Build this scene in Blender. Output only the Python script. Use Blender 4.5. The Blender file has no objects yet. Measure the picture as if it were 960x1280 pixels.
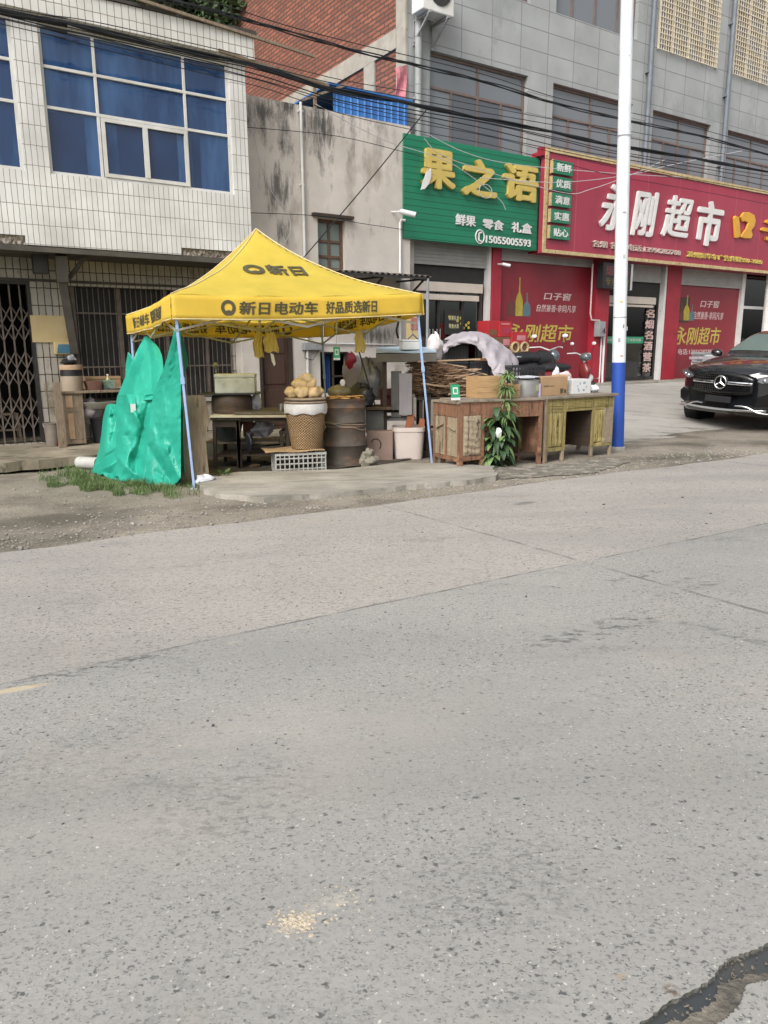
EXPO = 0.5
import bpy, bmesh, math, random
from mathutils import Vector, Matrix
PI = math.pi
# ---------------------------------------------------------------- camera geometry
FPX, TH, RO, ZC = 930.0, math.atan(199/930.0), 0.006, 1.5
_f = Vector((0, math.cos(TH), -math.sin(TH))); _r0 = Vector((1, 0, 0)); _u0 = Vector((0, math.sin(TH), math.cos(TH)))
_r = _r0*math.cos(RO) - _u0*math.sin(RO); _u = _u0*math.cos(RO) + _r0*math.sin(RO)
CAM = Vector((0, 0, ZC))
def ray(px, py): return (_r*(px-480) + _u*(640-py) + _f*FPX).normalized()
def at(px, py, Y):
    d = ray(px, py); return CAM + d*(Y/d.y)
# frontage frame: x along the shop fronts, y into the buildings, z up
O = Vector((-5.4, 11.85, 0)); FA = math.radians(33.5); CA, SA = math.cos(FA), math.sin(FA)
def loc(p):
    x, y = p[0]-O.x, p[1]-O.y; return (x*CA+y*SA, -x*SA+y*CA)
def wor(s, yy, z=0): return Vector((O.x+s*CA-yy*SA, O.y+s*SA+yy*CA, z))
def F(px, py, d=0.0):
    r = ray(px, py); n = Vector((-SA, CA, 0)); t = ((O - CAM).dot(n) - d)/r.dot(n); p = CAM + r*t
    return loc(p)[0], p.z
def sm(a, b, x):
    t = max(0, min(1, (x-a)/(b-a))); return t*t*(3-2*t)
def G(x, y):
    z = -1.27 + .019*x - .0201*y + ZC
    if y > 40 or abs(x) > 60:
        f = max(0, y-40)*.0201; z += f
    s, yy = loc((x, y)); d = -yy
    t = max(0, min(1.0, (4.9-d)/4.9))
    return z + .80*(t**1.05)*sm(7.4, 10.0, s)
def gnd(px, py):
    r = ray(px, py); lo, hi = 1.0, 200.0
    for _ in range(60):
        m = (lo+hi)/2; p = CAM + r*m
        if p.z > G(p.x, p.y): lo = m
        else: hi = m
    p = CAM + r*lo; return Vector((p.x, p.y, G(p.x, p.y)))
RA = math.radians(90-59.25)           # road direction angle
RU = (math.cos(RA), math.sin(RA)); RV = (-RU[1], RU[0])
# ---------------------------------------------------------------- scene basics
sc = bpy.context.scene; COL = sc.collection
RN = random.Random(7)
def proj_plane(px, py, P0, n):
    r = ray(px, py); t = (Vector(P0)-CAM).dot(n)/r.dot(n); return CAM + r*t
# ---------------------------------------------------------------- mesh builder
class MB:
    def __init__(s): s.v = []; s.f = []
    def add(s, vs, fs):
        k = len(s.v); s.v += [tuple(v) for v in vs]; s.f += [tuple(i+k for i in f) for f in fs]; return s
    def quad(s, *p): return s.add(p, [tuple(range(len(p)))])
    def box(s, x0, x1, y0, y1, z0, z1, M=None):
        vs = [Vector(q) for q in ((x0,y0,z0),(x1,y0,z0),(x1,y1,z0),(x0,y1,z0),(x0,y0,z1),(x1,y0,z1),(x1,y1,z1),(x0,y1,z1))]
        if M is not None: vs = [M @ q for q in vs]
        return s.add(vs, [(0,3,2,1),(4,5,6,7),(0,1,5,4),(1,2,6,5),(2,3,7,6),(3,0,4,7)])
    def bar(s, a, b, w, h=None, up=(0,0,1)):
        a, b = Vector(a), Vector(b); h = h or w; d = (b-a).normalized(); u = Vector(up)
        x = d.cross(u)
        if x.length < 1e-4: x = d.cross(Vector((1,0,0)))
        x.normalize(); y = x.cross(d); vs = []
        for p in (a, b):
            for i, j in ((-1,-1),(1,-1),(1,1),(-1,1)): vs.append(p + x*(i*w/2) + y*(j*h/2))
        return s.add(vs, [(3,2,1,0),(4,5,6,7),(0,1,5,4),(1,2,6,5),(2,3,7,6),(3,0,4,7)])
    def tube(s, pts, r, n=8, closed=False):
        pts = [Vector(p) for p in pts]; m = len(pts); rs = r if isinstance(r, (list, tuple)) else [r]*m
        vs = []; ref = None
        for i, p in enumerate(pts):
            if closed: t = pts[(i+1) % m] - pts[i-1]
            else: t = pts[min(i+1, m-1)] - pts[max(i-1, 0)]
            t = t.normalized() if t.length > 1e-9 else Vector((0,0,1))
            if ref is None:
                ref = Vector((0,0,1)) if abs(t.z) < .9 else Vector((1,0,0))
            x = t.cross(ref)
            if x.length < 1e-5: x = t.cross(Vector((.3,1,.2)))
            x.normalize(); y = x.cross(t); ref = y
            for k in range(n):
                a = 2*PI*k/n; vs.append(p + x*(math.cos(a)*rs[i]) + y*(math.sin(a)*rs[i]))
        fs = []
        for i in range(m if closed else m-1):
            j = (i+1) % m
            for k in range(n):
                l = (k+1) % n; fs.append((i*n+k, j*n+k, j*n+l, i*n+l))
        if not closed: fs += [tuple(range(n)), tuple(reversed(range((m-1)*n, m*n)))]
        return s.add(vs, fs)
    def lathe(s, prof, n=24, c=(0,0), sq=None, cap=True):
        vs = []; fs = []
        for r, z in prof:
            for k in range(n):
                a = 2*PI*k/n; q = 1.0
                if sq: q = 1/max(abs(math.cos(a))**sq+abs(math.sin(a))**sq, 1e-6)**(1/sq)
                vs.append((c[0]+r*q*math.cos(a), c[1]+r*q*math.sin(a), z))
        for i in range(len(prof)-1):
            for k in range(n):
                l = (k+1) % n; fs.append((i*n+k, i*n+l, (i+1)*n+l, (i+1)*n+k))
        if cap: fs += [tuple(reversed(range(n))), tuple(range((len(prof)-1)*n, len(prof)*n))]
        return s.add(vs, fs)
    def grid(s, nu, nv, fn):
        vs = [fn(i/nu, j/nv) for j in range(nv+1) for i in range(nu+1)]
        fs = [(j*(nu+1)+i, j*(nu+1)+i+1, (j+1)*(nu+1)+i+1, (j+1)*(nu+1)+i) for j in range(nv) for i in range(nu)]
        return s.add(vs, fs)
    def blob(s, c, rx, ry, rz, nz=.12, seed=0, nu=14, nv=9, crease=0):
        R = random.Random(seed); ph = [R.uniform(0, 6.3) for _ in range(8)]; vs = []; fs = []
        for j in range(nv+1):
            b = PI*j/nv
            for i in range(nu):
                a = 2*PI*i/nu
                k = 1 + nz*(math.sin(2*a+ph[0]+2*b) + math.sin(3*a+ph[1]-b) + .7*math.sin(5*b+ph[2]+a) + .6*math.sin(7*a+ph[3]+3*b))/2
                if crease: k += crease*(R.random()-.5)
                vs.append((c[0]+rx*k*math.sin(b)*math.cos(a), c[1]+ry*k*math.sin(b)*math.sin(a), c[2]+rz*k*math.cos(b)))
        for j in range(nv):
            for i in range(nu):
                l = (i+1) % nu; fs.append((j*nu+i, (j+1)*nu+i, (j+1)*nu+l, j*nu+l))
        return s.add(vs, fs)
    def prism(s, poly, a0, a1, ax='y'):
        def m(p, a): return {'y': (p[0], a, p[1]), 'z': (p[0], p[1], a), 'x': (a, p[0], p[1])}[ax]
        n = len(poly); vs = [m(p, a0) for p in poly] + [m(p, a1) for p in poly]
        return s.add(vs, [tuple(range(n)), tuple(reversed(range(n, 2*n)))] + [(i, i+n, (i+1) % n+n, (i+1) % n) for i in range(n)])
    def wall(s, s0, s1, z0, z1, y0, y1, holes, zg=None):
        xs = sorted({s0, s1} | {h[0] for h in holes} | {h[1] for h in holes}); zs = sorted({z0, z1} | {h[2] for h in holes} | {h[3] for h in holes})
        xs = [x for x in xs if s0 <= x <= s1]; zs = [z for z in zs if z0 <= z <= z1]
        def solid(i, j):
            if i < 0 or j < 0 or i >= len(xs)-1 or j >= len(zs)-1: return False
            cx, cz = (xs[i]+xs[i+1])/2, (zs[j]+zs[j+1])/2
            return not any(h[0] < cx < h[1] and h[2] < cz < h[3] for h in holes)
        for i in range(len(xs)-1):
            for j in range(len(zs)-1):
                if not solid(i, j): continue
                a, b, c, d = xs[i], xs[i+1], zs[j], zs[j+1]
                s.quad((a,y0,c),(b,y0,c),(b,y0,d),(a,y0,d)); s.quad((b,y1,c),(a,y1,c),(a,y1,d),(b,y1,d))
                if not solid(i-1, j): s.quad((a,y1,c),(a,y0,c),(a,y0,d),(a,y1,d))
                if not solid(i+1, j): s.quad((b,y0,c),(b,y1,c),(b,y1,d),(b,y0,d))
                if not solid(i, j-1): s.quad((a,y1,c),(b,y1,c),(b,y0,c),(a,y0,c))
                if not solid(i, j+1): s.quad((a,y0,d),(b,y0,d),(b,y1,d),(a,y1,d))
        return s
def mesh_obj(name, mb, m, parent=None, off=(0,0,0), loc=(0,0,0), rotz=0, bevel=0, smooth=None, solid=0, sub=0, fix=True):
    me = bpy.data.meshes.new(name); o = Vector(off)
    me.from_pydata([tuple(Vector(v)-o) for v in mb.v], [], mb.f); me.validate()
    if fix:
        b = bmesh.new(); b.from_mesh(me); bmesh.ops.remove_doubles(b, verts=b.verts, dist=1e-5); bmesh.ops.recalc_face_normals(b, faces=b.faces); b.to_mesh(me); b.free()
    if m is not None: me.materials.append(m)
    if smooth is not None:
        me.polygons.foreach_set('use_smooth', [True]*len(me.polygons)); me.set_sharp_from_angle(angle=math.radians(smooth))
    ob = bpy.data.objects.new(name, me); COL.objects.link(ob)
    ob.location = loc; ob.rotation_euler = (0, 0, rotz)
    if parent is not None: ob.parent = parent
    if solid:
        k = ob.modifiers.new('s', 'SOLIDIFY'); k.thickness = solid; k.offset = 0
    if bevel:
        k = ob.modifiers.new('b', 'BEVEL'); k.width = bevel; k.segments = 2; k.limit_method = 'ANGLE'; k.angle_limit = math.radians(40)
    if sub:
        k = ob.modifiers.new('u', 'SUBSURF'); k.levels = sub; k.render_levels = sub
    return ob
def tag(o, label=None, cat=None, group=None, kind=None):
    if label: o['label'] = label
    if cat: o['category'] = cat
    if group: o['group'] = group
    if kind: o['kind'] = kind
    return o
class Th:
    """a thing: an Empty at its base; parts are authored in its frame (off = base in that frame)"""
    def __init__(s, name, label, cat, loc=(0,0,0), rotz=0, group=None, off=(0,0,0)):
        s.o = bpy.data.objects.new(name, None); COL.objects.link(s.o); s.o.empty_display_size = .1
        s.o.location = loc; s.o.rotation_euler = (0,0,rotz); tag(s.o, label, cat, group); s.off = off
    def part(s, name, mb, m, parent=None, label=None, **k):
        ob = mesh_obj(name, mb, m, parent or s.o, s.off, **k)
        if label: ob['label'] = label
        return ob
def fth(name, label, cat, s0, y0, z0, group=None):
    """a thing on the frontage, authored in frontage coordinates"""
    return Th(name, label, cat, wor(s0, y0, z0), FA, group, (s0, y0, z0))
def gth(name, label, cat, px, py, rotz=0, group=None, dz=0):
    p = gnd(px, py); return Th(name, label, cat, (p.x, p.y, p.z+dz), rotz, group)
def one(name, label, cat, mb, m, loc=(0,0,0), rotz=0, group=None, **k):
    return tag(mesh_obj(name, mb, m, None, loc=loc, rotz=rotz, **k), label, cat, group)
def copy_tree(o, parent=None):
    c = o.copy(); COL.objects.link(c); c.parent = parent
    for ch in list(o.children): copy_tree(ch, c)
    return c
def struct(name, mb, m, **k):
    o = mesh_obj(name, mb, m, **k); o['kind'] = 'structure'; return o
# ---------------------------------------------------------------- materials
def srgb(r, g, b): return tuple((c/12.92 if c <= .04045 else ((c+.055)/1.055)**2.4) for c in (r/255, g/255, b/255))
class NT:
    def __init__(s, name):
        s.m = bpy.data.materials.new(name); s.m.use_nodes = True; s.t = s.m.node_tree; s.n = s.t.nodes; s.n.clear()
        s.out = s.n.new('ShaderNodeOutputMaterial'); s.p = s.n.new('ShaderNodeBsdfPrincipled'); s.t.links.new(s.p.outputs[0], s.out.inputs[0]); s.tc = None
    def L(s, a, b): s.t.links.new(a, b)
    def co(s, scale=(1,1,1), rot=(0,0,0), w=False):
        if w:
            src = s.n.new('ShaderNodeNewGeometry').outputs['Position']
        else:
            s.tc = s.tc or s.n.new('ShaderNodeTexCoord'); src = s.tc.outputs['Object']
        m = s.n.new('ShaderNodeMapping'); m.inputs['Scale'].default_value = scale; m.inputs['Rotation'].default_value = rot
        s.L(src, m.inputs[0]); return m.outputs[0]
    def noise(s, v, sc_, det=4, ro=.55, dist=0):
        n = s.n.new('ShaderNodeTexNoise'); n.inputs['Scale'].default_value = sc_; n.inputs['Detail'].default_value = det; n.inputs['Roughness'].default_value = ro; n.inputs['Distortion'].default_value = dist
        s.L(v, n.inputs['Vector']); return n.outputs['Fac']
    def vor(s, v, sc_, feat='F1', out='Distance'):
        n = s.n.new('ShaderNodeTexVoronoi'); n.feature = feat; n.inputs['Scale'].default_value = sc_; s.L(v, n.inputs['Vector']); return n.outputs[out]
    def ramp(s, f, a, b, ca=(0,0,0), cb=(1,1,1)):
        n = s.n.new('ShaderNodeValToRGB'); e = n.color_ramp.elements; e[0].position = a; e[1].position = b
        e[0].color = (*ca, 1); e[1].color = (*cb, 1); s.L(f, n.inputs[0]); return n.outputs[0]
    def mix(s, f, a, b, mode='MIX'):
        n = s.n.new('ShaderNodeMix'); n.data_type = 'RGBA'; n.blend_type = mode
        if isinstance(f, (int, float)): n.inputs[0].default_value = f
        else: s.L(f, n.inputs[0])
        for i, c in ((6, a), (7, b)):
            if isinstance(c, tuple): n.inputs[i].default_value = (*c, 1)
            else: s.L(c, n.inputs[i])
        return n.outputs[2]
    def warp(s, v, sc_, amt):
        n = s.n.new('ShaderNodeTexNoise'); n.inputs['Scale'].default_value = sc_; n.inputs['Detail'].default_value = 3; s.L(v, n.inputs['Vector'])
        m = s.n.new('ShaderNodeVectorMath'); m.operation = 'MULTIPLY_ADD'; s.L(n.outputs['Color'], m.inputs[0]); m.inputs[1].default_value = (amt,)*3; s.L(v, m.inputs[2]); return m.outputs[0]
    def dots(s, v, sc_, r, keep, soft=.3):
        n = s.n.new('ShaderNodeTexVoronoi'); n.inputs['Scale'].default_value = sc_; s.L(v, n.inputs['Vector'])
        a = s.ramp(n.outputs['Distance'], r*(1-soft), r, (1,1,1), (0,0,0)); k = s.math('LESS_THAN', s.sep(n.outputs['Color'])[0], keep); return s.math('MULTIPLY', a, k)
    def math(s, op, a, b=0.0, c=None, clamp=False):
        n = s.n.new('ShaderNodeMath'); n.operation = op; n.use_clamp = clamp
        for i, x in enumerate((a, b) if c is None else (a, b, c)):
            if isinstance(x, (int, float)): n.inputs[i].default_value = x
            else: s.L(x, n.inputs[i])
        return n.outputs[0]
    def sep(s, v):
        n = s.n.new('ShaderNodeSeparateXYZ'); s.L(v, n.inputs[0]); return n.outputs
    def comb(s, x, y, z=0.0):
        n = s.n.new('ShaderNodeCombineXYZ')
        for i, a in enumerate((x, y, z)):
            if isinstance(a, (int, float)): n.inputs[i].default_value = a
            else: s.L(a, n.inputs[i])
        return n.outputs[0]
    def bump(s, h, st=.3, dist=.01):
        n = s.n.new('ShaderNodeBump'); n.inputs['Strength'].default_value = st; n.inputs['Distance'].default_value = dist; s.L(h, n.inputs['Height']); s.L(n.outputs[0], s.p.inputs['Normal']); return n
    def fin(s, col, rough=.8, metal=0, spec=.5):
        if isinstance(col, tuple): s.p.inputs['Base Color'].default_value = (*col, 1)
        else: s.L(col, s.p.inputs['Base Color'])
        if isinstance(rough, (int, float)): s.p.inputs['Roughness'].default_value = rough
        else: s.L(rough, s.p.inputs['Roughness'])
        s.p.inputs['Metallic'].default_value = metal; s.p.inputs['Specular IOR Level'].default_value = spec
        return s.m
def mat(name, c1, c2=None, sc_=6, rough=.75, bump=.15, bs=40, stretch=(1,1,1), c3=None, s3=3, t3=.6, w3=.08, metal=0, spec=.5, st3=(1,1,1)):
    t = NT(name); c2 = c2 or tuple(x*.72 for x in c1); v = t.co(stretch)
    col = t.ramp(t.noise(v, sc_, 5), .3, .7, c1, c2)
    if c3: col = t.mix(t.ramp(t.noise(t.co(st3), s3, 6, .65), t3, t3+w3), col, c3)
    if bump: t.bump(t.noise(v, bs, 3), bump, .01)
    return t.fin(col, rough, metal, spec)
def glass(name, tint=(.5,.55,.55), clear=.75, rough=.02):
    t = NT(name); t.n.remove(t.p); tr = t.n.new('ShaderNodeBsdfTransparent'); tr.inputs[0].default_value = (*tint, 1)
    g = t.n.new('ShaderNodeBsdfGlossy'); g.inputs['Roughness'].default_value = rough; g.inputs[0].default_value = (.9,.9,.9,1)
    f = t.n.new('ShaderNodeFresnel'); f.inputs[0].default_value = 1.5
    a = t.math('ADD', f.outputs[0], 1-clear, clamp=True); mx = t.n.new('ShaderNodeMixShader'); t.L(a, mx.inputs[0]); t.L(tr.outputs[0], mx.inputs[1]); t.L(g.outputs[0], mx.inputs[2]); t.L(mx.outputs[0], t.out.inputs[0]); return t.m
def tilemat(name, tile, tile2, mortar, bw, rh, ms, axes='xz', offs=0.0, dirt=None, dt=.62, warp=.004, rough=.35, bump=.4, ds=2.0, dst=(1,1,.5), spec=.5, sq=1):
    t = NT(name); x = t.sep(t.co())
    a = x[0] if axes[0] == 'x' else x[1]; nv = t.co()
    wa = t.math('MULTIPLY', t.math('SUBTRACT', t.noise(nv, 9, 2), .5), warp*8)
    b = t.n.new('ShaderNodeTexBrick'); b.offset = offs; b.inputs['Scale'].default_value = 1; b.inputs['Brick Width'].default_value = bw; b.inputs['Row Height'].default_value = rh; b.inputs['Mortar Size'].default_value = ms; b.inputs['Mortar Smooth'].default_value = .15; b.inputs['Bias'].default_value = 0
    b.inputs['Color1'].default_value = (*tile, 1); b.inputs['Color2'].default_value = (*tile2, 1); b.inputs['Mortar'].default_value = (*mortar, 1)
    t.L(t.comb(t.math('ADD', a, wa), t.math('ADD', x[2], wa)), b.inputs['Vector'])
    col = t.mix(t.ramp(t.noise(nv, 1.3, 4), .35, .7), b.outputs['Color'], t.mix(.35, b.outputs['Color'], mortar))
    if dirt: col = t.mix(t.ramp(t.noise(t.co(dst), ds, 7, .7), dt, dt+.1), col, dirt)
    t.bump(t.math('SUBTRACT', 1.0, b.outputs['Fac']), bump, .006)
    return t.fin(col, rough, 0, spec)
M = {}
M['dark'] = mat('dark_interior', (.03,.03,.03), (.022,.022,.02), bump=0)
M['black_metal'] = mat('black_metal', (.02,.02,.02), (.035,.03,.028), rough=.5)
M['black_plastic'] = mat('black_plastic', (.014,.015,.018), (.02,.02,.022), rough=.45, bump=.05)
M['white_metal'] = mat('white_metal', (.7,.7,.68), (.55,.54,.5), sc_=3, rough=.45, bump=.03, c3=(.3,.24,.16), s3=9, t3=.66)
M['alu'] = mat('aluminium', (.55,.55,.54), (.42,.42,.42), rough=.4, bump=.03, metal=.2)
M['steel'] = mat('stainless', (.6,.6,.6), (.48,.48,.48), rough=.28, bump=.03, metal=.9)
M['grey_metal'] = mat('grey_metal', (.3,.31,.32), (.22,.22,.23), rough=.5, bump=.05)
M['rust'] = mat('rusty', (.10,.055,.03), (.05,.035,.025), sc_=8, rough=.85, c3=(.16,.13,.11), s3=4, t3=.58)
M['wood_dark'] = mat('dark_wood', (.055,.035,.022), (.03,.022,.016), sc_=6, stretch=(1,1,7), rough=.7)
M['wood'] = mat('wood', (.36,.22,.11), (.22,.12,.055), sc_=7, stretch=(1,6,8), rough=.7, c3=(.12,.075,.04), s3=4, t3=.62)
M['wood_grey'] = mat('weathered_wood', (.27,.21,.15), (.16,.12,.085), sc_=7, stretch=(5,5,1), rough=.85, c3=(.08,.06,.045), s3=4, t3=.6, st3=(6,6,1))
M['stick'] = mat('sticks', (.30,.19,.11), (.12,.07,.04), sc_=9, rough=.85)
M['plastic_white'] = mat('white_plastic', (.72,.73,.72), (.6,.6,.6), sc_=3, rough=.4, bump=.03)
M['foam'] = mat('foam_white', (.74,.76,.72), (.5,.52,.44), sc_=5, rough=.8, c3=(.16,.18,.12), s3=11, t3=.62, w3=.12)
M['bag'] = mat('plastic_bag', (.62,.63,.66), (.45,.46,.52), sc_=8, rough=.35, bump=.9, bs=14)
M['cardboard'] = mat('cardboard', (.42,.28,.16), (.34,.22,.12), sc_=4, rough=.85, bump=.05)
M['black_bag'] = mat('black_bag', (.012,.012,.015), (.03,.03,.035), rough=.22, bump=.9, bs=14)
M['cloth_lilac'] = mat('lilac_cover', (.42,.385,.41), (.31,.285,.31), sc_=5, rough=.8, bump=.3, bs=12)
M['red_paint'] = mat('red_paint', (.35,.022,.04), (.27,.018,.032), sc_=3, rough=.45, bump=.05, c3=(.22,.012,.02), s3=3, t3=.64)
M['concrete'] = mat('concrete', (.40,.385,.35), (.29,.275,.25), sc_=2.5, rough=.9, bump=.25, c3=(.16,.145,.12), s3=2.5, t3=.6, w3=.15)
# ---------------------------------------------------------------- lettering (built-in font)
def text_mb(txt, bold=.02, ext=.01, shear=0, rough=0, res=3):
    cu = bpy.data.curves.new('t', 'FONT'); cu.body = txt; cu.size = 1; cu.extrude = ext; cu.offset = bold; cu.shear = shear; cu.resolution_u = res; cu.fill_mode = 'BOTH' if ext else 'FRONT'
    ob = bpy.data.objects.new('t', cu); COL.objects.link(ob); dg = bpy.context.evaluated_depsgraph_get(); dg.update()
    me = ob.evaluated_get(dg).to_mesh(); vs = [tuple(v.co) for v in me.vertices]; fs = [tuple(p.vertices) for p in me.polygons]
    ob.evaluated_get(dg).to_mesh_clear(); bpy.data.objects.remove(ob); bpy.data.curves.remove(cu); return vs, fs
def text_fit(txt, x0, x1, z0, z1, y, depth=.01, bold=.02, shear=0, fn=None, keep=False, bx_=None):
    """lettering standing in the x/z plane, front towards -y, filling the rectangle"""
    v0, f0 = text_mb(txt, 0, .5, shear); vs, fs = [], []
    cp = [(0,0)] if bold < .008 else [(0,0)]+[(bold*math.cos(q), bold*.8*math.sin(q)) for q in [PI*2*i/8+.2 for i in range(8)]]
    for i, (dx, dy) in enumerate(cp):
        n = len(vs); vs += [(a+dx, b+dy, c + (.02*i if c > 0 else 0)) for a, b, c in v0]; fs += [tuple(q+n for q in f) for f in f0]
    ax, bx = min(v[0] for v in vs), max(v[0] for v in vs); ay, by = min(v[1] for v in vs), max(v[1] for v in vs)
    kx, kz = (x1-x0)/(bx-ax), (z1-z0)/(by-ay); out = []
    for v in vs:
        p = (x0+(v[0]-ax)*kx, y - v[2]*depth, z0+(v[1]-ay)*kz)
        out.append(fn(*p) if fn else p)
    mb = MB(); mb.add(out, fs); return mb
def soft(name, m=None): return M[name]
from mathutils import noise as NZ
# ================================================================ GROUND
def road_mat():
    t = NT('road_concrete'); P = t.co(w=True); x = t.sep(P)
    wob = t.math('MULTIPLY', t.math('SUBTRACT', t.noise(P, .9, 5), .5), .10)
    vv = t.math('ADD', t.math('ADD', t.math('MULTIPLY', x[0], RV[0]), t.math('MULTIPLY', x[1], RV[1])), wob)
    uu = t.math('ADD', t.math('ADD', t.math('MULTIPLY', x[0], RU[0]), t.math('MULTIPLY', x[1], RU[1])), wob)
    base = t.ramp(t.noise(P, .55, 6), .3, .7, (.345,.335,.312), (.29,.283,.267))
    far = t.ramp(vv, 0, 1)                                     # placeholder factor replaced below
    lane = t.math('GREATER_THAN', vv, VJ)
    base = t.mix(t.math('MULTIPLY', lane, .8), base, t.ramp(t.noise(P, .8, 6), .3, .7, (.42,.385,.35), (.35,.325,.297)))
    def patch(px, py, ru, rv, col, k, sc_=14, lo=.5, hi=.62, ang=0.0):
        nonlocal base
        p = gnd(px, py); cu = p.x*RU[0]+p.y*RU[1]; cv = p.x*RV[0]+p.y*RV[1]
        du, dv = t.math('SUBTRACT', uu, cu), t.math('SUBTRACT', vv, cv)
        a = t.math('ADD', t.math('MULTIPLY', du, math.cos(ang)/ru), t.math('MULTIPLY', dv, math.sin(ang)/ru)); b = t.math('SUBTRACT', t.math('MULTIPLY', dv, math.cos(ang)/rv), t.math('MULTIPLY', du, math.sin(ang)/rv))
        q = t.math('SQRT', t.math('ADD', t.math('MULTIPLY', a, a), t.math('MULTIPLY', b, b))); m_ = t.ramp(q, .55, 1.1, (1,1,1), (0,0,0))
        m_ = t.math('MULTIPLY', m_, t.ramp(t.noise(t.co((1,2,1),(0,0,-RA),w=True), sc_, 5, .7), lo, hi)); base = t.mix(t.math('MULTIPLY', m_, k), base, col)
    # worn aggregate: fine dark and pale grains
    st = t.co((1,1.35,1), (0,0,-RA-.25), w=True); den = t.ramp(t.noise(P, .9, 5), .35, .65, (.35,.35,.35), (1,1,1))
    g1 = t.ramp(t.noise(P, 70, 3, .7), .50, .60); base = t.mix(t.math('MULTIPLY', g1, .30), base, (.17,.17,.165))
    W = t.warp(st, 60, .035); WP = t.warp(P, 55, .03)
    g2 = t.dots(W, 95, .42, .50, .5); base = t.mix(t.math('MULTIPLY', t.math('MULTIPLY', g2, den), .8), base, (.075,.08,.08))
    g4 = t.dots(W, 50, .36, .40, .5); base = t.mix(t.math('MULTIPLY', t.math('MULTIPLY', g4, den), .85), base, (.065,.07,.07))
    g6 = t.dots(W, 26, .24, .30, .4); base = t.mix(t.math('MULTIPLY', g6, .85), base, (.06,.065,.065))
    WF = t.warp(t.co((1,2.4,1), (0,0,-RA-.2), w=True), 40, .04); g7 = t.math('MULTIPLY', t.dots(WF, 21, .40, .50, .6), t.math('ADD', t.math('MULTIPLY', lane, .9), .06)); base = t.mix(t.math('MULTIPLY', g7, .6), base, (.12,.115,.11))
    g3 = t.dots(WP, 80, .28, .16, .5); base = t.mix(t.math('MULTIPLY', g3, .8), base, (.58,.56,.51))
    g5 = t.dots(WP, 40, .17, .035, .5); base = t.mix(t.math('MULTIPLY', g5, .9), base, (.66,.64,.58))
    pt = t.ramp(t.noise(t.co((.6,1.3,1), (0,0,-RA), w=True), 2.1, 7, .65), .60, .70); base = t.mix(t.math('MULTIPLY', t.math('MULTIPLY', pt, t.ramp(t.noise(P, 26, 4, .8), .42, .58)), .55), base, (.10,.105,.10))
    s1 = t.ramp(t.noise(P, 1.1, 7, .6), .60, .74); base = t.mix(t.math('MULTIPLY', s1, .28), base, (.46,.39,.31))
    s2 = t.ramp(t.noise(t.co((.35,1.2,1), (0,0,-RA), w=True), .9, 6, .6), .52, .72); base = t.mix(t.math('MULTIPLY', s2, .30), base, (.20,.20,.195))
    dk = (.085,.088,.085)
    patch(752, 786, .62, .12, dk, .85); patch(918, 793, .06, .42, dk, .55, 12, .45, .6, .2); patch(656, 629, .16, .07, dk, .6, 6, .3, .5); patch(800, 718, .35, .06, dk, .8); patch(862, 735, .4, .06, dk, .8)
    patch(100, 838, .5, .08, dk, .8); patch(160, 826, .4, .05, dk, .7); patch(280, 700, .5, .1, dk, .3); patch(290, 1000, .35, .3, dk, .45, 26, .5, .6); patch(620, 1100, .3, .22, dk, .45, 30, .5, .6); patch(120, 950, .5, .3, dk, .4, 24)
    patch(10, 862, .20, .034, (.52,.43,.29), .75, 8, .3, .5, -.08); patch(375, 785, .06, .02, (.5,.43,.30), .4, 14, .4, .55); patch(292, 803, .05, .02, (.5,.43,.30), .4, 14, .4, .55)
    patch(776, 1214, .014, .010, (.36,.25,.15), .6, 60, .42, .55); patch(838, 1228, .02, .02, (.14,.10,.07), .8, 40, .4, .5); patch(372, 1153, .07, .03, (.54,.46,.35), .6, 50, .42, .56); patch(420, 1125, .10, .03, (.5,.46,.38), .5, 26, .45, .55)
    patch(855, 725, .3, .05, dk, .6); patch(700, 870, 1.3, .5, (.24,.235,.225), .35, 3, .4, .6); patch(300, 950, 1.2, .5, (.40,.37,.32), .3, 3, .4, .6)
    tr = t.ramp(t.noise(t.co((.06,1.5,1), (0,0,-RA), w=True), 1.1, 3, .5), .45, .65); base = t.mix(t.math('MULTIPLY', tr, .22), base, (.17,.168,.16))
    # joints
    def line(val, at_, w):
        d = t.math('ABSOLUTE', t.math('SUBTRACT', val, at_)); return t.math('SUBTRACT', 1.0, t.math('SMOOTHSTEP', w*.4, w, d) if False else t.math('MULTIPLY', d, 1/w, clamp=True), clamp=True)
    j = line(vv, VJ, .016)
    for k in range(-4, 6): j = t.math('MAXIMUM', j, line(uu, UJ+k*5.0, .022))
    j = t.math('MULTIPLY', j, t.math('MULTIPLY', t.ramp(t.noise(P, 5, 6, .7), .36, .60), 1.0), clamp=True)
    base = t.mix(t.math('MULTIPLY', j, .85), base, (.075,.075,.07))
    t.bump(t.math('SUBTRACT', t.noise(P, 90, 3, .6), t.math('MULTIPLY', t.math('ADD', g2, t.math('MULTIPLY', j, 3)), .4)), .3, .004)
    return t.fin(base, .88, 0, .3)
pj = gnd(480, 754); VJ = pj.x*RV[0]+pj.y*RV[1]
pj = gnd(480, 632); UJ = pj.x*RU[0]+pj.y*RU[1]
VE = 6.0
def uvw(u, v, dz=0):
    x, y = RU[0]*u+RV[0]*v, RU[1]*u+RV[1]*v; return (x, y, G(x, y)+dz)
def rp(u, v, dz=0):                                            # road plane itself
    x, y = RU[0]*u+RV[0]*v, RU[1]*u+RV[1]*v; return (x, y, -1.27+.019*x-.0201*y+ZC+dz)
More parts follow.
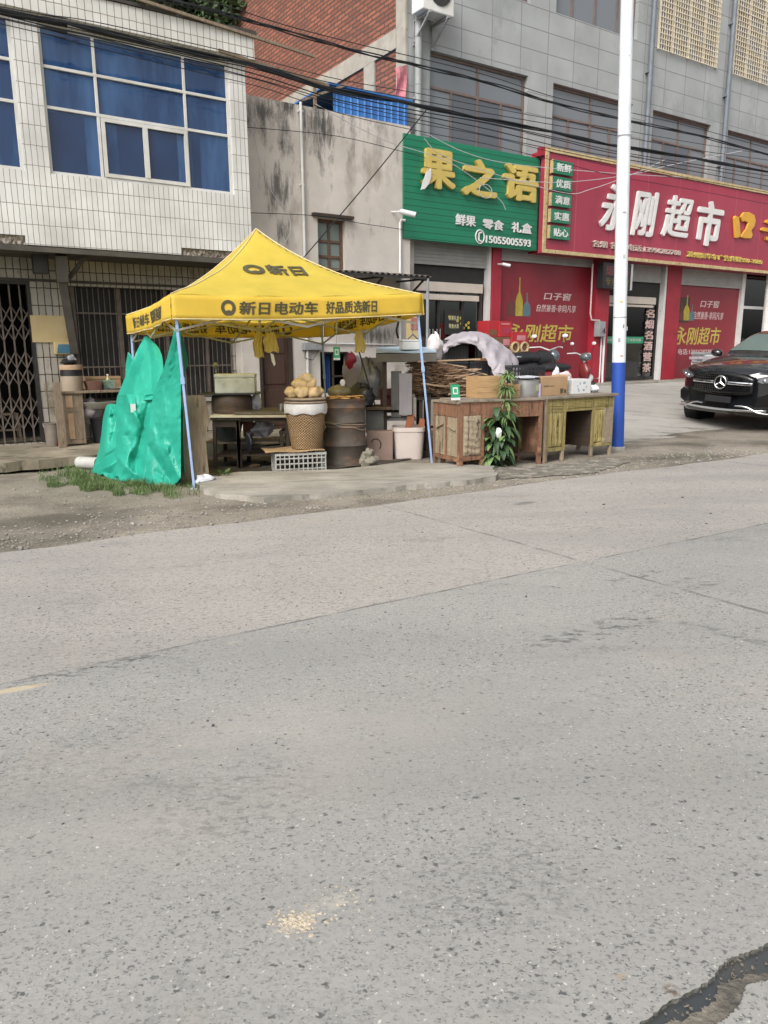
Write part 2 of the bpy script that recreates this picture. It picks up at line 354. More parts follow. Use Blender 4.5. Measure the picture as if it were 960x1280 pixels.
# gravel / earth ground reaching the horizon
t = NT('gravel_ground'); P = t.co(w=True)
c = t.ramp(t.noise(P, .8, 6, .65), .35, .68, (.31,.275,.225), (.19,.165,.13))
c = t.mix(t.ramp(t.vor(t.warp(P, 30, .03), 44), .08, .42, (1,1,1), (0,0,0)), c, t.ramp(t.noise(P, 19, 2), .4, .62, (.36,.345,.31), (.16,.15,.135)))
c = t.mix(t.math('MULTIPLY', t.ramp(t.noise(P, .55, 5, .6), .5, .64), .75), c, (.075,.066,.052))
c = t.mix(t.math('MULTIPLY', t.ramp(t.noise(P, 45, 3, .7), .57, .63), .7), c, (.05,.046,.04))
t.bump(t.math('ADD', t.math('MULTIPLY', t.vor(t.warp(P, 30, .03), 48), .5), t.noise(P, 22, 6, .7)), .5, .02); M['gravel'] = t.fin(c, .95, 0, .2)
mb = MB(); us = [-300,-120,-60,-30] + [-16+.4*i for i in range(121)] + [60,120,300]
vs_ = [-300,-90,-30,-8,-4,0,2,3.5,4.8,5.6,5.8,6.0,6.15] + [6.3+.3*i for i in range(60)] + [30,45,90,200,400]
def gz(u, v):
    p = uvw(u, v); dz = -.07 if v < 5.75 else (-.012 if v < 6.05 else 0)
    if 6.1 < v < 22 and abs(u) < 30: dz += (.03*NZ.noise(Vector((u*1.3, v*1.6, 0)))+.015*NZ.noise(Vector((u*4.1, v*4.7, 2)))-.004)*(1-sm(1.5,3.5,u))
    return (p[0], p[1], p[2]+dz)
mb.grid(len(us)-1, len(vs_)-1, lambda a, b: gz(us[round(a*(len(us)-1))], vs_[round(b*(len(vs_)-1))]))
struct('ground', mb, M['gravel'], smooth=60, fix=False)
# road sheet with a broken edge and a real crack
M['road'] = road_mat()
R = random.Random(3)
outer = [(u_, v_) for u_, v_ in ((-300,-9),(300,-9),(300,5.98))]
n = 240; k = [0]*(n+1); amp = 0
for i in range(n+1):
    u = 26-.2*i; outer.append((u, VE + .035*math.sin(u*1.3)+.02*math.sin(u*4.7+1)+R.uniform(-.014,.014)))
outer.append((-300, 5.98))
def uv_of(px, py):
    p = gnd(px, py); return (p.x*RU[0]+p.y*RU[1], p.x*RV[0]+p.y*RV[1])
def jag(pts, m=5, a=.008, seed=1):
    R = random.Random(seed); o = []
    for i in range(len(pts)):
        p, q = pts[i], pts[(i+1) % len(pts)]
        for j in range(m):
            f = j/m; o.append((p[0]+(q[0]-p[0])*f+R.uniform(-a, a), p[1]+(q[1]-p[1])*f+R.uniform(-a, a)))
    return o
crack = jag([uv_of(*p) for p in ((745,1330),(803,1277),(838,1252),(868,1236),(893,1222),(901,1206),(916,1196),(942,1188),(958,1180),(1000,1158),(1060,1120),(1110,1150),(1050,1190),(990,1216),(958,1226),(935,1230),(928,1242),(925,1256),(912,1270),(896,1280),(850,1330))], 9, .0028, 5)
bm = bmesh.new()
def loop(pts, dz=0):
    v = [bm.verts.new(rp(u, w, dz)) for u, w in pts]; return [bm.edges.new((v[i], v[(i+1) % len(v)])) for i in range(len(v))], v
e1, _ = loop(outer); e2, v2 = loop(crack)
bmesh.ops.triangle_fill(bm, edges=e1+e2, use_beauty=True, normal=(0,0,1))
cx__, cy__ = sum(v.co.x for v in v2)/len(v2), sum(v.co.y for v in v2)/len(v2)
lo = [bm.verts.new((v.co.x+(cx__-v.co.x)*.012+R.uniform(-.004,.004), v.co.y+(cy__-v.co.y)*.03+R.uniform(-.004,.004), v.co.z-.06)) for v in v2]
for i in range(len(v2)):
    j = (i+1) % len(v2); bm.faces.new((v2[i], v2[j], lo[j], lo[i]))
M['broken'] = mat('broken_concrete_edge', (.15,.145,.13), (.07,.065,.055), sc_=40, rough=.95, bump=1, bs=60)
bm.normal_update()
for f_ in bm.faces:
    if abs(f_.normal.z) < .5: f_.material_index = 1
me = bpy.data.meshes.new('road'); bm.to_mesh(me); bm.free(); me.materials.append(M['road']); me.materials.append(M['broken'])
ro = bpy.data.objects.new('road', me); COL.objects.link(ro); ro['kind'] = 'structure'
cu_, cv_ = sum(p[0] for p in crack)/len(crack), sum(p[1] for p in crack)/len(crack)
mb = MB(); mb.add([rp(u, w, -.011) for u, w in ((cu_-1.6,cv_-.8),(cu_+1.8,cv_-.8),(cu_+1.8,cv_+.8),(cu_-1.6,cv_+.8))], [(0,1,2,3)])
t = NT('puddle_water'); t.bump(t.noise(t.co(), 30, 2), .05, .002); M['water'] = t.fin(t.ramp(t.noise(t.co(), 6, 4), .4, .65, (.05,.055,.058), (.075,.073,.066)), .10, 0, .5)
struct('puddle_water', mb, M['water'])
# broken rubble apron in the crack (earth and chips between puddle and slab)
M['rubble'] = mat('crack_rubble', (.21,.185,.15), (.075,.07,.06), sc_=22, rough=.95, bump=1, bs=60)
ap = jag([uv_of(*p) for p in ((742,1345),(792,1290),(812,1284),(860,1268),(890,1254),(898,1240),(898,1226),(915,1221),(940,1216),(962,1212),(1000,1200),(1052,1165),(1120,1165),(1050,1215),(940,1262),(880,1345))], 6, .006, 8)
mb = MB(); mb.add([rp(u, w, -.006+.003*NZ.noise(Vector((u*30,w*30,0)))) for u, w in ap], [tuple(range(len(ap)))]); struct('crack_earth', mb, M['rubble'])
mb = MB(); R = random.Random(4)
for i in range(260):
    q = crack[R.randrange(len(crack))]; u, w = q[0]+R.gauss(0,.02)+.01, q[1]+R.gauss(0,.02)-.012
    s_ = R.uniform(.001,.0045); p = rp(u, w, -.007); mb.blob(p, s_, s_*R.uniform(.6,1.2), s_*.55, .3, i, 5, 3)
tag(mesh_obj('crack_gravel', mb, M['rubble']), 'crumbled chips and grit along the broken crack in the road', 'gravel', kind='stuff')
# pale crumbly spill on the road
M['spill'] = mat('dried_spill', (.58,.50,.38), (.42,.36,.27), sc_=60, rough=.95, bump=1, bs=60)
mb = MB(); R = random.Random(9)
for i in range(190):
    px, py = (R.gauss(372, 15), R.gauss(1153, 8)) if i < 150 else (R.gauss(430, 22), R.gauss(1130, 14))
    p = gnd(px, py); s_ = R.uniform(.0012,.0042)*(1 if i < 150 else .6); mb.blob((p.x, p.y, rp(p.x*RU[0]+p.y*RU[1], p.x*RV[0]+p.y*RV[1])[2]+.001), s_*1.6, s_*1.3, s_*.35, .35, i, 6, 3)
tag(mesh_obj('dried_crumbs', mb, M['spill']), 'pale dried crumbs spilt on the grey road', 'crumbs', kind='stuff')
# loose grit and scraps on the road and shoulder
M['grit_d'] = mat('dark_grit', (.045,.045,.045), (.08,.075,.07), bump=0); M['grit_l'] = mat('pale_grit', (.55,.53,.48), (.4,.38,.34), bump=0)
for nm, m_, sd, cnt, lab in (('road_grit', M['grit_d'], 11, 900, 'dark grit and scraps scattered over the road surface'), ('road_chips', M['grit_l'], 12, 220, 'pale stone chips scattered over the road surface')):
    mb = MB(); R = random.Random(sd)
    for i in range(cnt):
        u, w = R.uniform(-4, 9), R.uniform(.8, 5.9); k = R.uniform(.001,.0028)*(1+.22*w)*(2.2 if R.random() < .04 else 1)
        a = R.uniform(0, 6.3); p = rp(u, w, .0005); M4 = Matrix.Translation(p) @ Matrix.Rotation(a, 4, 'Z')
        mb.box(-k*R.uniform(.6,1.6), k, -k*.6, k*.6, 0, k*.5, M4)
    tag(mesh_obj(nm, mb, m_, fix=False), lab, 'grit', kind='stuff')
# shoulder stones, heavier towards the left foreground
M['stone'] = mat('stones', (.34,.32,.29), (.2,.185,.165), sc_=3, rough=.9, bump=.2)
mb = MB(); R = random.Random(21)
for i in range(3600):
    u = R.uniform(-6, 10); w = 6.03 + abs(R.gauss(0, .75)) if R.random() < .75 else R.uniform(6, 10)
    if u > 5 and w > 7: continue
    p = uvw(u, w); k = R.uniform(.004,.014)*(1.7 if R.random() < .06 else 1); mb.blob((p[0], p[1], p[2]+k*.2), k, k*R.uniform(.6,1), k*.6, .25, i, 6, 4)
tag(mesh_obj('shoulder_gravel', mb, M['stone'], fix=False), 'loose gravel along the road shoulder', 'gravel', kind='stuff')
def slab(name, pxs, top, m, jg=.02, seed=1, th=.12, absz=None):
    pts = []
    for px, py in pxs: p = gnd(px, py); pts.append((p.x, p.y))
    pts = jag(pts, 8, jg, seed); mb = MB(); n = len(pts)
    zz = [(absz if absz is not None else G(x, y)+top) for x, y in pts]
    bm = bmesh.new(); v = [bm.verts.new((x, y, z)) for (x, y), z in zip(pts, zz)]; f = bm.faces.new(v); bmesh.ops.recalc_face_normals(bm, faces=[f])
    lo = [bm.verts.new((p.co.x, p.co.y, p.co.z-th)) for p in v]
    for i in range(n): bm.faces.new((v[i], v[(i+1) % n], lo[(i+1) % n], lo[i]))
    bmesh.ops.triangulate(bm, faces=[f]); me = bpy.data.meshes.new(name); bm.to_mesh(me); bm.free(); me.materials.append(m)
    o = bpy.data.objects.new(name, me); COL.objects.link(o); o['kind'] = 'structure'; return o
# worn concrete
t = NT('worn_concrete'); P = t.co(w=True)
c = t.ramp(t.noise(P, 1.4, 7, .6), .33, .68, (.40,.375,.33), (.23,.215,.185))
c = t.mix(t.math('MULTIPLY', t.ramp(t.noise(t.co((1,4,1),(0,0,-.6),w=True), 1.4, 6, .7), .52, .66), .6), c, (.13,.12,.10))
c = t.mix(t.math('MULTIPLY', t.ramp(t.noise(P, 38, 4, .7), .56, .64), .4), c, (.14,.13,.115))
t.bump(t.noise(P, 12, 6, .7), .5, .02); M['pad'] = t.fin(c, .92, 0, .25)
slab('stall_pavement', [(246,604),(252,615),(275,624),(330,629),(420,622),(520,612),(590,606),(622,600),(616,588),(560,584),(500,584),(420,592),(350,594),(300,595)], .055, M['pad'], .02, 2)
t = NT('mossy_concrete'); P = t.co(w=True)
c = t.ramp(t.noise(P, 1.6, 7, .65), .33, .66, (.33,.29,.22), (.17,.145,.105)); c = t.mix(t.ramp(t.noise(t.co((1,3,1),(0,0,-FA),w=True), 2.2, 7, .7), .54, .66), c, (.075,.07,.05))
t.bump(t.noise(P, 14, 6, .7), .7, .02); M['terrace'] = t.fin(c, .92, 0, .25)
# left terrace in front of the tiled house
mb = MB(); R = random.Random(6); fr = [(-9,1.95),(-3,2.0)] + [(-2.6+.2*i, 1.95+R.uniform(-.06,.06)-.015*i) for i in range(24)] + [(2.6,1.3),(3.4,1.2),(5.2,1.15)]
ps = [wor(s, -d, .13-.02*d) for s, d in fr] + [wor(5.2, .9, .15), wor(-9, .9, .15)]
n = len(ps); mb.add(ps + [p-Vector((0,0,.13)) for p in ps], [tuple(range(n))] + [(i, i+n, (i+1) % n+n, (i+1) % n) for i in range(n)])
struct('terrace', mb, M['terrace'])
# trodden earth under the stall, its colour darkened further to carry the canopy's shade
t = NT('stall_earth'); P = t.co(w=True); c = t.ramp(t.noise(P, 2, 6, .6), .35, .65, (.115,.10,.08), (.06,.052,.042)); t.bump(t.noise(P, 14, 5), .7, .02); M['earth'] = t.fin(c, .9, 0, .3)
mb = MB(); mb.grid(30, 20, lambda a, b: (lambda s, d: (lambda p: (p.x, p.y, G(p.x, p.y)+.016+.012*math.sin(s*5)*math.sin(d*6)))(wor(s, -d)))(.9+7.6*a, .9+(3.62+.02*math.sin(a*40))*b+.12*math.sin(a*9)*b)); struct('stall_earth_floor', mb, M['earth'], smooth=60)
# forecourt in front of the shops: pale concrete sheet following the slope
t = NT('forecourt_concrete'); P = t.co(w=True)
c = t.ramp(t.noise(P, .6, 6, .6), .33, .68, (.41,.395,.365), (.30,.285,.26))
c = t.mix(t.math('MULTIPLY', t.ramp(t.noise(t.co((1,5,1),(0,0,-FA),w=True), .9, 6, .7), .52, .66), .5), c, (.17,.16,.14))
c = t.mix(t.math('MULTIPLY', t.ramp(t.noise(P, 5, 6, .7), .60, .66), .35), c, (.14,.13,.12))
x = t.sep(P); vq = t.math('ADD', t.math('MULTIPLY', x[0], RV[0]), t.math('MULTIPLY', x[1], RV[1])); band = t.ramp(t.math('MULTIPLY', vq, .1), .72, .98, (1,1,1), (0,0,0))
dm = t.ramp(t.math('ADD', t.noise(t.co((1,3.2,1),(0,0,-RA),w=True), 1.6, 7, .7), t.math('MULTIPLY', t.math('SUBTRACT', band, .5), .34)), .52, .60)
c = t.mix(t.math('MULTIPLY', dm, .85), c, t.ramp(t.noise(P, 28, 4), .4, .62, (.20,.18,.15), (.075,.07,.055)))
t.bump(t.noise(P, 10, 6, .7), .3, .015); M['fore'] = t.fin(c, .9, 0, .3)
def fc(a, b):
    s = 7.5+30*a; d = .35 + (5.1-.35)*b + (.22*math.sin(s*1.1)+.1*math.sin(s*3.7))*b; p = wor(s, -d); return (p.x, p.y, G(p.x, p.y)+.003+.014*sm(1.0, .8, b))
mb = MB(); mb.grid(200, 40, fc); struct('forecourt', mb, M['fore'], smooth=60)
M['dirt'] = mat('black_dirt', (.11,.10,.08), (.20,.18,.15), sc_=5, rough=.95, bump=.8, bs=30, c3=(.30,.27,.225), s3=6, t3=.50)
def ragged(name, pxs, m, lift, seed):
    pts = []
    for px, py in pxs: p = gnd(px, py); pts.append((p.x, p.y))
    pts = jag(pts, 10, .035, seed); mb = MB(); mb.add([(x, y, G(x, y)+lift) for x, y in pts], [tuple(range(len(pts)))]); b = bmesh.new(); me = bpy.data.meshes.new(name); me.from_pydata(mb.v, [], mb.f); b.from_mesh(me); bmesh.ops.triangulate(b, faces=b.faces); b.to_mesh(me); b.free(); me.materials.append(m)
    o = bpy.data.objects.new(name, me); COL.objects.link(o); o['kind'] = 'structure'
0 and ragged('dirt_patch', [(778,570),(800,566),(840,571),(880,575),(910,580),(960,577),(1010,580),(960,587),(900,588),(850,590),(800,596),(772,592),(766,580)], M['dirt'], .022, 3)
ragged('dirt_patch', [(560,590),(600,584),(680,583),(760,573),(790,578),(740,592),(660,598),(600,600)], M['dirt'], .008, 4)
# weeds: grass clumps by the tarpaulin
def grass(name, cnt, pick, hmin, hmax, m, seed, label):
    mb = MB(); R = random.Random(seed)
    for i in range(cnt):
        x, y = pick(R); z = G(x, y); h = R.uniform(hmin, hmax)*(.5+.9*abs(math.sin(x*5.1+y*3.3)*math.sin(x*2.3-y*6.1))); a = R.uniform(0, 6.3); w = R.uniform(.0018,.004); l = R.uniform(.2,.9)*h
        dx, dy = math.cos(a), math.sin(a); px_, py_ = -dy*w, dx*w
        mb.add([(x-px_,y-py_,z),(x+px_,y+py_,z),(x+px_*.8+dx*l*.35,y+py_*.8+dy*l*.35,z+h*.6),(x-px_*.8+dx*l*.35,y-py_*.8+dy*l*.35,z+h*.6),(x+dx*l,y+dy*l,z+h)], [(0,1,2,3),(3,2,4)])
    return tag(mesh_obj(name, mb, m, fix=False), label, 'grass', kind='stuff')
M['grass'] = mat('grass_blades', (.065,.115,.03), (.13,.18,.06), sc_=4, rough=.7, bump=0)
def pk(R):
    while True:
        px, py = R.gauss(145, 52), R.gauss(603, 12)
        k = math.sin(px*.13+py*.21)*math.sin(px*.05-py*.33+1)
        if 48 < px < 250 and py > 578+ .02*(px-40) and py < 606+.10*(px-48)+6*k and (k > -.15 or R.random() < .22): break
    p = gnd(px, py); return p.x, p.y
grass('grass_clump', 12000, pk, .02, .085, M['grass'], 5, 'green weeds and grass growing on gravel in front of the green tarpaulin')
def pk2(R):
    u, w = R.uniform(3.5, 9), 6.3+abs(R.gauss(0,.45)); x, y, _ = uvw(u, w); return x, y
grass('sparse_weeds', 500, pk2, .01, .035, M['grass'], 6, 'sparse low weeds on the dark shoulder beyond the wooden desks')
# ================================================================ BUILDINGS
M['tile'] = tilemat('white_wall_tile', (.78,.78,.76), (.70,.70,.68), (.19,.17,.14), .076, .262, .0042, dirt=(.25,.22,.17), dt=.66, warp=.002)
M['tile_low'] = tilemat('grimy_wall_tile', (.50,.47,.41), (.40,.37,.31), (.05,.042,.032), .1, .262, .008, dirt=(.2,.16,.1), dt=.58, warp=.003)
M['tile_v'] = tilemat('parapet_tile', (.74,.74,.70), (.66,.66,.62), (.22,.19,.15), .1, 3, .0055, dirt=(.3,.27,.2), dt=.64, warp=.002)
M['rubble_wall'] = mat('broken_render', (.40,.37,.32), (.16,.13,.10), sc_=14, rough=.95, bump=1, bs=18, c3=(.30,.11,.06), s3=7, t3=.62)
M['soot'] = mat('sooty_render', (.10,.09,.075), (.055,.05,.042), sc_=4, rough=.9, bump=.3)
t = NT('blue_glass'); v = t.co((1,.2,.6)); t.bump(t.noise(t.co(), 2.2, 3), .3, .03)
M['blue_glass'] = t.fin(t.ramp(t.noise(t.co((2.2,.2,.5)), 1.0, 4, .6), .38, .62, (.045,.11,.25), (.016,.045,.125)), .07, 0, .6)  # tonal variation in the glass colour stands in for reflections
t = NT('blue_glass_dark'); M['blue_glass_dark'] = t.fin(t.ramp(t.noise(t.co(), 1.1, 3), .35, .65, (.012,.03,.085), (.02,.045,.12)), .07, 0, .6)
M['coping'] = mat('tar_coping', (.035,.033,.03), (.07,.06,.05), sc_=9, rough=.9, c3=(.25,.3,.33), s3=3, t3=.62)
def paned(th, name, s0, s1, z0, z1, y, vs, hs, fm, gm, fw=.05, dep=.05, sub=None, label=None, gy=.03):
    """window: frame as a part, panes as its sub-parts; vs/hs = bar positions"""
    mb = MB(); ya, yb = y, y+dep
    mb.box(s0, s1, ya, yb, z0, z0+fw).box(s0, s1, ya, yb, z1-fw, z1).box(s0, s0+fw, ya, yb, z0+fw, z1-fw).box(s1-fw, s1, ya, yb, z0+fw, z1-fw)
    for b in vs:
        x, a, c = b if isinstance(b, tuple) else (b, z0, z1); mb.box(x-fw*.45, x+fw*.45, ya+.004, yb-.004, max(a, z0+fw), min(c, z1-fw))
    for b in hs:
        z, a, c = b if isinstance(b, tuple) else (b, s0, s1); mb.box(max(a, s0+fw), min(c, s1-fw), ya+.002, yb-.002, z-fw*.45, z+fw*.45)
    w = th.part('window', mb, fm, label=label, bevel=.004)
    g = MB(); g.box(s0+.01, s1-.01, y+gy, y+gy+.012, z0+.01, z1-.01); th.part('glass', g, gm, parent=w)
    return w
UD, CD = .9, .3                                                 # overhang of the upper storey; plaster wall line
L_ = fth('tiled_house', 'two storey house clad in white strip tiles with wide blue glass windows upstairs', 'house', 1.5, 0, .15)
gt = (-1.7, 0.0, .15, 2.6); gw = (.56, 3.26, .75, 2.56); y0 = 0
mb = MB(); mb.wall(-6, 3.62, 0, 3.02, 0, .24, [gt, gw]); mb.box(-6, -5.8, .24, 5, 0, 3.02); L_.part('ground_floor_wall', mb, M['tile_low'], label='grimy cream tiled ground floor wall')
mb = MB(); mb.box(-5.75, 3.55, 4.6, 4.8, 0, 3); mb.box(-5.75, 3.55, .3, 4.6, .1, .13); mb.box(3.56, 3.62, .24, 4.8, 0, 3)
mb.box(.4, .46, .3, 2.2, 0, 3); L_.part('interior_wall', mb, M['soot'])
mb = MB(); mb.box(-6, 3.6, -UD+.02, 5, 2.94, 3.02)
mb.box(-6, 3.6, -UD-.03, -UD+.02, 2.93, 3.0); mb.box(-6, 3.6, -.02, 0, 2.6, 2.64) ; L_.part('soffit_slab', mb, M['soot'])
# upper storey
a = F(62, 217, UD); b = F(293, 243, UD); W1s0, W1s1 = .28, 3.035; W1z0, W1z1 = 4.0, F(17, 22, UD)[1]
W1z1 = 5.93
Wl = (-3.0, F(22, 120, UD)[0], W1z0, W1z1)
mb = MB(); mb.wall(-6, 3.3, 3.02, 6.0, -UD, -UD+.22, [(W1s0, W1s1, W1z0, W1z1), Wl, (-6, -.13, 3.0, 3.14), (2.1, 3.3, 3.0, 3.13)])
mb.box(-6, -5.8, -UD+.22, 5, 3.02, 6.0); mb.box(3.08, 3.3, -UD+.22, 5, 3.02, 6.0)
L_.part('upper_wall', mb, M['tile'], label='white strip tiled upper wall')
def jagstrip(s0, s1, z0, z1, y0, y1, seed, k=60):
    R = random.Random(seed); mb = MB()
    def fn(a, b):
        z = z0+(z1-z0)*b + (R.uniform(-.04,.02) if 0 < b < 1 else 0) - (R.uniform(0,.05) if b == 0 else 0)
        return (s0+(s1-s0)*a, (y0+y1)/2+R.uniform(-.025,.025), z)
    mb.grid(k, 6, fn); return mb
L_.part('broken_edge', jagstrip(2.1, 3.3, 3.0, 3.15, -UD+.03, -UD+.08, 2), M['rubble_wall'], label='strip where tiles have fallen off', solid=.03)
L_.part('broken_edge', jagstrip(-6, -.13, 2.98, 3.15, -UD+.03, -UD+.08, 3, 160), M['rubble_wall'], label='strip where tiles have fallen off', solid=.03)
mb = MB(); mb.box(-6, 3.42, -UD-.12, -UD+.3, 6.0, 6.34); L_.part('parapet', mb, M['tile_v'], label='parapet band of tall white tiles')
mb = MB(); R = random.Random(3)
for i in range(48):
    s = -6+.197*i; mb.box(s, s+.2, -UD-.15, -UD+.33, 6.34+R.uniform(0,.008), 6.385+R.uniform(0,.02))
L_.part('coping', mb, M['coping'])
mb = MB(); mb.box(-6, 3.3, -UD+.3, 5, 6.0, 6.06); L_.part('roof', mb, M['soot'])
mb = MB(); mb.bar((1.6,-UD-.2,6.42), (4.5,-UD-.1,6.26), .04); mb.bar((2.8,-UD-.18,6.0), (4.9,-.75,5.96), .04); L_.part('roof_pole', mb, M['wood_grey'])
mb = MB(); mb.box(-6, 3.25, 1.2, 1.3, 3.05, 6.0); L_.part('room_partition', mb, M['dark'])
v1, v2 = F(122, 120, UD)[0], F(234, 150, UD)[0]; h1 = F(170, 102, UD)[1]; h2 = F(170, 150, UD)[1]
m0, m1 = F(129, 190, UD)[0], F(237, 200, UD)[0]; mc = F(184, 190, UD)[0]
def bluewin(s0, s1, n, lab):
    if n: vs = [(v1, h2, W1z1), (v2, h2, W1z1), (v1, W1z0, h2), (v2, W1z0, h2)]; 
    else: vs = [s1-.95, s1-1.9, s1-2.6]
    w = paned(L_, 'window', s0, s1, W1z0, W1z1, -UD+.05, vs, [h1, h2], M['white_metal'], M['blue_glass'], .045, .07, label=lab)
    if n:
        mb = MB(); a, b = v1+.03, v2-.0; y = -UD+.03
        mb.box(a, b, y, y+.04, W1z0+.05, W1z0+.1).box(a, b, y, y+.04, h2-.08, h2-.03).box(a, a+.05, y, y+.04, W1z0+.1, h2-.08).box(b-.05, b, y, y+.04, W1z0+.1, h2-.08).box(mc-.035, mc+.035, y-.01, y+.03, W1z0+.1, h2-.08)
        L_.part('sliding_sash', mb, M['white_metal'], parent=w)
        mb = MB(); mb.box(W1s0+.06, v1-.22, -UD+.118, -UD+.12, W1z0+.05, h2-.03).box(a+.2, mc-.02, -UD+.118, -UD+.12, W1z0+.05, h2-.05).box(mc+.1, b-.12, -UD+.118, -UD+.12, W1z0+.05, h2-.05).box(v2+.05, W1s1-.25, -UD+.118, -UD+.12, W1z0+.05, h2-.4)
    return w
def bluewin2(s0, s1, n, lab): return bluewin(s0, s1, n, lab)
bluewin2(W1s0, W1s1, 1, 'wide blue glass window with a sliding sash'); bluewin2(Wl[0], Wl[1], 0, 'blue glass window cut by the left edge')
# darker drawn curtains show as panels behind the tinted panes
mb = MB(); z0, z1 = W1z0+.06, h2-.05; y = -UD+.075
for a, b in ((W1s0+.06, W1s0+.72*(v1-W1s0)), (m0+.24, mc-.03), (mc+.05, m1-.16), (m1+.08, m1+.2)): mb = MB(); mb.box(a, b, y, y+.003, z0, z1); L_.part('glass_panel', mb, M['blue_glass_dark'])

# folding lattice gate
mb = MB(); n = 12
for i in range(n+1):
    s = gt[0]+(gt[1]-gt[0])*i/n; mb.box(s-.011, s+.011, .05, .075, gt[2], gt[3]-.02)
for i in range(n):
    a = gt[0]+(gt[1]-gt[0])*i/n; b = a+(gt[1]-gt[0])/n
    for z in (.25, .95, 1.05, 1.75, 1.9):
        pass
for zc in (.62, 1.3, 1.98):
    for i in range(n):
        a = gt[0]+(gt[1]-gt[0])*i/n; b = a+(gt[1]-gt[0])/n
        for q in (-.26, 0):
            mb.bar((a,.045,zc+q), (b,.045,zc+q+.26), .007, .016); mb.bar((a,.08,zc+q+.26), (b,.08,zc+q), .007, .016)
M['gate'] = mat('gate_steel', (.17,.14,.12), (.09,.07,.055), sc_=9, rough=.6)
L_.part('folding_gate', mb, M['gate'], label='rusty folding lattice gate')
mb = MB(); mb.box(-.05, 0, -.015, .1, .15, 2.6); mb.box(-1.7, 0, -.01, .1, 2.55, 2.6); L_.part('gate_frame', mb, M['black_metal'])
# long grille over the ground floor window
mb = MB(); s = gw[0]+.03
while s < gw[1]: mb.tube([(s, .04, gw[2]), (s, .04, gw[3])], .008, 5); s += .085
for z in (gw[2]+.03, 1.3, 2.15): mb.box(gw[0], gw[1], .03, .05, z-.012, z+.012)
for s in (.62, 1.32, 2.1, 2.8): mb.box(s-.03, s+.03, .05, .1, gw[2], gw[3])
L_.part('window_grille', mb, M['gate'], label='long grille of thin steel bars'); mb = MB()
mb.box(gw[0], gw[1], .15, .165, gw[2], gw[3]); L_.part('window_glass', mb, M['dark'])
mb = MB(); mb.box(gw[0]-.04, gw[1]+.04, -.05, .1, gw[2]-.07, gw[2]); L_.part('window_sill', mb, M['concrete'])
# things on the left wall
th = fth('slanted_post', 'dark slanted downpipe under the eave beside the dark barred window', 'pipe', .42, -.1, 1.3)
a = F(76, 318, .75); b = F(94, 440, .1); mb = MB(); mb.bar((a[0],-.75,a[1]), (a[0]+.02,-.6,a[1]-.35), .16); mb.bar((a[0]+.02,-.6,a[1]-.3), (b[0],-.1,b[1]), .12); mb.bar((a[0]+.35,-.75,a[1]), (a[0]+.1,-.5,a[1]-.35), .05)
th.part('pipe', mb, M['soot'])
def wallpanel(name, label, cat, x0, y0, x1, y1, m, d=.03, th_=.02, group=None, base=0):
    a = F(x0, y0, base); b = F(x1, y1, base); mb = MB(); mb.box(0, b[0]-a[0], 0, th_, 0, a[1]-b[1])
    return one(name, label, cat, mb, m, wor(a[0], -d-base, b[1]), FA, group, bevel=.003)
M['yellow_card'] = mat('aged_yellow_board', (.62,.50,.27), (.5,.38,.19), sc_=3, rough=.8, bump=.05, c3=(.34,.24,.12), s3=3, t3=.64)
a = F(37, 394); b = F(85, 428); mb = MB(); mb.box(0, b[0]-a[0], 0, .015, 0, a[1]-b[1]); mb.box(.22, .226, -.001, 0, .01, a[1]-b[1]-.01)
one('notice_board', 'faded yellow blank board fixed on the grimy tiled wall', 'board', mb, M['yellow_card'], wor(a[0], -.03, b[1]), FA)
a = F(66, 428); b = F(87, 443); th = fth('meter_case', 'small cream case with a blue window on the tiled wall under the yellow board', 'meter box', a[0], 0, b[1])
mb = MB(); mb.box(a[0], b[0], -.09, -.004, b[1], a[1]); th.part('case', mb, M['yellow_card'], bevel=.01); mb = MB(); mb.prism([(a[0]+.03,b[1]+.02),(b[0]+.01,b[1]+.02),(b[0]+.01,a[1]-.03),(a[0]+.06,a[1]-.03)], -.1, -.092); th.part('window', mb, M['blue_panel'] if 'blue_panel' in M else mat('teal_window', (.08,.22,.32), rough=.3))
a = F(42, 318, .5); b = F(58, 340, .5); mb = MB(); mb.box(-.1, .1, -.08, .08, -.14, .14); mb.box(-.03, .03, -.03, .03, .14, .3); one('eave_lamp_box', 'small black box hanging under the sooty eave above the folding gate', 'box', mb, M['black_metal'], wor(F(50,330,.5)[0], -.5, F(50,330,.5)[1]), FA, bevel=.01)
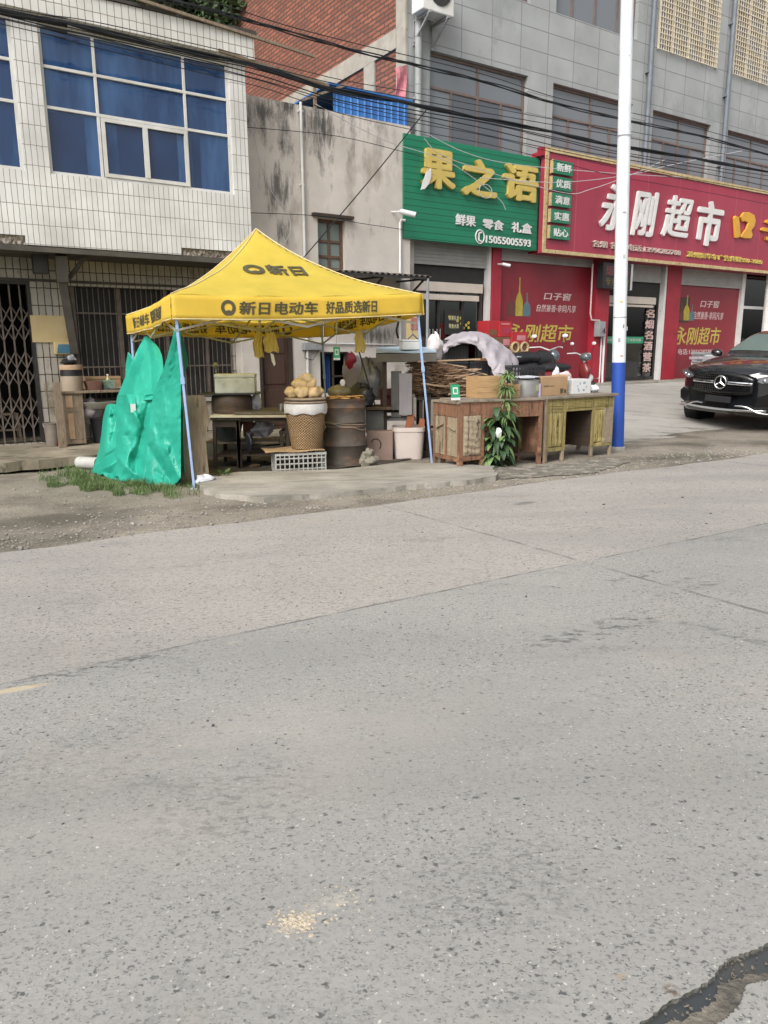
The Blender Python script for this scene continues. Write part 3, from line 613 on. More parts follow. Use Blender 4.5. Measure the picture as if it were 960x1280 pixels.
# ---------------------------------------------------------------- plaster house
t = NT('stained_plaster'); v = t.co(); xz = t.sep(v)
c = t.ramp(t.noise(v, 1.6, 7, .6), .33, .7, (.62,.57,.52), (.49,.45,.41))
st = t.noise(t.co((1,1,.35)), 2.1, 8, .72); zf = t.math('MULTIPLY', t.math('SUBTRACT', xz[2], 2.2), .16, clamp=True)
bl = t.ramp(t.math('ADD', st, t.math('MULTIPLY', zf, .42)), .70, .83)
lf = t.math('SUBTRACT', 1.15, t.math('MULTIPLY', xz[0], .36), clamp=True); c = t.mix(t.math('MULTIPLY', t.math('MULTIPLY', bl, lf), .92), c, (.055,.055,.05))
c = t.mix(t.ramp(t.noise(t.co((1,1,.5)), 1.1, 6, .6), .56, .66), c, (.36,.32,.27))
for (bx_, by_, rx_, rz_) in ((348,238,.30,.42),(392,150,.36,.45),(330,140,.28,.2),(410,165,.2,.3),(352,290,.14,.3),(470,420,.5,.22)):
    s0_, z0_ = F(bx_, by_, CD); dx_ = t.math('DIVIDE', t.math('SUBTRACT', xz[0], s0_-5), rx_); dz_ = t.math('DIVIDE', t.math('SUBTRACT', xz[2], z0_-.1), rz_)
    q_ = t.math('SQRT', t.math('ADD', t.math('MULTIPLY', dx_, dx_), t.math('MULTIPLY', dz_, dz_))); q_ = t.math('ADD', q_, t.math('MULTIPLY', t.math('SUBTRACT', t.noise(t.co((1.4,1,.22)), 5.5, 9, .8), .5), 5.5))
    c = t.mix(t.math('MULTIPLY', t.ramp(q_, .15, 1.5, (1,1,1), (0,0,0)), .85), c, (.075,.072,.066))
t.bump(t.noise(v, 9, 6), .25, .02)
M['plaster'] = t.fin(c, .92, 0, .25)
Pm = fth('plaster_house', 'house of bare stained plaster between the tiled house and the green sign', 'house', 5, -CD, .1)
y = -CD; wA = (4.87, 5.45, 3.0, 3.9); lw = (*F(400,440,CD)[:1], *F(436,440,CD)[:1], F(400,492,CD)[1], F(400,440,CD)[1]); dr = (3.62, 4.17, .1, 2.25)
dr2 = (F(322,400,CD)[0], F(364,400,CD)[0], .1, 2.3)
mb = MB(); mb.wall(3.3, 6.93, -.3, 5.72, y, y+.2, [wA, (lw[0], lw[1], lw[2], lw[3]), dr2]); mb.box(6.73, 6.93, y+.2, 4, -.3, 5.72); mb.box(3.3, 3.34, y+.2, 4, -.3, 5.72); Pm.part('wall', mb, M['plaster'])
mb = MB(); mb.box(3.3, 6.93, y+.2, 4, 5.5, 5.6); Pm.part('roof', mb, M['soot'])
mb = MB(); mb.box(3.36, 6.7, 1.2, 1.3, -.3, 5.4); mb.box(3.36, 6.7, y+.21, 1.2, -.1, .1); Pm.part('interior_wall', mb, M['soot'])
M['door_brown'] = mat('brown_door', (.085,.045,.03), (.05,.028,.02), sc_=6, stretch=(8,1,1), rough=.55)
mb = MB(); mb.box(dr2[0]+.05, dr2[1]-.05, y+.08, y+.12, .1, 2.25)
for z0, z1 in ((.2,.85),(.95,1.4),(1.5,2.15)): mb.box(dr2[0]+.12, dr2[1]-.12, y+.065, y+.08, z0, z1)
d_ = Pm.part('door', mb, M['door_brown'], bevel=.006); mb = MB(); mb.box(dr2[0]-.0, dr2[0]+.05, y-.02, y+.14, .1, 2.3).box(dr2[1]-.05, dr2[1], y-.02, y+.14, .1, 2.3).box(dr2[0], dr2[1], y-.02, y+.14, 2.25, 2.3); Pm.part('door_frame', mb, M['wood_dark'], parent=d_)
M['win_brown'] = mat('brown_window_wood', (.14,.075,.05), (.08,.045,.032), sc_=9, rough=.7)
M['frost'] = mat('frosted_glass', (.20,.24,.215), (.14,.17,.155), sc_=2, rough=.25, bump=.02)
cx = (wA[0]+wA[1])/2; paned(Pm, 'window', wA[0], wA[1], wA[2], wA[3], y+.1, [cx], [3.52, 3.25], M['win_brown'], M['frost'], .055, .05, label='small wooden window with six frosted panes')
mb = MB(); mb.box(wA[0]-.12, wA[1]+.14, y-.1, y+.02, 3.92, 3.97); Pm.part('window_hood', mb, M['wood_dark'])
mb = MB(); mb.box(lw[0], lw[0]+.04, y+.06, y+.1, lw[2], lw[3]).box(lw[1]-.04, lw[1], y+.06, y+.1, lw[2], lw[3]).box(lw[0], lw[1], y+.06, y+.1, lw[3]-.04, lw[3]).box(lw[0]+.3, lw[0]+.33, y+.06, y+.1, lw[2], lw[3]).box(lw[0]+.3, lw[1], y+.06, y+.1, lw[2]+.3, lw[2]+.33); w = Pm.part('window', mb, M['wood_dark'], label='open lower window with a blue curtain')
M['curtain'] = mat('blue_curtain', (.02,.06,.22), (.014,.04,.15), sc_=3, rough=.8)
mb = MB(); mb.grid(14, 4, lambda a, b: (lw[0]+.16+.14*a, y+.15+.02*math.sin(a*22), lw[2]+(lw[3]-lw[2])*b)); Pm.part('curtain', mb, M['curtain'], parent=w, solid=.006)
mb = MB(); s, z = F(374,125,CD)[0], 5.75; mb.tube([(s, y-.05, z), (s, y-.05, .4)], .025, 8)
for zz in (5.6, 4.4, 3.2, 2.0): mb.box(s-.04, s+.04, y-.06, y, zz, zz+.03)
Pm.part('drainpipe', mb, M['white_metal'])
M['blue_sheet'] = mat('blue_sheet_metal', (.05,.20,.52), (.035,.14,.40), sc_=3, rough=.45, bump=.05, c3=(.02,.06,.16), s3=4, t3=.62)
a = F(412,130,CD)[0]; b = 6.9
mb = MB(); mb.grid(88, 1, lambda u, v: (a+.1+(b-a-.1)*u, y+.05-.03*(abs(((u*11) % 1)-.5) < .1), 5.73+(.42 - .0*u)*v)); mb.box(a, b+.1, y+.0, 2.2, 6.16, 6.19); Pm.part('rooftop_shed', mb, M['blue_sheet'], label='blue corrugated sheet wall on the roof', solid=.004)
mb = MB(); mb.box(a-.25, a-.2, y+.1, y+.15, 5.6, 6.1); mb.bar((a-.6, y, 5.78), (a+.35, y, 6.2), .04); mb.box(a, b, 1.2, 1.25, 5.6, 6.16); Pm.part('shed_frame', mb, M['wood_grey'])
# awning
Aw = fth('lean_to_awning', 'low dark corrugated awning projecting from the plaster wall behind the yellow canopy', 'awning', 5.2, -CD, 2.7)
p0 = F(497, 346, 1.3); zA = F(497,346,1.3)[1]
mb = MB(); mb.grid(70, 1, lambda u, v: (4.7+2.0*u, y-.02-1.0*v, zA+.14-.1*v+.02*math.sin(u*2*PI*16))); Aw.part('roof_sheet', mb, M['soot'], solid=.006, label='dark corrugated sheet')
mb = MB()
for s in (4.8, 5.7, 6.62): mb.bar((s, y, zA+.02), (s, y-1.0, zA), .035); mb.bar((s, y, zA-.5), (s, y-.9, zA), .03)
mb.bar((4.7, y-1.0, zA), (6.66, y-1.0, zA), .04); Aw.part('frame', mb, M['black_metal'])
s_ = 6.62; mb = MB(); mb.tube([(s_, y-1.0, zA), (s_, y-1.0, .2)], .028, 8); Aw.part('post', mb, M['grey_metal'])
# wall fittings
a = F(395,429,CD); b = F(494,431,CD); mb = MB(); mb.tube([(0,0,0),(b[0]-a[0],0,b[1]-a[1])], .014, 6); one('wall_conduit', 'thin white horizontal conduit along the plaster wall behind the stall', 'pipe', mb, M['plastic_white'], wor(a[0], y-.03, a[1]), FA)
a = F(377,428,CD); b = F(400,446,CD); th = fth('fuse_box', 'grey fuse box with a hanging cable loop on the plaster wall beside the brown door', 'fuse box', a[0], y, b[1])
mb = MB(); mb.box(a[0], b[0], y-.1, y, b[1]+.12, a[1]); th.part('case', mb, M['grey_metal'], bevel=.01); mb = MB(); mb.tube([(a[0]+.04,y-.06,b[1]+.12),(a[0]+.02,y-.07,b[1]-.02),(a[0]+.18,y-.07,b[1]-.06),(b[0]-.05,y-.06,b[1]+.12)], .008, 5); th.part('cable', mb, M['black_plastic'])
def camera_thing(label, px, py, base_d, ln=.32, r=.05):
    s, z = F(px, py, base_d); th = fth('security_camera', label, 'camera', s, -base_d, z)
    mb = MB(); a = Vector((s, -base_d, z)); b = a+Vector((ln*.75, -ln*.55, -ln*.22)); mb.tube([a, a+(b-a)*.12, b], [r*.8, r, r], 14); th.part('housing', mb, M['plastic_white'], smooth=50)
    mb = MB(); d = (b-a).normalized(); mb.tube([b+d*.001, b+d*.015], r*.7, 12); th.part('lens', mb, M['black_plastic'])
    mb = MB(); mb.tube([a+Vector((-.02,.25,.02)), a+Vector((.05,.02,-.0))], .018, 6); th.part('bracket', mb, M['plastic_white'])
camera_thing('white bullet security camera at the left edge of the green shop sign', 500, 264, .55)
a = F(500,275,.35); mb = MB(); z0 = F(497,440,.35)[1]; mb.tube([(.12,0,.0),(.03,0,0),(0,0,-.04),(0,0,z0-a[1])], .025, 8); one('cable_pipe', 'white upright pipe bent under the bullet camera at the corner of the plaster wall', 'pipe', mb, M['plastic_white'], wor(a[0], -.35, a[1]), FA, smooth=50)
# ---------------------------------------------------------------- grey shop building
M['panel'] = tilemat('grey_stone_panel', (.385,.40,.40), (.345,.36,.36), (.17,.175,.175), .8, .415, .009, dirt=(.26,.275,.27), dt=.55, warp=0, rough=.55, bump=.2, ds=.8)
M['brick'] = tilemat('raw_brick', (.36,.125,.075), (.22,.075,.05), (.09,.055,.042), .30, .088, .017, axes='yz', offs=.5, dirt=(.16,.07,.05), dt=.58, warp=.004, rough=.92, bump=1.0)
M['beam'] = mat('raw_concrete_beam', (.42,.39,.33), (.30,.275,.23), sc_=4, rough=.95, bump=.5, bs=14, c3=(.14,.12,.10), s3=3, t3=.64)
Gb = fth('shop_building', 'grey panelled building with shops below and a raw red brick side wall', 'building', 14, 0, .74)
S0, S1, Z1 = 7.08, 36.0, 12.4; FL = .74
wins = [(7.62,10.24,0),(11.0,13.68,0),(14.43,16.8,0),(17.56,20.2,0),(20.9,23.5,0),(24.3,26.9,0)]
wz = (5.2, 7.27); wz3 = (8.65, 10.8)
row3 = [(7.62,10.24),(11.0,13.68),(14.43,16.76),(17.5,20.1),(20.9,23.5),(24.3,26.9)]
holes = [(a, b, *wz) for a, b, _ in wins] + [(a, b, *wz3) for a, b in row3]
mb = MB(); mb.wall(S0, S1, 4.2, Z1, 0, .3, holes); Gb.part('front_wall', mb, M['panel'], label='grey stone panel front wall')
mb = MB(); mb.box(S0, S1, .3, .31, 4.2, Z1) if False else None
mb.box(S0+.3, S1, 1.4, 1.5, 4.2, Z1-.2); mb.box(S0+.3, S1, .32, 1.4, 7.9, 8.0); Gb.part('interior_wall', mb, M['soot'])
mb = MB(); mb.box(S0, S1, .3, 8.3, Z1-.1, Z1); Gb.part('roof', mb, M['soot'])
mb = MB(); mb.box(S0-.03, S0+.24, .3, 8.3, -.2, Z1); mb.box(S0+.24, S1, 8.1, 8.3, -.2, Z1-.1); mb.box(S1-.2, S1, 0.3, 8.1, -.2, Z1-.1); Gb.part('side_wall', mb, M['brick'], label='raw red brick side wall')
def on_side(px, py):
    r = ray(px, py); n = Vector((CA, SA, 0)); p0 = wor(S0-.03, 0); tt = (p0-CAM).dot(n)/r.dot(n); p = CAM+r*tt; return loc(p)[1], p.z
q0 = on_side(506, 30); q1 = on_side(506, 55); zb1, zb0 = q0[1], q1[1]
mb = MB(); mb.box(S0-.07, S0-.032, .3, 8.3, zb0, zb1); yp = on_side(463, 90)[0]; mb.box(S0-.068, S0-.034, yp-.2, yp+.2, 5, zb0-.003); mb.box(S0-.05, S0+.02, 0.0, .32, 4.2, Z1); Gb.part('concrete_frame', mb, M['beam'], label='exposed concrete beam and post on the brick side wall')
M['win_frame'] = mat('bronze_frame', (.19,.135,.115), (.13,.095,.082), sc_=6, rough=.45, bump=.03)
M['win_glass'] = NT('window_glass_grey').fin((.17,.185,.20), .06, 0, .7)
M['win_dark'] = NT('window_glass_dark').fin((.095,.105,.12), .06, 0, .7)
for i, (a, b, _) in enumerate(wins):
    zt = wz[1]-.62; c = (a+b)/2
    w = paned(Gb, 'window', a, b, wz[0], wz[1], .10, [c, (a+.62, wz[0], zt), (b-.66, wz[0], zt)], [zt], M['win_frame'], M['win_glass'], .055, .06)
    mb = MB(); mb.box(a+.06, c-.04, .15, .155, wz[0]+.05, zt-.04) if i % 2 else mb.box(a+.65, b-.7, .122, .126, wz[0]+.05, zt-.04); Gb.part('sash_glass', mb, M['win_dark'], parent=w)
for i, (a, b) in enumerate(row3):
    w = paned(Gb, 'window', a, b, wz3[0], wz3[1], .10, [(a+b)/2, a+.6, b-.6], [wz3[1]-.6], M['win_frame'], M['win_glass'], .055, .06)
    if i in (2, 3):
        g = MB(); y = -.06
        for k in range(27): s = a+(b-a)*k/26; g.box(s-.009, s+.009, y, y+.018, wz3[0]-.05, wz3[1]+.05)
        for k in range(20): z = wz3[0]-.05+k*.115; g.box(a-.02, b+.02, y-.012, y, z-.008, z+.008)
        for k in (0, 6, 13, 20, 26): s = a+(b-a)*k/26; g.box(s-.022, s+.022, y+.02, y+.05, wz3[0]-.05, wz3[1]+.05)
        M.setdefault('grille', mat('cream_grille', (.74,.66,.52), (.62,.54,.41), rough=.5, bump=0)); Gb.part('window_grille', g, M['grille'], label='cream steel security grille')
def dpipe(px, py, base=0, r=.055, m='grey_metal'):
    s = F(px, py, base)[0]; mb = MB(); mb.tube([(s, -.1, Z1-.3), (s, -.1, 5.6)], r, 10)
    for z in (6.3, 8, 9.7, 11.4): mb.box(s-.08, s+.08, -.12, 0, z, z+.04)
    Gb.part('downpipe', mb, M[m], smooth=50)
M['pipe_blue'] = mat('slate_pipe', (.17,.19,.22), (.13,.15,.17), rough=.5, bump=.03)
dpipe(808, 100, 0, .06, 'pipe_blue'); dpipe(907, 100, 0, .06, 'pipe_blue'); dpipe(519, 80, 0, .07, 'panel')
# air conditioner
z0 = F(566,10,.8)[1]
th = fth('air_conditioner', 'white air conditioner unit on a bracket high on the grey wall above the green sign', 'air conditioner', 7.5, -.1, z0)
s0, s1 = F(545,20,.8)[0]-.08, F(545,20,.8)[0]+.66
mb = MB(); mb.box(s0, s1, -.5, -.14, z0, z0+.75); th.part('body', mb, M['white_metal'], bevel=.02); mb = MB(); mb.lathe([(.26,0),(.26,.02)], 20); mb2 = MB(); mb2.add([(s0+.4+v[0], -.52+v[2], z0+.38+v[1]) for v in mb.v], mb.f); th.part('fan_grille', mb2, M['black_metal'])
mb = MB()
for s in (s0+.15, s1-.15): mb.bar((s,-.02,z0-.03),(s,-.55,z0-.03),.04); mb.bar((s,-.02,z0-.4),(s,-.5,z0-.04),.035); mb.bar((s,-.02,z0),(s,-.02,z0-.45),.035)
th.part('bracket', mb, M['grey_metal'])
# ---- shop fronts below the signs
zs = 3.45
def shut(s0, s1, z0, z1, y=.02):
    mb = MB(); z = z0
    while z < z1-.001:
        zz = min(z+.07, z1); mb.box(s0, s1, y, y+.03, z, zz-.008); mb.box(s0, s1, y+.012, y+.04, zz-.008, zz); z = zz
    return mb
M['shutter'] = mat('shutter_slats', (.36,.36,.34), (.28,.28,.265), sc_=3, rough=.5, bump=.03)
mb = MB(); mb.box(S0, S0+.15, -.02, .3, .0, 4.2); mb.box(S0, S1, .05, .3, 3.9, 4.2); Gb.part('pier', mb, M['plaster'])
def zat(px, py, d=0): return F(px, py, d)[1]
rs0 = F(608, 380)[0]; rs1 = F(622, 380)[0]          # red pier between the shops
Gb.part('shutter', shut(S0+.15, rs0, zat(560,332), 3.9), M['shutter'], label='rolled up shutter over the fruit shop')
red = [(rs0+.08, F(622,380)[0], -.1), (F(737,400)[0], F(754,400)[0], -.16), (F(829,400)[0], F(846,400)[0], -.06), (22.6, 23.2, -.16), (27, 27.6, -.16), (31, 31.6, -.16)]
for a, b, y in red: mb = MB(); mb.box(a, b, y, .3, .3, 3.9); Gb.part('red_pier', mb, M['red_paint'])
for a, b in ((rs0, rs0+.07), (F(827,400)[0]-.03, F(829,400)[0]-.02), (F(922,400)[0], F(926,400)[0])): mb = MB(); mb.box(a, b, -.05, .1, .6, 3.9); Gb.part('shutter_rail', mb, M['white_metal'])
pw0, pw1 = F(622,380)[0], F(737,400)[0]; zt1 = zat(680,330)
Gb.part('shutter', shut(pw0, pw1, zt1, 3.9, -.03), M['shutter'], label='rolled up shutter over the left red poster wall')
Gb.part('shutter', shut(F(785,345)[0], F(827,345)[0], zat(800,352), 3.9), M['shutter'], label='rolled up shutter over the supermarket door')
pw2, pw3 = F(846,400)[0], F(922,400)[0]
Gb.part('shutter', shut(pw2, pw3, zat(880,358), 3.9, -.03), M['shutter'], label='rolled up shutter over the right red poster wall')
# red poster walls
t = NT('poster_red'); v = t.co(); c = t.ramp(t.noise(v, 1.2, 4), .3, .7, (.25,.024,.036), (.19,.018,.028)); M['poster'] = t.fin(c, .35, 0, .5)  # red darkened to include the shade below the signboard
M['poster_dk'] = mat('poster_dark', (.06,.03,.02), (.03,.018,.014), rough=.4); M['gold'] = mat('gold_print', (.50,.41,.09), (.40,.32,.06), rough=.4, bump=0)
M['print_white'] = mat('white_print', (.62,.50,.48), (.55,.44,.42), rough=.5, bump=0); M['bottle_r'] = mat('bottle_red_print', (.13,.05,.04), bump=0); M['bottle_y'] = mat('bottle_gold_print', (.42,.34,.05), bump=0); M['bottle_b'] = mat('bottle_blue_print', (.10,.19,.22), bump=0)
def poster(s0, s1, zt, px):
    mb = MB(); mb.box(s0, s1, .03, .3, .3, zt); w = Gb.part('poster_wall', mb, M['poster'], label='red printed poster wall'); y = .027
    def T(txt, x0, y0, x1, y1, m, bold=.01, sh=0):
        a = F(x0, y0); b = F(x1, y1); Gb.part('lettering', text_fit(txt, a[0], b[0], b[1], a[1], y, .003, bold, sh), m, parent=w)
    def bottle(s, z, h, r, m):
        P = [(r*.9,0),(r,.03*h),(r,.38*h),(r*.75,.5*h),(r*.2,.62*h),(r*.16,.95*h),(r*.22,h)]
        poly = [(s+x, z+q) for x, q in P]+[(s-x, z+q) for x, q in reversed(P)]
        mb = MB(); mb.prism(poly, y-.002, y+.0025); Gb.part('bottle_print', mb, m, parent=w)
    return T, bottle, y, w
T, bot, y, w = poster(pw0, pw1, zt1, 0)
a = F(635,393); b = F(664,393); zb = zat(650,395); w3 = (b[0]-a[0])/3
bot(a[0]+w3*.5, zb, .56, w3*.48, M['bottle_r']); bot(a[0]+w3*1.5, zb, .84, w3*.46, M['bottle_y']); bot(a[0]+w3*2.5, zb, .52, w3*.48, M['bottle_b'])
T('口子窖', 681, 365, 715, 376, M['print_white'], .01, .15); T('自然兼香·非同凡享', 672, 380, 721, 391, M['print_white'], 0, .15); T('永刚超市', 634, 404, 717, 428, M['gold'], .014, .15)
T, bot, y, w = poster(pw2, pw3, zat(880,358), 1)
mb = MB(); a = F(848,403); b = F(864,372); mb.box(a[0], b[0], y, y+.002, a[1], b[1]+.0); Gb.part('picture_print', mb, M['poster_dk'], parent=w); y = .024
bot(a[0]+.14, a[1]+.06, .44, .11, M['bottle_r']); bot(a[0]+.36, a[1]+.06, .66, .13, M['bottle_y']); bot(a[0]+.6, a[1]+.06, .42, .11, M['bottle_b']); y = .027
T('口子窖', 877, 375, 900, 385, M['print_white'], .01, .15); T('自然兼香·非同凡享', 868, 389, 905, 400, M['print_white'], 0, .15); T('永刚超市', 843+2, 408, 901, 431, M['gold'], .014, .15); T('电话:13956282788', 849, 436, 893, 443, M['print_white'], .0)
# glazed shop doors and the rooms behind them
M['shop_glass'] = glass('shop_glass', (.50,.56,.54), .93); M['door_header'] = mat('door_header', (.60,.53,.46), (.5,.44,.38), sc_=3, rough=.35, bump=0)
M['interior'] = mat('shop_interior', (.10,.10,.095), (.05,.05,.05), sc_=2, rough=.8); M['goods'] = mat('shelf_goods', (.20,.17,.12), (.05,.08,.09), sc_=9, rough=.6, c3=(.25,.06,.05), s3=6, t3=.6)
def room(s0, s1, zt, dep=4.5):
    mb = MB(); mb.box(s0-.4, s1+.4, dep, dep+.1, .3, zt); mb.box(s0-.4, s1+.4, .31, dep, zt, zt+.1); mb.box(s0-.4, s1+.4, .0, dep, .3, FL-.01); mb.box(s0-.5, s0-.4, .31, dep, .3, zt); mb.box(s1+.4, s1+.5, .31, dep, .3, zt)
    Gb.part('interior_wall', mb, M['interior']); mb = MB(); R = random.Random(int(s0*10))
    for k in range(3):
        x = s0+.1+(s1-s0-.8)*k/2; mb.box(x, x+.7, 2.6, 3.0, FL, FL+1.7)
    for k in range(26): x = R.uniform(s0, s1-.3); z = FL+R.choice([.1,.5,.9,1.3,1.7]); mb.box(x, x+R.uniform(.1,.25), 2.35+.001*k, 2.58, z, z+R.uniform(.15,.3))
    Gb.part('shelves', mb, M['goods'])
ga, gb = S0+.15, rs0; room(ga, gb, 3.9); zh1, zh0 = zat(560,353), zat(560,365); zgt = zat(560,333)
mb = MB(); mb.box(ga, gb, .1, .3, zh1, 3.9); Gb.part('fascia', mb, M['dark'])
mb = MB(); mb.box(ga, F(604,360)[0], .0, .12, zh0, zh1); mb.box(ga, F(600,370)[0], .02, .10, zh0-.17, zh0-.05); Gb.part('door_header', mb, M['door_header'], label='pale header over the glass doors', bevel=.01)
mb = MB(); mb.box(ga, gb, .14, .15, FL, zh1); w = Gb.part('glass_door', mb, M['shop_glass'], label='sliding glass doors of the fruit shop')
mb = MB()
for px in (520, 552, 582, 604): s = F(px, 400)[0]; mb.box(s-.03, s+.03, .1, .135, FL, zh0)
Gb.part('door_frame', mb, M['black_metal'], parent=w); mb = MB()
for px in (540, 544, 549, 553): s = F(px, 415)[0]; mb.tube([(s,.08,zat(px,425)),(s,.08,zat(px,411))], .012, 6)
Gb.part('door_handle', mb, M['steel'], parent=w)
M['green_print'] = mat('green_print', (.03,.30,.16), bump=0); M['cream_print'] = mat('cream_print', (.55,.52,.30), bump=0)
mb = MB(); a = F(560,418); b = F(584,388); mb.box(a[0], b[0], .128, .132, a[1], b[1]); w2 = Gb.part('door_poster', mb, M['dark'], parent=w, label='dark poster with small coloured fruit printing on the glass door')
R = random.Random(2); mb = MB()
for i in range(9):
    s = a[0]+.1+.6*R.random(); z = b[1]-.12-.25*R.random(); mb.blob((s,.126,z), .035, .004, .035, 0, i, 8, 4)
w2b = mb
for i, tx in enumerate(('鲜果礼盒', '零食水果')): zz = a[1]+.30-i*.17; Gb.part('lettering', text_fit(tx, a[0]+.12, b[0]-.12, zz, zz+.1, .127, .002, .02), M['cream_print'], parent=w)
Gb.part('fruit_print', w2b, M['gold'], parent=w)
# supermarket door
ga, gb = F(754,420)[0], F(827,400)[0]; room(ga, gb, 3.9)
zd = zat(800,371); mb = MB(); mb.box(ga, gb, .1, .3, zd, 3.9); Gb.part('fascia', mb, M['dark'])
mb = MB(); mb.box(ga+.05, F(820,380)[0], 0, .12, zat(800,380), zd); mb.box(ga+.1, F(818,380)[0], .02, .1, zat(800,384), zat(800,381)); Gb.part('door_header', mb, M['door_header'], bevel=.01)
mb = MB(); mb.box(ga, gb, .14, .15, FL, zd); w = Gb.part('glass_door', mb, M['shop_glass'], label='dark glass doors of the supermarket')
mb = MB()
for px in (758, 784, 812, 824): s = F(px, 420)[0]; mb.box(s-.035, s+.035, .1, .135, FL, zd)
mb.box(ga, gb, .1, .135, FL, FL+.1); Gb.part('door_frame', mb, M['black_metal'], parent=w)
M['pink_print'] = mat('pale_pink_print', (.60,.42,.38), bump=0); s = F(814,420)[0]
for i, ch in enumerate('名烟名酒营茶'):
    px = 816-i*1.0; z1_ = F(816-i*1.1, 386+i*13.6)[1]; z0_ = F(816-i*1.1, 397+i*13.6)[1]; Gb.part('lettering', text_fit(ch, s-.16, s+.2, z0_, z1_, .092, .004, .03), M['pink_print'], parent=w, label='vertical pale pink lettering')
mb = MB(); a = F(758,429); b = F(808,421); mb.box(a[0], b[0], .086, .09, a[1], b[1]); w2 = Gb.part('green_strip', mb, M['green_print'], parent=w); Gb.part('lettering', text_fit('小心玻璃 推拉门 欢迎光临', a[0]+.1, b[0]-.1, a[1]+.05, b[1]-.04, .084, .002, 0), M['print_white'], parent=w)
mb = MB(); a = F(783,413); b = F(788,408); mb.box(a[0], b[0], .086, .09, a[1], b[1]); Gb.part('sticker', mb, M['plastic_white'], parent=w)
# dark glazed bay at the right with a white column
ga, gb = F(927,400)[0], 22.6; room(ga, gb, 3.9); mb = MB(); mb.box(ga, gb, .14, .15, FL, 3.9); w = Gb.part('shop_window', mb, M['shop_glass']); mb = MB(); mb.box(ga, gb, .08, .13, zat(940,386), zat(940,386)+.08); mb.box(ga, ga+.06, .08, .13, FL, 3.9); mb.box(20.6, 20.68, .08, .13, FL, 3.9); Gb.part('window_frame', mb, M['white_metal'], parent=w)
mb = MB(); s = F(957,400,.35)[0]; mb.lathe([(.13,.5),(.13,4.0)], 16, (s+.08,-.35)); Gb.part('column', mb, M['white_metal'], smooth=50, label='round white column')
for a, b in ((23.2,27),(27.6,31),(31.6,35.8)): mb = shut(a, b, FL, 3.9); Gb.part('shutter', mb, M['shutter'], label='closed shutter')
mb = MB(); mb.box(rs0-.2, S1, -.55, .02, .35, FL); mb.box(rs0-.2, S1, -.9, -.552, .3, FL-.14); Gb.part('step', mb, M['pad'], label='low concrete step in front of the shops')
mb = MB(); mb.box(S0, rs0-.2, -.4, .02, .0, FL-.02); Gb.part('step', mb, M['pad'])
# ================================================================ SIGNS
t = NT('green_slats'); v = t.co(); x = t.sep(v); m_ = t.math('FRACT', t.math('MULTIPLY', x[2], 1/.118))
ln = t.ramp(m_, .0, .12, (1,1,1), (0,0,0)); c = t.mix(ln, t.ramp(t.noise(v, 1.5, 3), .3, .7, (.012,.20,.105), (.010,.17,.09)), (.008,.06,.035)); t.bump(t.math('MULTIPLY', t.math('SUBTRACT', 1.0, ln), 1.0), .4, .01); M['green_slat'] = t.fin(c, .4, 0, .5)
M['letter_gold'] = mat('letter_gold', (.62,.48,.14), (.54,.41,.11), sc_=3, rough=.4, bump=.02, c3=(.34,.23,.06), s3=4, t3=.66); M['letter_side'] = mat('letter_side', (.16,.13,.06), bump=0)
M['letter_white'] = mat('letter_white', (.76,.75,.73), (.66,.65,.64), rough=.4, bump=.02)
gs = fth('shop_sign', 'green slatted signboard with large gold characters over the fruit shop', 'sign', 8.5, -.35, 3.7)
g0, g1, gz0, gz1 = 6.75, 10.32, 3.68, 5.57; y = -.35
mb = MB(); mb.box(g0, g1, y, y+.1, gz0, gz1); gs.part('panel', mb, M['green_slat']); mb = MB(); mb.box(g0+.02, g1-.02, y+.1, 0, gz1-.12, gz1-.02).box(g0+.02, g0+.08, y+.1, 0, gz0+.02, gz1-.12); gs.part('frame', mb, M['grey_metal'])
def ST(th, txt, x0, y0, x1, y1, d, m, dep=.06, bold=.03, sh=0, name='letter', off=.03, label=None, back=True):
    a = F(x0, y0, d); b = F(x1, y1, d)
    L = th.part(name, text_fit(txt, a[0], b[0], b[1], a[1], -d-off, dep, bold, sh), m, label=label); return L
ST(gs, '果', 525, 184, 567, 240, .36, M['letter_gold'], .07, .045); ST(gs, '之', 576, 196, 619, 250, .36, M['letter_gold'], .07, .05); ST(gs, '语', 628, 203, 670, 255, .36, M['letter_gold'], .07, .045)
# white leaf on the first character
a = F(530, 238, .42); mb = MB(); P = [(0,0),(.05,.16),(.13,.32),(.24,.42),(.25,.28),(.19,.12),(.09,.02)]; mb.prism([(a[0]+u-.1, a[1]+v) for u, v in P], -.46, -.445); gs.part('leaf', mb, M['letter_white'], label='white leaf replacing a stroke of the first character')
ST(gs, '鲜果', 569, 267, 594, 284, .36, M['letter_white'], .02, .03, name='lettering', off=.012); ST(gs, '零食', 603, 273, 629, 289, .36, M['letter_white'], .02, .03, name='lettering', off=.012); ST(gs, '礼盒', 639, 277, 664, 293, .36, M['letter_white'], .02, .03, name='lettering', off=.012)
ST(gs, '15055005593', 607, 294, 663, 309, .36, M['letter_white'], .012, .03, name='lettering', off=.008, label='telephone number')
a = F(594, 304, .36); b = F(605, 288, .36); cx, cz = (a[0]+b[0])/2, (a[1]+b[1])/2; rr = (b[0]-a[0])/2
mb = MB(); mb.tube([(cx+rr*math.cos(k*PI/12), -.37, cz+rr*1.15*math.sin(k*PI/12)) for k in range(24)], .014, 5, True); mb.bar((cx-.03,-.37,cz-.07),(cx-.03,-.37,cz+.07),.025); mb.bar((cx-.03,-.37,cz+.07),(cx+.04,-.37,cz+.09),.03); mb.bar((cx-.03,-.37,cz-.07),(cx+.04,-.37,cz-.09),.03); gs.part('telephone_mark', mb, M['letter_white'])
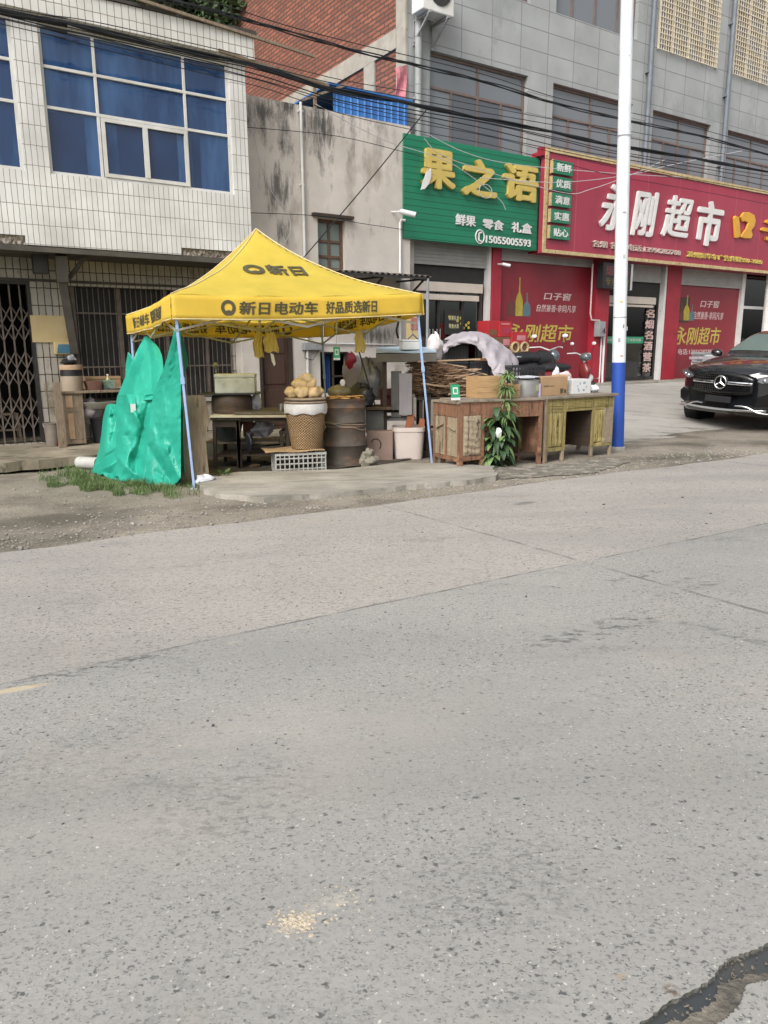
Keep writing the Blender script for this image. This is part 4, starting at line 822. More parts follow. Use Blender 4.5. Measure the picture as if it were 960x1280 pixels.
# red signboard
t = NT('sign_red'); v = t.co(); x = t.sep(v); f_ = t.ramp(t.math('FRACT', t.math('MULTIPLY', x[0], 1/1.22)), .0, .016, (1,1,1), (0,0,0)); c = t.mix(t.math('MULTIPLY', f_, .5), t.ramp(t.noise(v, .9, 3), .3, .7, (.38,.045,.08), (.32,.035,.065)), (.60,.22,.22)); t.bump(t.noise(v, .8, 3), .25, .05); M['sign_red'] = t.fin(c, .27, 0, .5)
M['trim_gold'] = mat('gilt_trim', (.62,.50,.28), (.40,.29,.13), sc_=14, rough=.5, bump=.3, c3=(.16,.10,.05), s3=9, t3=.6)
rsn = fth('shop_sign', 'long red signboard with white brush characters and a gilt border over the supermarket', 'sign', 15, -.5, 3.65)
q0, q1, qz0, qz1 = 10.33, 26.0, 3.63, 5.78
mb = MB(); mb.box(q0, q1, -.5, -.38, qz0, qz1); rsn.part('panel', mb, M['sign_red']); mb = MB(); mb.box(q0, q0+.09, -.53, -.502, qz0+.075, qz1-.09).box(q0, q1, -.53, -.502, qz1-.09, qz1).box(q0, q1, -.53, -.502, qz0, qz0+.075); rsn.part('border', mb, M['trim_gold'])
mb = MB(); mb.box(q0-.1, q0-.003, -.5, -.36, qz1-.18, qz1-.01); mb.box(q0+.1, q1, -.38, 0, qz1-.12, qz1-.03); mb.box(q0+.05, q1, -.38, 0, qz0+.02, qz0+.06); rsn.part('frame', mb, M['red_paint'])
ST(rsn, '永', 750, 228, 781, 291, .5, M['letter_white'], .05, .026, .2, off=.035); ST(rsn, '刚', 790, 236, 818, 298, .5, M['letter_white'], .05, .026, .2, off=.035); ST(rsn, '超', 828, 242, 861, 300, .5, M['letter_white'], .05, .024, .2, off=.035); ST(rsn, '市', 872, 249, 899, 310, .5, M['letter_white'], .05, .03, .12, off=.035)
M['letter_orange'] = mat('letter_orange', (.72,.38,.05), (.62,.32,.04), rough=.4, bump=.02)
a = F(914, 297, .53); b = F(944, 267, .53); X = lambda u: a[0]+(b[0]-a[0])*u; Z = lambda v: a[1]+(b[1]-a[1])*v
mb = MB(); mb.prism([(X(0),Z(.72)),(X(.06),Z(.8)),(X(.22),Z(.76)),(X(.36),Z(.14)),(X(.30),Z(.02)),(X(.14),Z(.0)),(X(.10),Z(.2))], -.57, -.51)
mb.prism([(X(.30),Z(.78)),(X(.42),Z(.97)),(X(.66),Z(1.0)),(X(.92),Z(.93)),(X(1),Z(.72)),(X(.96),Z(.5)),(X(.84),Z(.36)),(X(.92),Z(.2)),(X(.86),Z(.06)),(X(.6),Z(.03)),(X(.40),Z(.05)),(X(.44),Z(.16)),(X(.62),Z(.4)),(X(.66),Z(.62)),(X(.5),Z(.66)),(X(.4),Z(.62))], -.57, -.511)
rsn.part('letter', mb, M['letter_orange'], label='rounded orange character', bevel=.01)
ST(rsn, '子窖', 951, 272, 1008, 308, .5, M['letter_orange'], .06, .06, .1, off=.035)
ST(rsn, '名烟 名酒 电话:13956282788', 739, 300, 849, 320, .5, mat('letter_pink', (.66,.52,.47), rough=.4, bump=0), .04, .02, name='lettering', off=.02)
# keep lettering level: one row in gold
ST(rsn, '滁州恒华尔广告传媒550-3080', 858, 314, 951, 331, .5, M['letter_gold'], .04, .02, name='lettering', off=.02)
M['plate_green'] = mat('plate_green', (.03,.22,.12), rough=.4, bump=.02)
for i, tx in enumerate(('新鲜','优质','满意','实惠','贴心')):
    x0, y0, x1, y1 = 691-i*1.0, 205.5+i*20, 715-i*1.0, 222.5+i*20; a = F(x0, y0, .56); b = F(x1, y1-2, .56)
    mb = MB(); mb.box(a[0], b[0], -.58, -.505, b[1]+.0, b[1]+.27); p_ = rsn.part('green_plate', mb, M['plate_green'])
    rsn.part('lettering', text_fit(tx, a[0]+.1, b[0]-.05, b[1]+.05, b[1]+.22, -.585, .008, .02), M['letter_white'], parent=p_)
    mb = MB(); mb.box(a[0]-.025, a[0]-.002, -.585, -.505, b[1], b[1]+.27); rsn.part('plate_edge', mb, M['trim_gold'], parent=p_)
# LED box sign, meter box, conduit on the red pier
a = F(753, 360, .45); b = F(791, 331, .45); th = fth('led_sign', 'black box sign with dim red lettering hanging over the supermarket door', 'sign', a[0], -.45, a[1])
mb = MB(); mb.box(a[0], b[0], -.45, -.25, a[1], b[1]); th.part('case', mb, M['black_plastic']); mb = MB(); mb.box(b[0]-.05, b[0]+.01, -.46, -.24, a[1]-.01, b[1]+.01); th.part('edge', mb, M['alu']); th.part('lettering', text_fit('烟酒茶', a[0]+.08, b[0]-.1, (a[1]+b[1])/2, b[1]-.06, -.455, .004, .02), mat('dim_red', (.16,.05,.055), bump=0)); th.part('lettering', text_fit('专业回收', a[0]+.08, b[0]-.1, a[1]+.06, (a[1]+b[1])/2-.04, -.455, .004, .02), mat('dim_gold', (.13,.10,.03), bump=0))
a = F(743, 421, .2); b = F(752, 402, .2); th = fth('electric_meter_box', 'grey electric meter box on the red pier left of the supermarket door', 'meter box', a[0], -.2, a[1])
mb = MB(); mb.box(a[0], b[0], -.34, -.17, a[1], b[1]); th.part('case', mb, M['grey_metal'], bevel=.015); mb = MB(); mb.tube([(a[0]+.1,-.35,a[1]+.1),(a[0]+.16,-.37,a[1]+.2),(a[0]+.2,-.35,a[1]+.08)], .012, 5); th.part('cable', mb, M['black_plastic'])
mb = MB(); a = F(741, 330, .2); b = F(745, 400, .2); mb.tube([(0,0,0),(0,0,b[1]-a[1]+.15),(.06,0,b[1]-a[1]),(.35,0,b[1]-a[1]-.01)], .02, 7); c = F(750,470,.2); one('cable_pipe', 'pale pink conduit running down the red pier above the meter box', 'pipe', mb, M['print_white'], wor(a[0], -.2, a[1]), FA, smooth=50)
mb = MB(); a = F(752, 421, .2); mb.tube([(0,0,0),(0,0,-1.0),(-.25,0,-1.0),(0,0,-1.0),(0,0,-1.25)], .018, 7); mb.tube([(.1,0,.2),(.1,0,-.9),(.13,0,-1.35)], .03, 6); one('cable_pipe', 'white conduit running down from the grey meter box to the step', 'pipe', mb, M['plastic_white'], wor(a[0], -.2, a[1]), FA)
camera_thing('small white security camera on the dark red pier below the corner of the green sign', 628, 330, .25, .18, .035)
# ================================================================ TREES, CABLES, POLE
M['leaf_a'] = mat('leaves_dark', (.035,.065,.022), (.055,.09,.03), sc_=3, rough=.6, bump=0); M['leaf_b'] = mat('leaves_mid', (.06,.10,.035), (.09,.125,.05), sc_=3, rough=.6, bump=0)
M['bark'] = mat('bark', (.14,.11,.08), (.08,.065,.05), sc_=5, rough=.95, bump=.8, bs=12)
def leaves(mb, c, r, n, R, s0=.05, s1=.11, sq=1.0):
    for i in range(n):
        a, b = R.uniform(0, 6.28), math.acos(R.uniform(-1, 1)); q = r*R.random()**.4
        p = Vector((c[0]+q*math.sin(b)*math.cos(a), c[1]+q*math.sin(b)*math.sin(a), c[2]+q*sq*math.cos(b)))
        s = R.uniform(s0, s1); d = Vector((R.gauss(0,1), R.gauss(0,1), R.gauss(-.3,.8))).normalized(); e = d.cross(Vector((R.gauss(0,1),R.gauss(0,1),R.gauss(0,1)))).normalized()
        mb.add([p-d*s, p+e*s*.45, p+d*s, p-e*s*.45], [(0,1,2,3)])
def tree(label, x, y, zc, h, r, seed):
    R = random.Random(seed); g = G(x, y); th = Th('tree', label, 'tree', (x, y, g), 0, 'trees behind the tiled house')
    mb = MB(); H = zc-g; mb.tube([(0,0,0),(.1,.05,H*.35),(-.05,.1,H*.7),(.1,0,H)], [.28,.22,.16,.06], 10)
    cl = []
    for i in range(15):
        a = R.uniform(0, 6.28); q = r*R.uniform(.3,.9); p = (q*math.cos(a), q*math.sin(a), H+h*R.uniform(-.95,.6)); mb.tube([(0,0,H*.5), (p[0]*.5,p[1]*.5,(H*.5+p[2])/2+.3), p], [.1,.06,.02], 6); cl.append(p)
    th.part('trunk', mb, M['bark'], smooth=60)
    for nm, m_ in (('crown', M['leaf_a']), ('crown', M['leaf_b'])):
        mb = MB()
        for p in cl:
            for k in range(3): leaves(mb, (p[0]+R.gauss(0,.5),p[1]+R.gauss(0,.5),p[2]+R.gauss(0,.5)), R.uniform(.6,1.1), 620 if m_ is M['leaf_a'] else 260, R, .07, .15)
        th.part(nm, mb, m_, fix=False, label='darker leaves of the crown' if m_ is M['leaf_a'] else 'lighter leaves of the crown')
for i, (px, Y, zc, h, r, lab) in enumerate(((268,25,12.4,3.4,3.2,'dark leafy tree between the tiled house roof and the brick side wall'),(205,27,13.0,3.4,3.0,'dark leafy tree showing above the white parapet left of the tree by the brick wall'),(110,26,14.5,3.4,3.0,'dark leafy tree barely showing over the left part of the parapet'))):
    p = at(px, 100, Y); tree(lab, p.x, p.y, zc, h, r, 30+i)
M['cable'] = NT('cable_black').fin((.018,.02,.024), .6, 0, .3); M['wire_w'] = NT('wire_white').fin((.5,.5,.52), .5, 0, .3)
def strand(pts, d, r, n=6, sag=0, jit=0, seed=0, ext=True):
    P = []; R = random.Random(seed)
    for px, py in pts: s, z = F(px, py, d); P.append(wor(s, -d, z))
    if ext:
        P = [P[0]+(P[0]-P[1]).normalized()*9] + P + [P[-1]+(P[-1]-P[-2]).normalized()*12]
    out = []
    for i in range(len(P)-1):
        a, b = P[i], P[i+1]; p0 = P[max(i-1,0)]; p3 = P[min(i+2,len(P)-1)]
        for k in range(6):
            t_ = k/6; out.append(.5*((2*a)+(-p0+b)*t_+(2*p0-5*a+4*b-p3)*t_*t_+(-p0+3*a-3*b+p3)*t_**3) + Vector((R.uniform(-jit,jit),R.uniform(-jit,jit),R.uniform(-jit,jit))))
    out.append(P[-1]); return out
def cable(label, pts, d, r, m='cable', cat='cable', bundle=0, ext=True, seed=0, group=None, name='overhead_cable'):
    mb = MB(); base = strand(pts, d, r, ext=ext)
    o0 = base[len(base)//2]; sh = [p-o0 for p in base]
    if bundle:
        R = random.Random(seed)
        for k in range(bundle):
            a = 2*PI*k/bundle; ph = R.uniform(0, 6); mb.tube([p+Vector((0, math.cos(a+ph+.5*i)*r*1.1, math.sin(a+ph+.5*i)*r*1.3)) for i, p in enumerate(sh)], r*.62, 5)
    else: mb.tube(sh, r, 5)
    return one(name, label, cat, mb, M[m], tuple(o0), 0, group, fix=False)
A = [(0,14),(51,24),(117,37),(240,65),(330,86),(424,113),(520,132),(610,149),(700,168),(767,181),(870,199),(960,214)]
B = [(180,-6),(280,17),(359,40),(452,65),(520,82),(610,103),(699,131),(788,151),(870,169),(960,193)]
cable('thick sagging bundle of black cables, the lower one, crossing in front of all buildings', A, 1.6, .022, bundle=5, seed=1)
cable('black cable bundle, the upper one, crossing the brick wall and the grey building', B, 1.9, .017, bundle=3, seed=2)
g_ = 'thin black overhead wires'
def shf(P, a, b): n = len(P)-1; return [(x, y+a+(b-a)*i/n+1.3*math.sin(i*1.9+a)) for i, (x, y) in enumerate(P)]
for i, (P, a, b, d, r) in enumerate(((A, 3, 7, 1.55, .008), (A, -3, 12, 1.65, .009), (A, 7, 26, 1.7, .007), (A, 1, -14, 1.72, .007), (A, 10, 30, 1.5, .006), (A, -6, -22, 1.8, .006), (B, -9, -9, 1.95, .007), (A, 5, 18, 1.6, .009), (A, 16, 42, 1.45, .006))):
    cable('thin black overhead wire running beside the thick cable bundles', shf(P, a, b), d, r, seed=i, group=g_, name='overhead_wire')
cable('thin black wire crossing the middle of the plaster wall', [(308,159),(420,170),(505,190),(560,205)], .4, .006, ext=False, name='wall_wire')
cable('thin black wire crossing the plaster wall above the small window', [(312,266),(400,270),(450,279),(505,287)], .4, .006, ext=False, name='wall_wire')
cable('black stay wire slanting from the sign corner down to the yellow canopy', [(535,135),(460,228),(378,324)], .75, .011, ext=False, name='stay_wire')
cable('white wire hanging in a long curve on the left of the plaster wall', [(314,130),(322,190),(340,240),(358,262),(363,285),(356,304),(348,307)], .36, .006, 'wire_w', ext=False, name='wall_wire')
for i, P in enumerate(([(394,130),(480,175),(560,202),(620,245),(632,262)], [(530,165),(580,190),(640,205),(760,216),(860,222)], [(600,222),(700,228),(790,218),(840,206),(930,188)], [(530,173),(566,200),(700,240),(740,236),(800,214),(832,199)])):
    cable(['white wire sagging across the green sign onto the last gold characters','white wire crossing the tops of both shop signs','white wire rising along the red sign to the right','white wire drooping between the green sign and the pole'][i], P, .75, .007, 'wire_w', ext=False, name='sign_wire')
mb = MB(); mb.tube([(.17*math.cos(k*PI/10), 0, .13*math.sin(k*PI/10)) for k in range(20)], .008, 5, True); s, z = F(607, 239, .72); one('wire_coil', 'small coil of white wire hanging on the green sign between the gold characters', 'wire', mb, M['wire_w'], wor(s, -.72, z), FA)
# blue and white pole
p = gnd(771, 562); top = at(784, 0, p.y+.05); dv = (top-p)/(top.z-p.z)
t = NT('pole_paint'); v = t.co(); x = t.sep(v); n_ = t.noise(v, 3, 6, .65)
zsplit = proj_plane(771, 453, p, (0,1,0)).z - p.z
c = t.mix(t.math('LESS_THAN', x[2], zsplit), t.mix(t.ramp(n_, .64, .68), t.ramp(t.noise(v, 5, 4), .35, .7, (.70,.73,.75), (.6,.64,.67)), (.45,.44,.40)), t.mix(t.ramp(n_, .58, .72), (.02,.07,.34), (.05,.12,.36)))
t.bump(t.noise(v, 30, 3), .08, .005); M['pole'] = t.fin(c, .5, 0, .4)
th = Th('street_pole', 'tall pole painted white with a blue foot beside the wooden desks', 'pole', tuple(p)); mb = MB(); H = 9.0
mb.tube([Vector((dv.x*z, dv.y*z, z)) for z in (-.05, 1.2, 3, 6, H)], [.098,.095,.09,.083,.078], 24); th.part('shaft', mb, M['pole'], smooth=50)
mb = MB(); mb.bar(Vector((dv.x*H,dv.y*H,H-.3)), Vector((dv.x*H-1.4,dv.y*H-1.2,H+.2)), .07); mb.box(-.0,.0,0,0,0,0) if False else None; th.part('arm', mb, M['alu'])
mb = MB(); c0 = Vector((dv.x*H-1.5,dv.y*H-1.3,H+.2)); mb.box(c0.x-.35, c0.x+.1, c0.y-.2, c0.y+.1, c0.z-.05, c0.z+.06); th.part('lamp_head', mb, M['alu'], bevel=.03)
R = random.Random(77)
for zz, an_, w_, hh_, m_ in ((1.55,-1.9,.03,.06,'grey_metal'),(2.1,-1.75,.05,.03,'yellow_card'),(1.75,-1.3,.025,.05,'grey_metal'),(2.7,-1.5,.03,.05,'alu'),(3.3,-1.6,.05,.015,'grey_metal'),(1.35,-1.5,.04,.02,'cardboard')):
    mb = MB(); mb.grid(5, 1, lambda a, b: (dv.x*zz+.0955*math.cos(an_+(a-.5)*w_/.09), dv.y*zz+.0955*math.sin(an_+(a-.5)*w_/.09), zz+hh_*b)); th.part('sticker', mb, M[m_], solid=.001)
mb = MB(); mb.lathe([(.125,-.05),(.125,.035),(.11,.05),(.098,.05)], 20); mb.v = [(v[0]*(1+.08*math.sin(5*math.atan2(v[1],v[0]))), v[1], v[2]) for v in mb.v]; th.part('footing', mb, M['concrete'], smooth=40)
for zz in (1.9, 4.3): mb = MB(); mb.lathe([(.0965,-.006),(.0975,0),(.0965,.006)], 24, cap=False); mb.v = [(v[0]+dv.x*zz, v[1]+dv.y*zz, v[2]+zz) for v in mb.v]; th.part('wire_band', mb, M['grey_metal'])
# pink banner scrap on the brick corner
mb = MB(); a = F(504,90,.1); mb.grid(4, 12, lambda u, v: (.02*math.sin(v*9)+.28*u*(1-.3*v), -.03*math.sin(u*4+v*7), -1.1*v+.12*u)); one('cloth_scrap', 'torn pink cloth hanging at the corner of the brick side wall', 'cloth', mb, mat('pink_cloth', (.55,.10,.16), (.6,.3,.3), sc_=9), wor(S0-.32, -.05, F(502,86,.1)[1]), FA, solid=.006)
# ================================================================ CANOPY
def fabric(name, c, tr=.35, rough=.7, bs=10, st=.3, w=.6):
    t = NT(name); v = t.co(); col = t.ramp(t.noise(v, 3, 4), .3, .7, c, tuple(x*.86 for x in c)); t.bump(t.noise(v, bs, 4, .6), st, .02); t.fin(col, rough, 0, .3)
    tl = t.n.new('ShaderNodeBsdfTranslucent'); t.L(col, tl.inputs[0]); mx = t.n.new('ShaderNodeMixShader'); mx.inputs[0].default_value = tr; t.L(t.p.outputs[0], mx.inputs[1]); t.L(tl.outputs[0], mx.inputs[2]); t.L(mx.outputs[0], t.out.inputs[0]); return t.m
M['canopy'] = fabric('canopy_yellow', (.96,.75,.13), .5, .6, 4, .35)
M['print_dark'] = mat('canopy_print', (.09,.08,.04), bump=0, rough=.8); M['hem'] = mat('canopy_hem', (.78,.66,.38), rough=.8, bump=.1)
M['leg_blue'] = mat('leg_blue', (.30,.42,.64), (.24,.34,.55), sc_=5, rough=.45, bump=.03, c3=(.45,.45,.42), s3=8, t3=.66); M['truss'] = mat('truss_cream', (.40,.38,.30), (.28,.27,.22), rough=.5, bump=.02)
FLt, FRt, BRt, BLt, PK = at(213,368,8.0), at(527,367,9.62), at(404,401,12.1), at(158,395,10.95), at(320,286,10.05)
base = (FLt+FRt+BRt+BLt)/4; cg = G(base.x, base.y)
cn = Th('canopy_tent', 'yellow pop up canopy with dark printed lettering standing over the street stall', 'canopy', (base.x, base.y, cg)); cn.off = (base.x, base.y, cg)
def roofp(a, b, lift=0):
    p = (FLt*(1-a)+FRt*a)*(1-b) + (BLt*(1-a)+BRt*a)*b
    t_ = 1-max(abs(2*a-1), abs(2*b-1)); m = (FLt+FRt+BRt+BLt)/4
    px_, py_ = PK.x-m.x, PK.y-m.y; h = PK.z-m.z
    s = 1-((1-t_)**1.0); k = .62*t_+.38*t_*t_*t_+ (-.0)
    k = .58*t_ + .42*t_**2.8
    wr = .012*math.sin(23*a+5*b)*math.sin(9*b+2)*(1-t_)
    sag = -.03*(1-t_)**3*math.sin(PI*(a if abs(2*b-1) > abs(2*a-1) else b))
    q = p + Vector((px_*t_, py_*t_, h*k+wr+sag+lift)); return q
mb = MB(); mb.grid(48, 48, roofp); cn.part('roof_cover', mb, M['canopy'], smooth=35, label='yellow fabric roof')
def lettersurf(txt, P0, P1, P2, P3_, m, fn, bold=.03, parent=None, name='lettering', label=None):
    pass
corners = [(FLt, FRt, 'front'), (FRt, BRt, 'right'), (BRt, BLt, 'back'), (BLt, FLt, 'left')]
VH = .25
def logo(mb, cx, cz, r, y, d=.005):
    n = 28; ring = []
    for k in range(n+1): a = -.25*PI+1.5*PI*k/n if False else (-.28*PI + 1.56*PI*k/n); ring.append((a))
    out = [(cx+r*math.cos(a), cz+r*math.sin(a)) for a in ring]; inn = [(cx+r*.55*math.cos(a), cz+r*.55*math.sin(a)+r*.02) for a in ring]
    for i in range(n):
        q = [out[i], out[i+1], inn[i+1], inn[i]]; mb.prism(q, y-d, y+d)
    mb.prism([(cx-r*.72, cz-r*.78), (cx-r*.3, cz-r*.38), (cx, cz-r*.26), (cx+r*.3, cz-r*.38), (cx+r*.72, cz-r*.78), (cx+r*.35, cz-r*.98), (cx-r*.35, cz-r*.98)], y-d*.8, y+d*.8)
for idx, (A_, B_, nm) in enumerate(corners):
    e = B_-A_; ln_ = e.length; ex = e.normalized(); nrm = Vector((ex.y, -ex.x, 0)).normalized()
    def vp(u, z, y=0, A_=A_, e=e, nrm=nrm, idx=idx, ln_=ln_):
        f = u/ln_; w_ = .012*math.sin(u*9+idx*2)*(.35 - z/VH*.9) + .018*math.sin(u*3.7+idx)*(-z/VH)
        bell = -.03*math.sin(PI*max(0,min(1,f)))
        return A_ + e*f + nrm*(w_ - y + .012) + Vector((0,0,z+bell))
    mb = MB(); mb.grid(60, 5, lambda a, b: vp(a*ln_, -VH*b + (.008*math.sin(a*31+idx) if b == 1 else 0)))
    v_ = cn.part('valance', mb, M['canopy'], smooth=60, solid=.003, label='%s valance with dark lettering' % nm)
    mb = MB(); mb.tube([vp(ln_*k/40, -VH+.004, 0) for k in range(41)], .006, 5); cn.part('hem', mb, M['hem'], parent=v_)
    # lettering laid along the cloth
    if nm == 'front':
        u0 = (proj_plane(298, 380, A_, nrm)-A_).dot(ex); u1 = (proj_plane(471, 380, A_, nrm)-A_).dot(ex); ug = (proj_plane(285, 380, A_, nrm)-A_).dot(ex)
    else: u0, u1 = ln_*.24, ln_*.86; ug = u0-.12
    sp = [('新日', 0, .215), ('电动车', .245, .545), ('好品质选新日', .605, 1.0)]
    for tx, fa, fb in sp:
        tm = text_fit(tx, u0+(u1-u0)*fa, u0+(u1-u0)*fb, -.195, -.055, 0, .012, .026, .06, fn=lambda x, y, z: vp(x, z, y)); cn.part('lettering', tm, M['print_dark'], parent=v_, fix=False)
    mb = MB(); logo(mb, ug, -.125, .082, 0, .0055); m2 = MB(); m2.add([vp(v[0], v[2], v[1]) for v in mb.v], mb.f); cn.part('logo', m2, M['print_dark'], parent=v_, fix=False, label='round logo of an open ring over a hill')
for cnr in ((0,0),(1,0),(1,1),(0,1)):
    mb = MB(); mb.tube([roofp(.5+(cnr[0]-.5)*k/30, .5+(cnr[1]-.5)*k/30)+Vector((0,0,.004)) for k in range(31)], .007, 5); cn.part('seam', mb, M['hem'])
# logo and characters on the front slope of the roof
def slope(u, v, lift=.012):                                   # u 0..1 along the front, v up the slope
    return roofp(.5+(u-.5), v*.5, 0)
def fslope(x, y, z): # x in a, z in b
    q = roofp(x, z); return q + Vector((.15,-.5,.85))*(.014-y)
cn.part('lettering', text_fit('新日', .447, .607, .222, .298, 0, .006, .035, 0, fn=fslope), M['print_dark'], fix=False, label='large printed name on the front slope')
mb = MB(); logo(mb, 0, 0, 1, 0, .003); m2 = MB(); m2.add([fslope(.392+v[0]*.043, v[1]*1.0, .258+v[2]*.034) for v in mb.v], mb.f); cn.part('logo', m2, M['print_dark'], fix=False, label='large round logo on the front slope')
# frame
feet = [gnd(243,611), gnd(540,581), None, None]
for k, c_ in ((2, BRt), (3, BLt)): feet[k] = Vector((c_.x+.03, c_.y+.02, G(c_.x, c_.y)))
tops = [FLt, FRt, BRt, BLt]; ctr = base
def inn(p, k=.05): d = (base-p); d.z = 0; return p + d.normalized()*k
for i in range(4):
    a, b = feet[i], inn(tops[i], .07)-Vector((0,0,.03)); m_ = a*.42+b*.58
    mb = MB(); mb.bar(m_, b, .032, .032, up=(1,0,0)); L = cn.part('leg', mb, M['leg_blue'], bevel=.004)
    mb = MB(); mb.bar(a, m_+(b-m_)*.12, .025, .025, up=(1,0,0)); cn.part('inner_tube', mb, M['leg_blue'], parent=L)
    mb = MB(); d_ = (b-a).normalized(); mb.bar(m_-d_*.03, m_+d_*.04, .042, .042, up=(1,0,0)); mb.bar(b-d_*.06, b+d_*.0, .048, .048, up=(1,0,0)); cn.part('bracket', mb, M['black_plastic'] if i < 0 else M['leg_blue'], parent=L)
    mb = MB(); mb.box(a.x-.035, a.x+.035, a.y-.035, a.y+.035, a.z, a.z+.006); cn.part('foot_plate', mb, M['alu'], parent=L)
hub = (base+PK)/2; hub = Vector((PK.x, PK.y, base.z-.02)); hub2 = hub-Vector((0,0,.28))
mb = MB()
for i in range(4):
    a, b = inn(tops[i], .07)-Vector((0,0,.06)), inn(tops[(i+1) % 4], .07)-Vector((0,0,.06)); D = Vector((0,0,-.30)); m_ = (a+b)/2
    for p, q in ((a, m_+D), (a+D, m_), (b, m_+D), (b+D, m_)): mb.bar(p, q, .013, .024)
    for p, q in ((m_, hub2), (m_+D, hub)): mb.bar(p, q, .013, .024)
cn.part('scissor_truss', mb, M['truss'], label='folding scissor bars under the roof')
mb = MB(); mb.bar(hub2-Vector((0,0,.05)), PK-Vector((0,0,.06)), .03, .03, up=(1,0,0)); mb.lathe([(.05,PK.z-.09),(.05,PK.z-.06),(.01,PK.z-.045)], 12, (PK.x, PK.y)); cn.part('centre_post', mb, M['truss'])
# ================================================================ GREEN TARPAULIN
t = NT('green_tarp'); v = t.co(); col = t.ramp(t.noise(v, 1.6, 4), .3, .7, (.05,.56,.41), (.025,.43,.31)); t.bump(t.math('ADD', t.noise(v, 5, 4, .6), t.math('MULTIPLY', t.noise(v, 26, 3, .6), .12)), .6, .03); t.fin(col, .35, 0, .5)
tl = t.n.new('ShaderNodeBsdfTranslucent'); t.L(col, tl.inputs[0]); mx = t.n.new('ShaderNodeMixShader'); mx.inputs[0].default_value = .38; t.L(t.p.outputs[0], mx.inputs[1]); t.L(tl.outputs[0], mx.inputs[2]); t.L(mx.outputs[0], t.out.inputs[0]); M['tarp'] = t.m
TR = [ # rows top to bottom; each control point = (px, py, depth)
 [(178,424,10.2),(180,421,9.9),(183,420,9.6),(198,443,9.2),(213,468,8.75),(218,432,8.4),(222,404,8.15)],
 [(163,455,10.2),(172,457,9.7),(185,458,9.35),(200,466,9.1),(213,478,8.7),(221,465,8.35),(228,450,8.2)],
 [(147,498,10.0),(160,495,9.45),(184,494,9.1),(202,497,8.9),(214,500,8.62),(224,500,8.35),(231,500,8.25)],
 [(143,506,9.95),(156,508,9.25),(180,511,8.85),(201,513,8.72),(215,516,8.52),(225,516,8.35),(232,516,8.28)],
 [(128,520,10.0),(148,532,9.25),(178,540,8.82),(201,543,8.74),(215,545,8.5),(225,545,8.38),(232,545,8.28)],
 [(122,560,9.9),(144,566,9.25),(174,573,8.85),(199,575,8.78),(214,576,8.52),(226,576,8.4),(233,575,8.28)],
 [(117,589,9.75),(140,599,9.15),(168,605,8.8),(194,608,8.55),(212,606,8.5),(226,601,8.45),(234,597,8.3)]]
ctrl = [[at(*q) for q in r] for r in TR]; ctp = [[Vector(q) for q in r] for r in TR]
def cr(p0, p1, p2, p3, t_): return .5*((2*p1)+(-p0+p2)*t_+(2*p0-5*p1+4*p2-p3)*t_*t_+(-p0+3*p1-3*p2+p3)*t_**3)
def surf(C_, a, b):
    nr, nc = len(C_), len(C_[0]); y = b*(nr-1); j = min(int(y), nr-2); fy = y-j; x = a*(nc-1); i = min(int(x), nc-2); fx = x-i; rows = []
    for k in range(j-1, j+3):
        r = C_[max(0, min(nr-1, k))]; rows.append(cr(r[max(i-1,0)], r[i], r[i+1], r[min(i+2,nc-1)], fx))
    return cr(*rows, fy)
SH = {
'A': [[(180,422,9.95),(182,420,9.9),(184,421,9.85),(185,422,9.8)], [(170,441,9.85),(179,440,9.8),(190,436,9.65),(199,436,9.6)], [(158,468,9.72),(174,467,9.5),(190,462,9.3),(204,458,9.2)], [(147,495,9.6),(166,493,9.2),(184,492,8.98),(200,490,8.85)], [(146,500,9.5),(164,500,9.1),(184,500,8.9),(204,498,8.8)]],
'B': [[(147,494,9.5),(158,493,9.2),(170,493,9.05),(183,493,8.9),(196,492,8.8)], [(145,508,9.45),(157,507,9.12),(170,508,8.98),(184,508,8.85),(200,508,8.78)], [(145,535,9.4),(156,536,9.05),(169,537,8.92),(184,538,8.84),(202,538,8.75)], [(142,562,9.35),(154,565,9.0),(168,567,8.86),(185,568,8.8),(204,568,8.74)], [(136,590,9.25),(150,600,8.92),(168,604,8.78),(188,606,8.70),(206,605,8.66)]],
'C': [[(219,407,8.16),(221,405,8.14),(224,404,8.12),(226,405,8.12)], [(213,432,8.3),(217,430,8.26),(222,428,8.22),(226,428,8.2)], [(204,462,8.5),(211,461,8.42),(219,460,8.34),(226,460,8.28)], [(192,494,8.74),(203,494,8.56),(216,494,8.42),(226,494,8.33)], [(187,530,8.74),(201,530,8.58),(215,530,8.44),(226,530,8.35)], [(184,570,8.7),(199,572,8.56),(214,572,8.46),(226,568,8.36)], [(181,606,8.62),(197,610,8.5),(212,609,8.42),(226,600,8.32)]],
'D': [[(133,507,9.75),(137,505,9.65),(142,505,9.55),(148,506,9.45)], [(129,522,9.75),(135,521,9.55),(142,522,9.45),(150,524,9.35)], [(126,548,9.72),(133,549,9.45),(142,550,9.3),(152,552,9.2)], [(121,572,9.68),(131,575,9.35),(143,578,9.15),(156,580,9.05)], [(115,588,9.6),(128,595,9.25),(144,602,9.0),(160,605,8.9)]]}
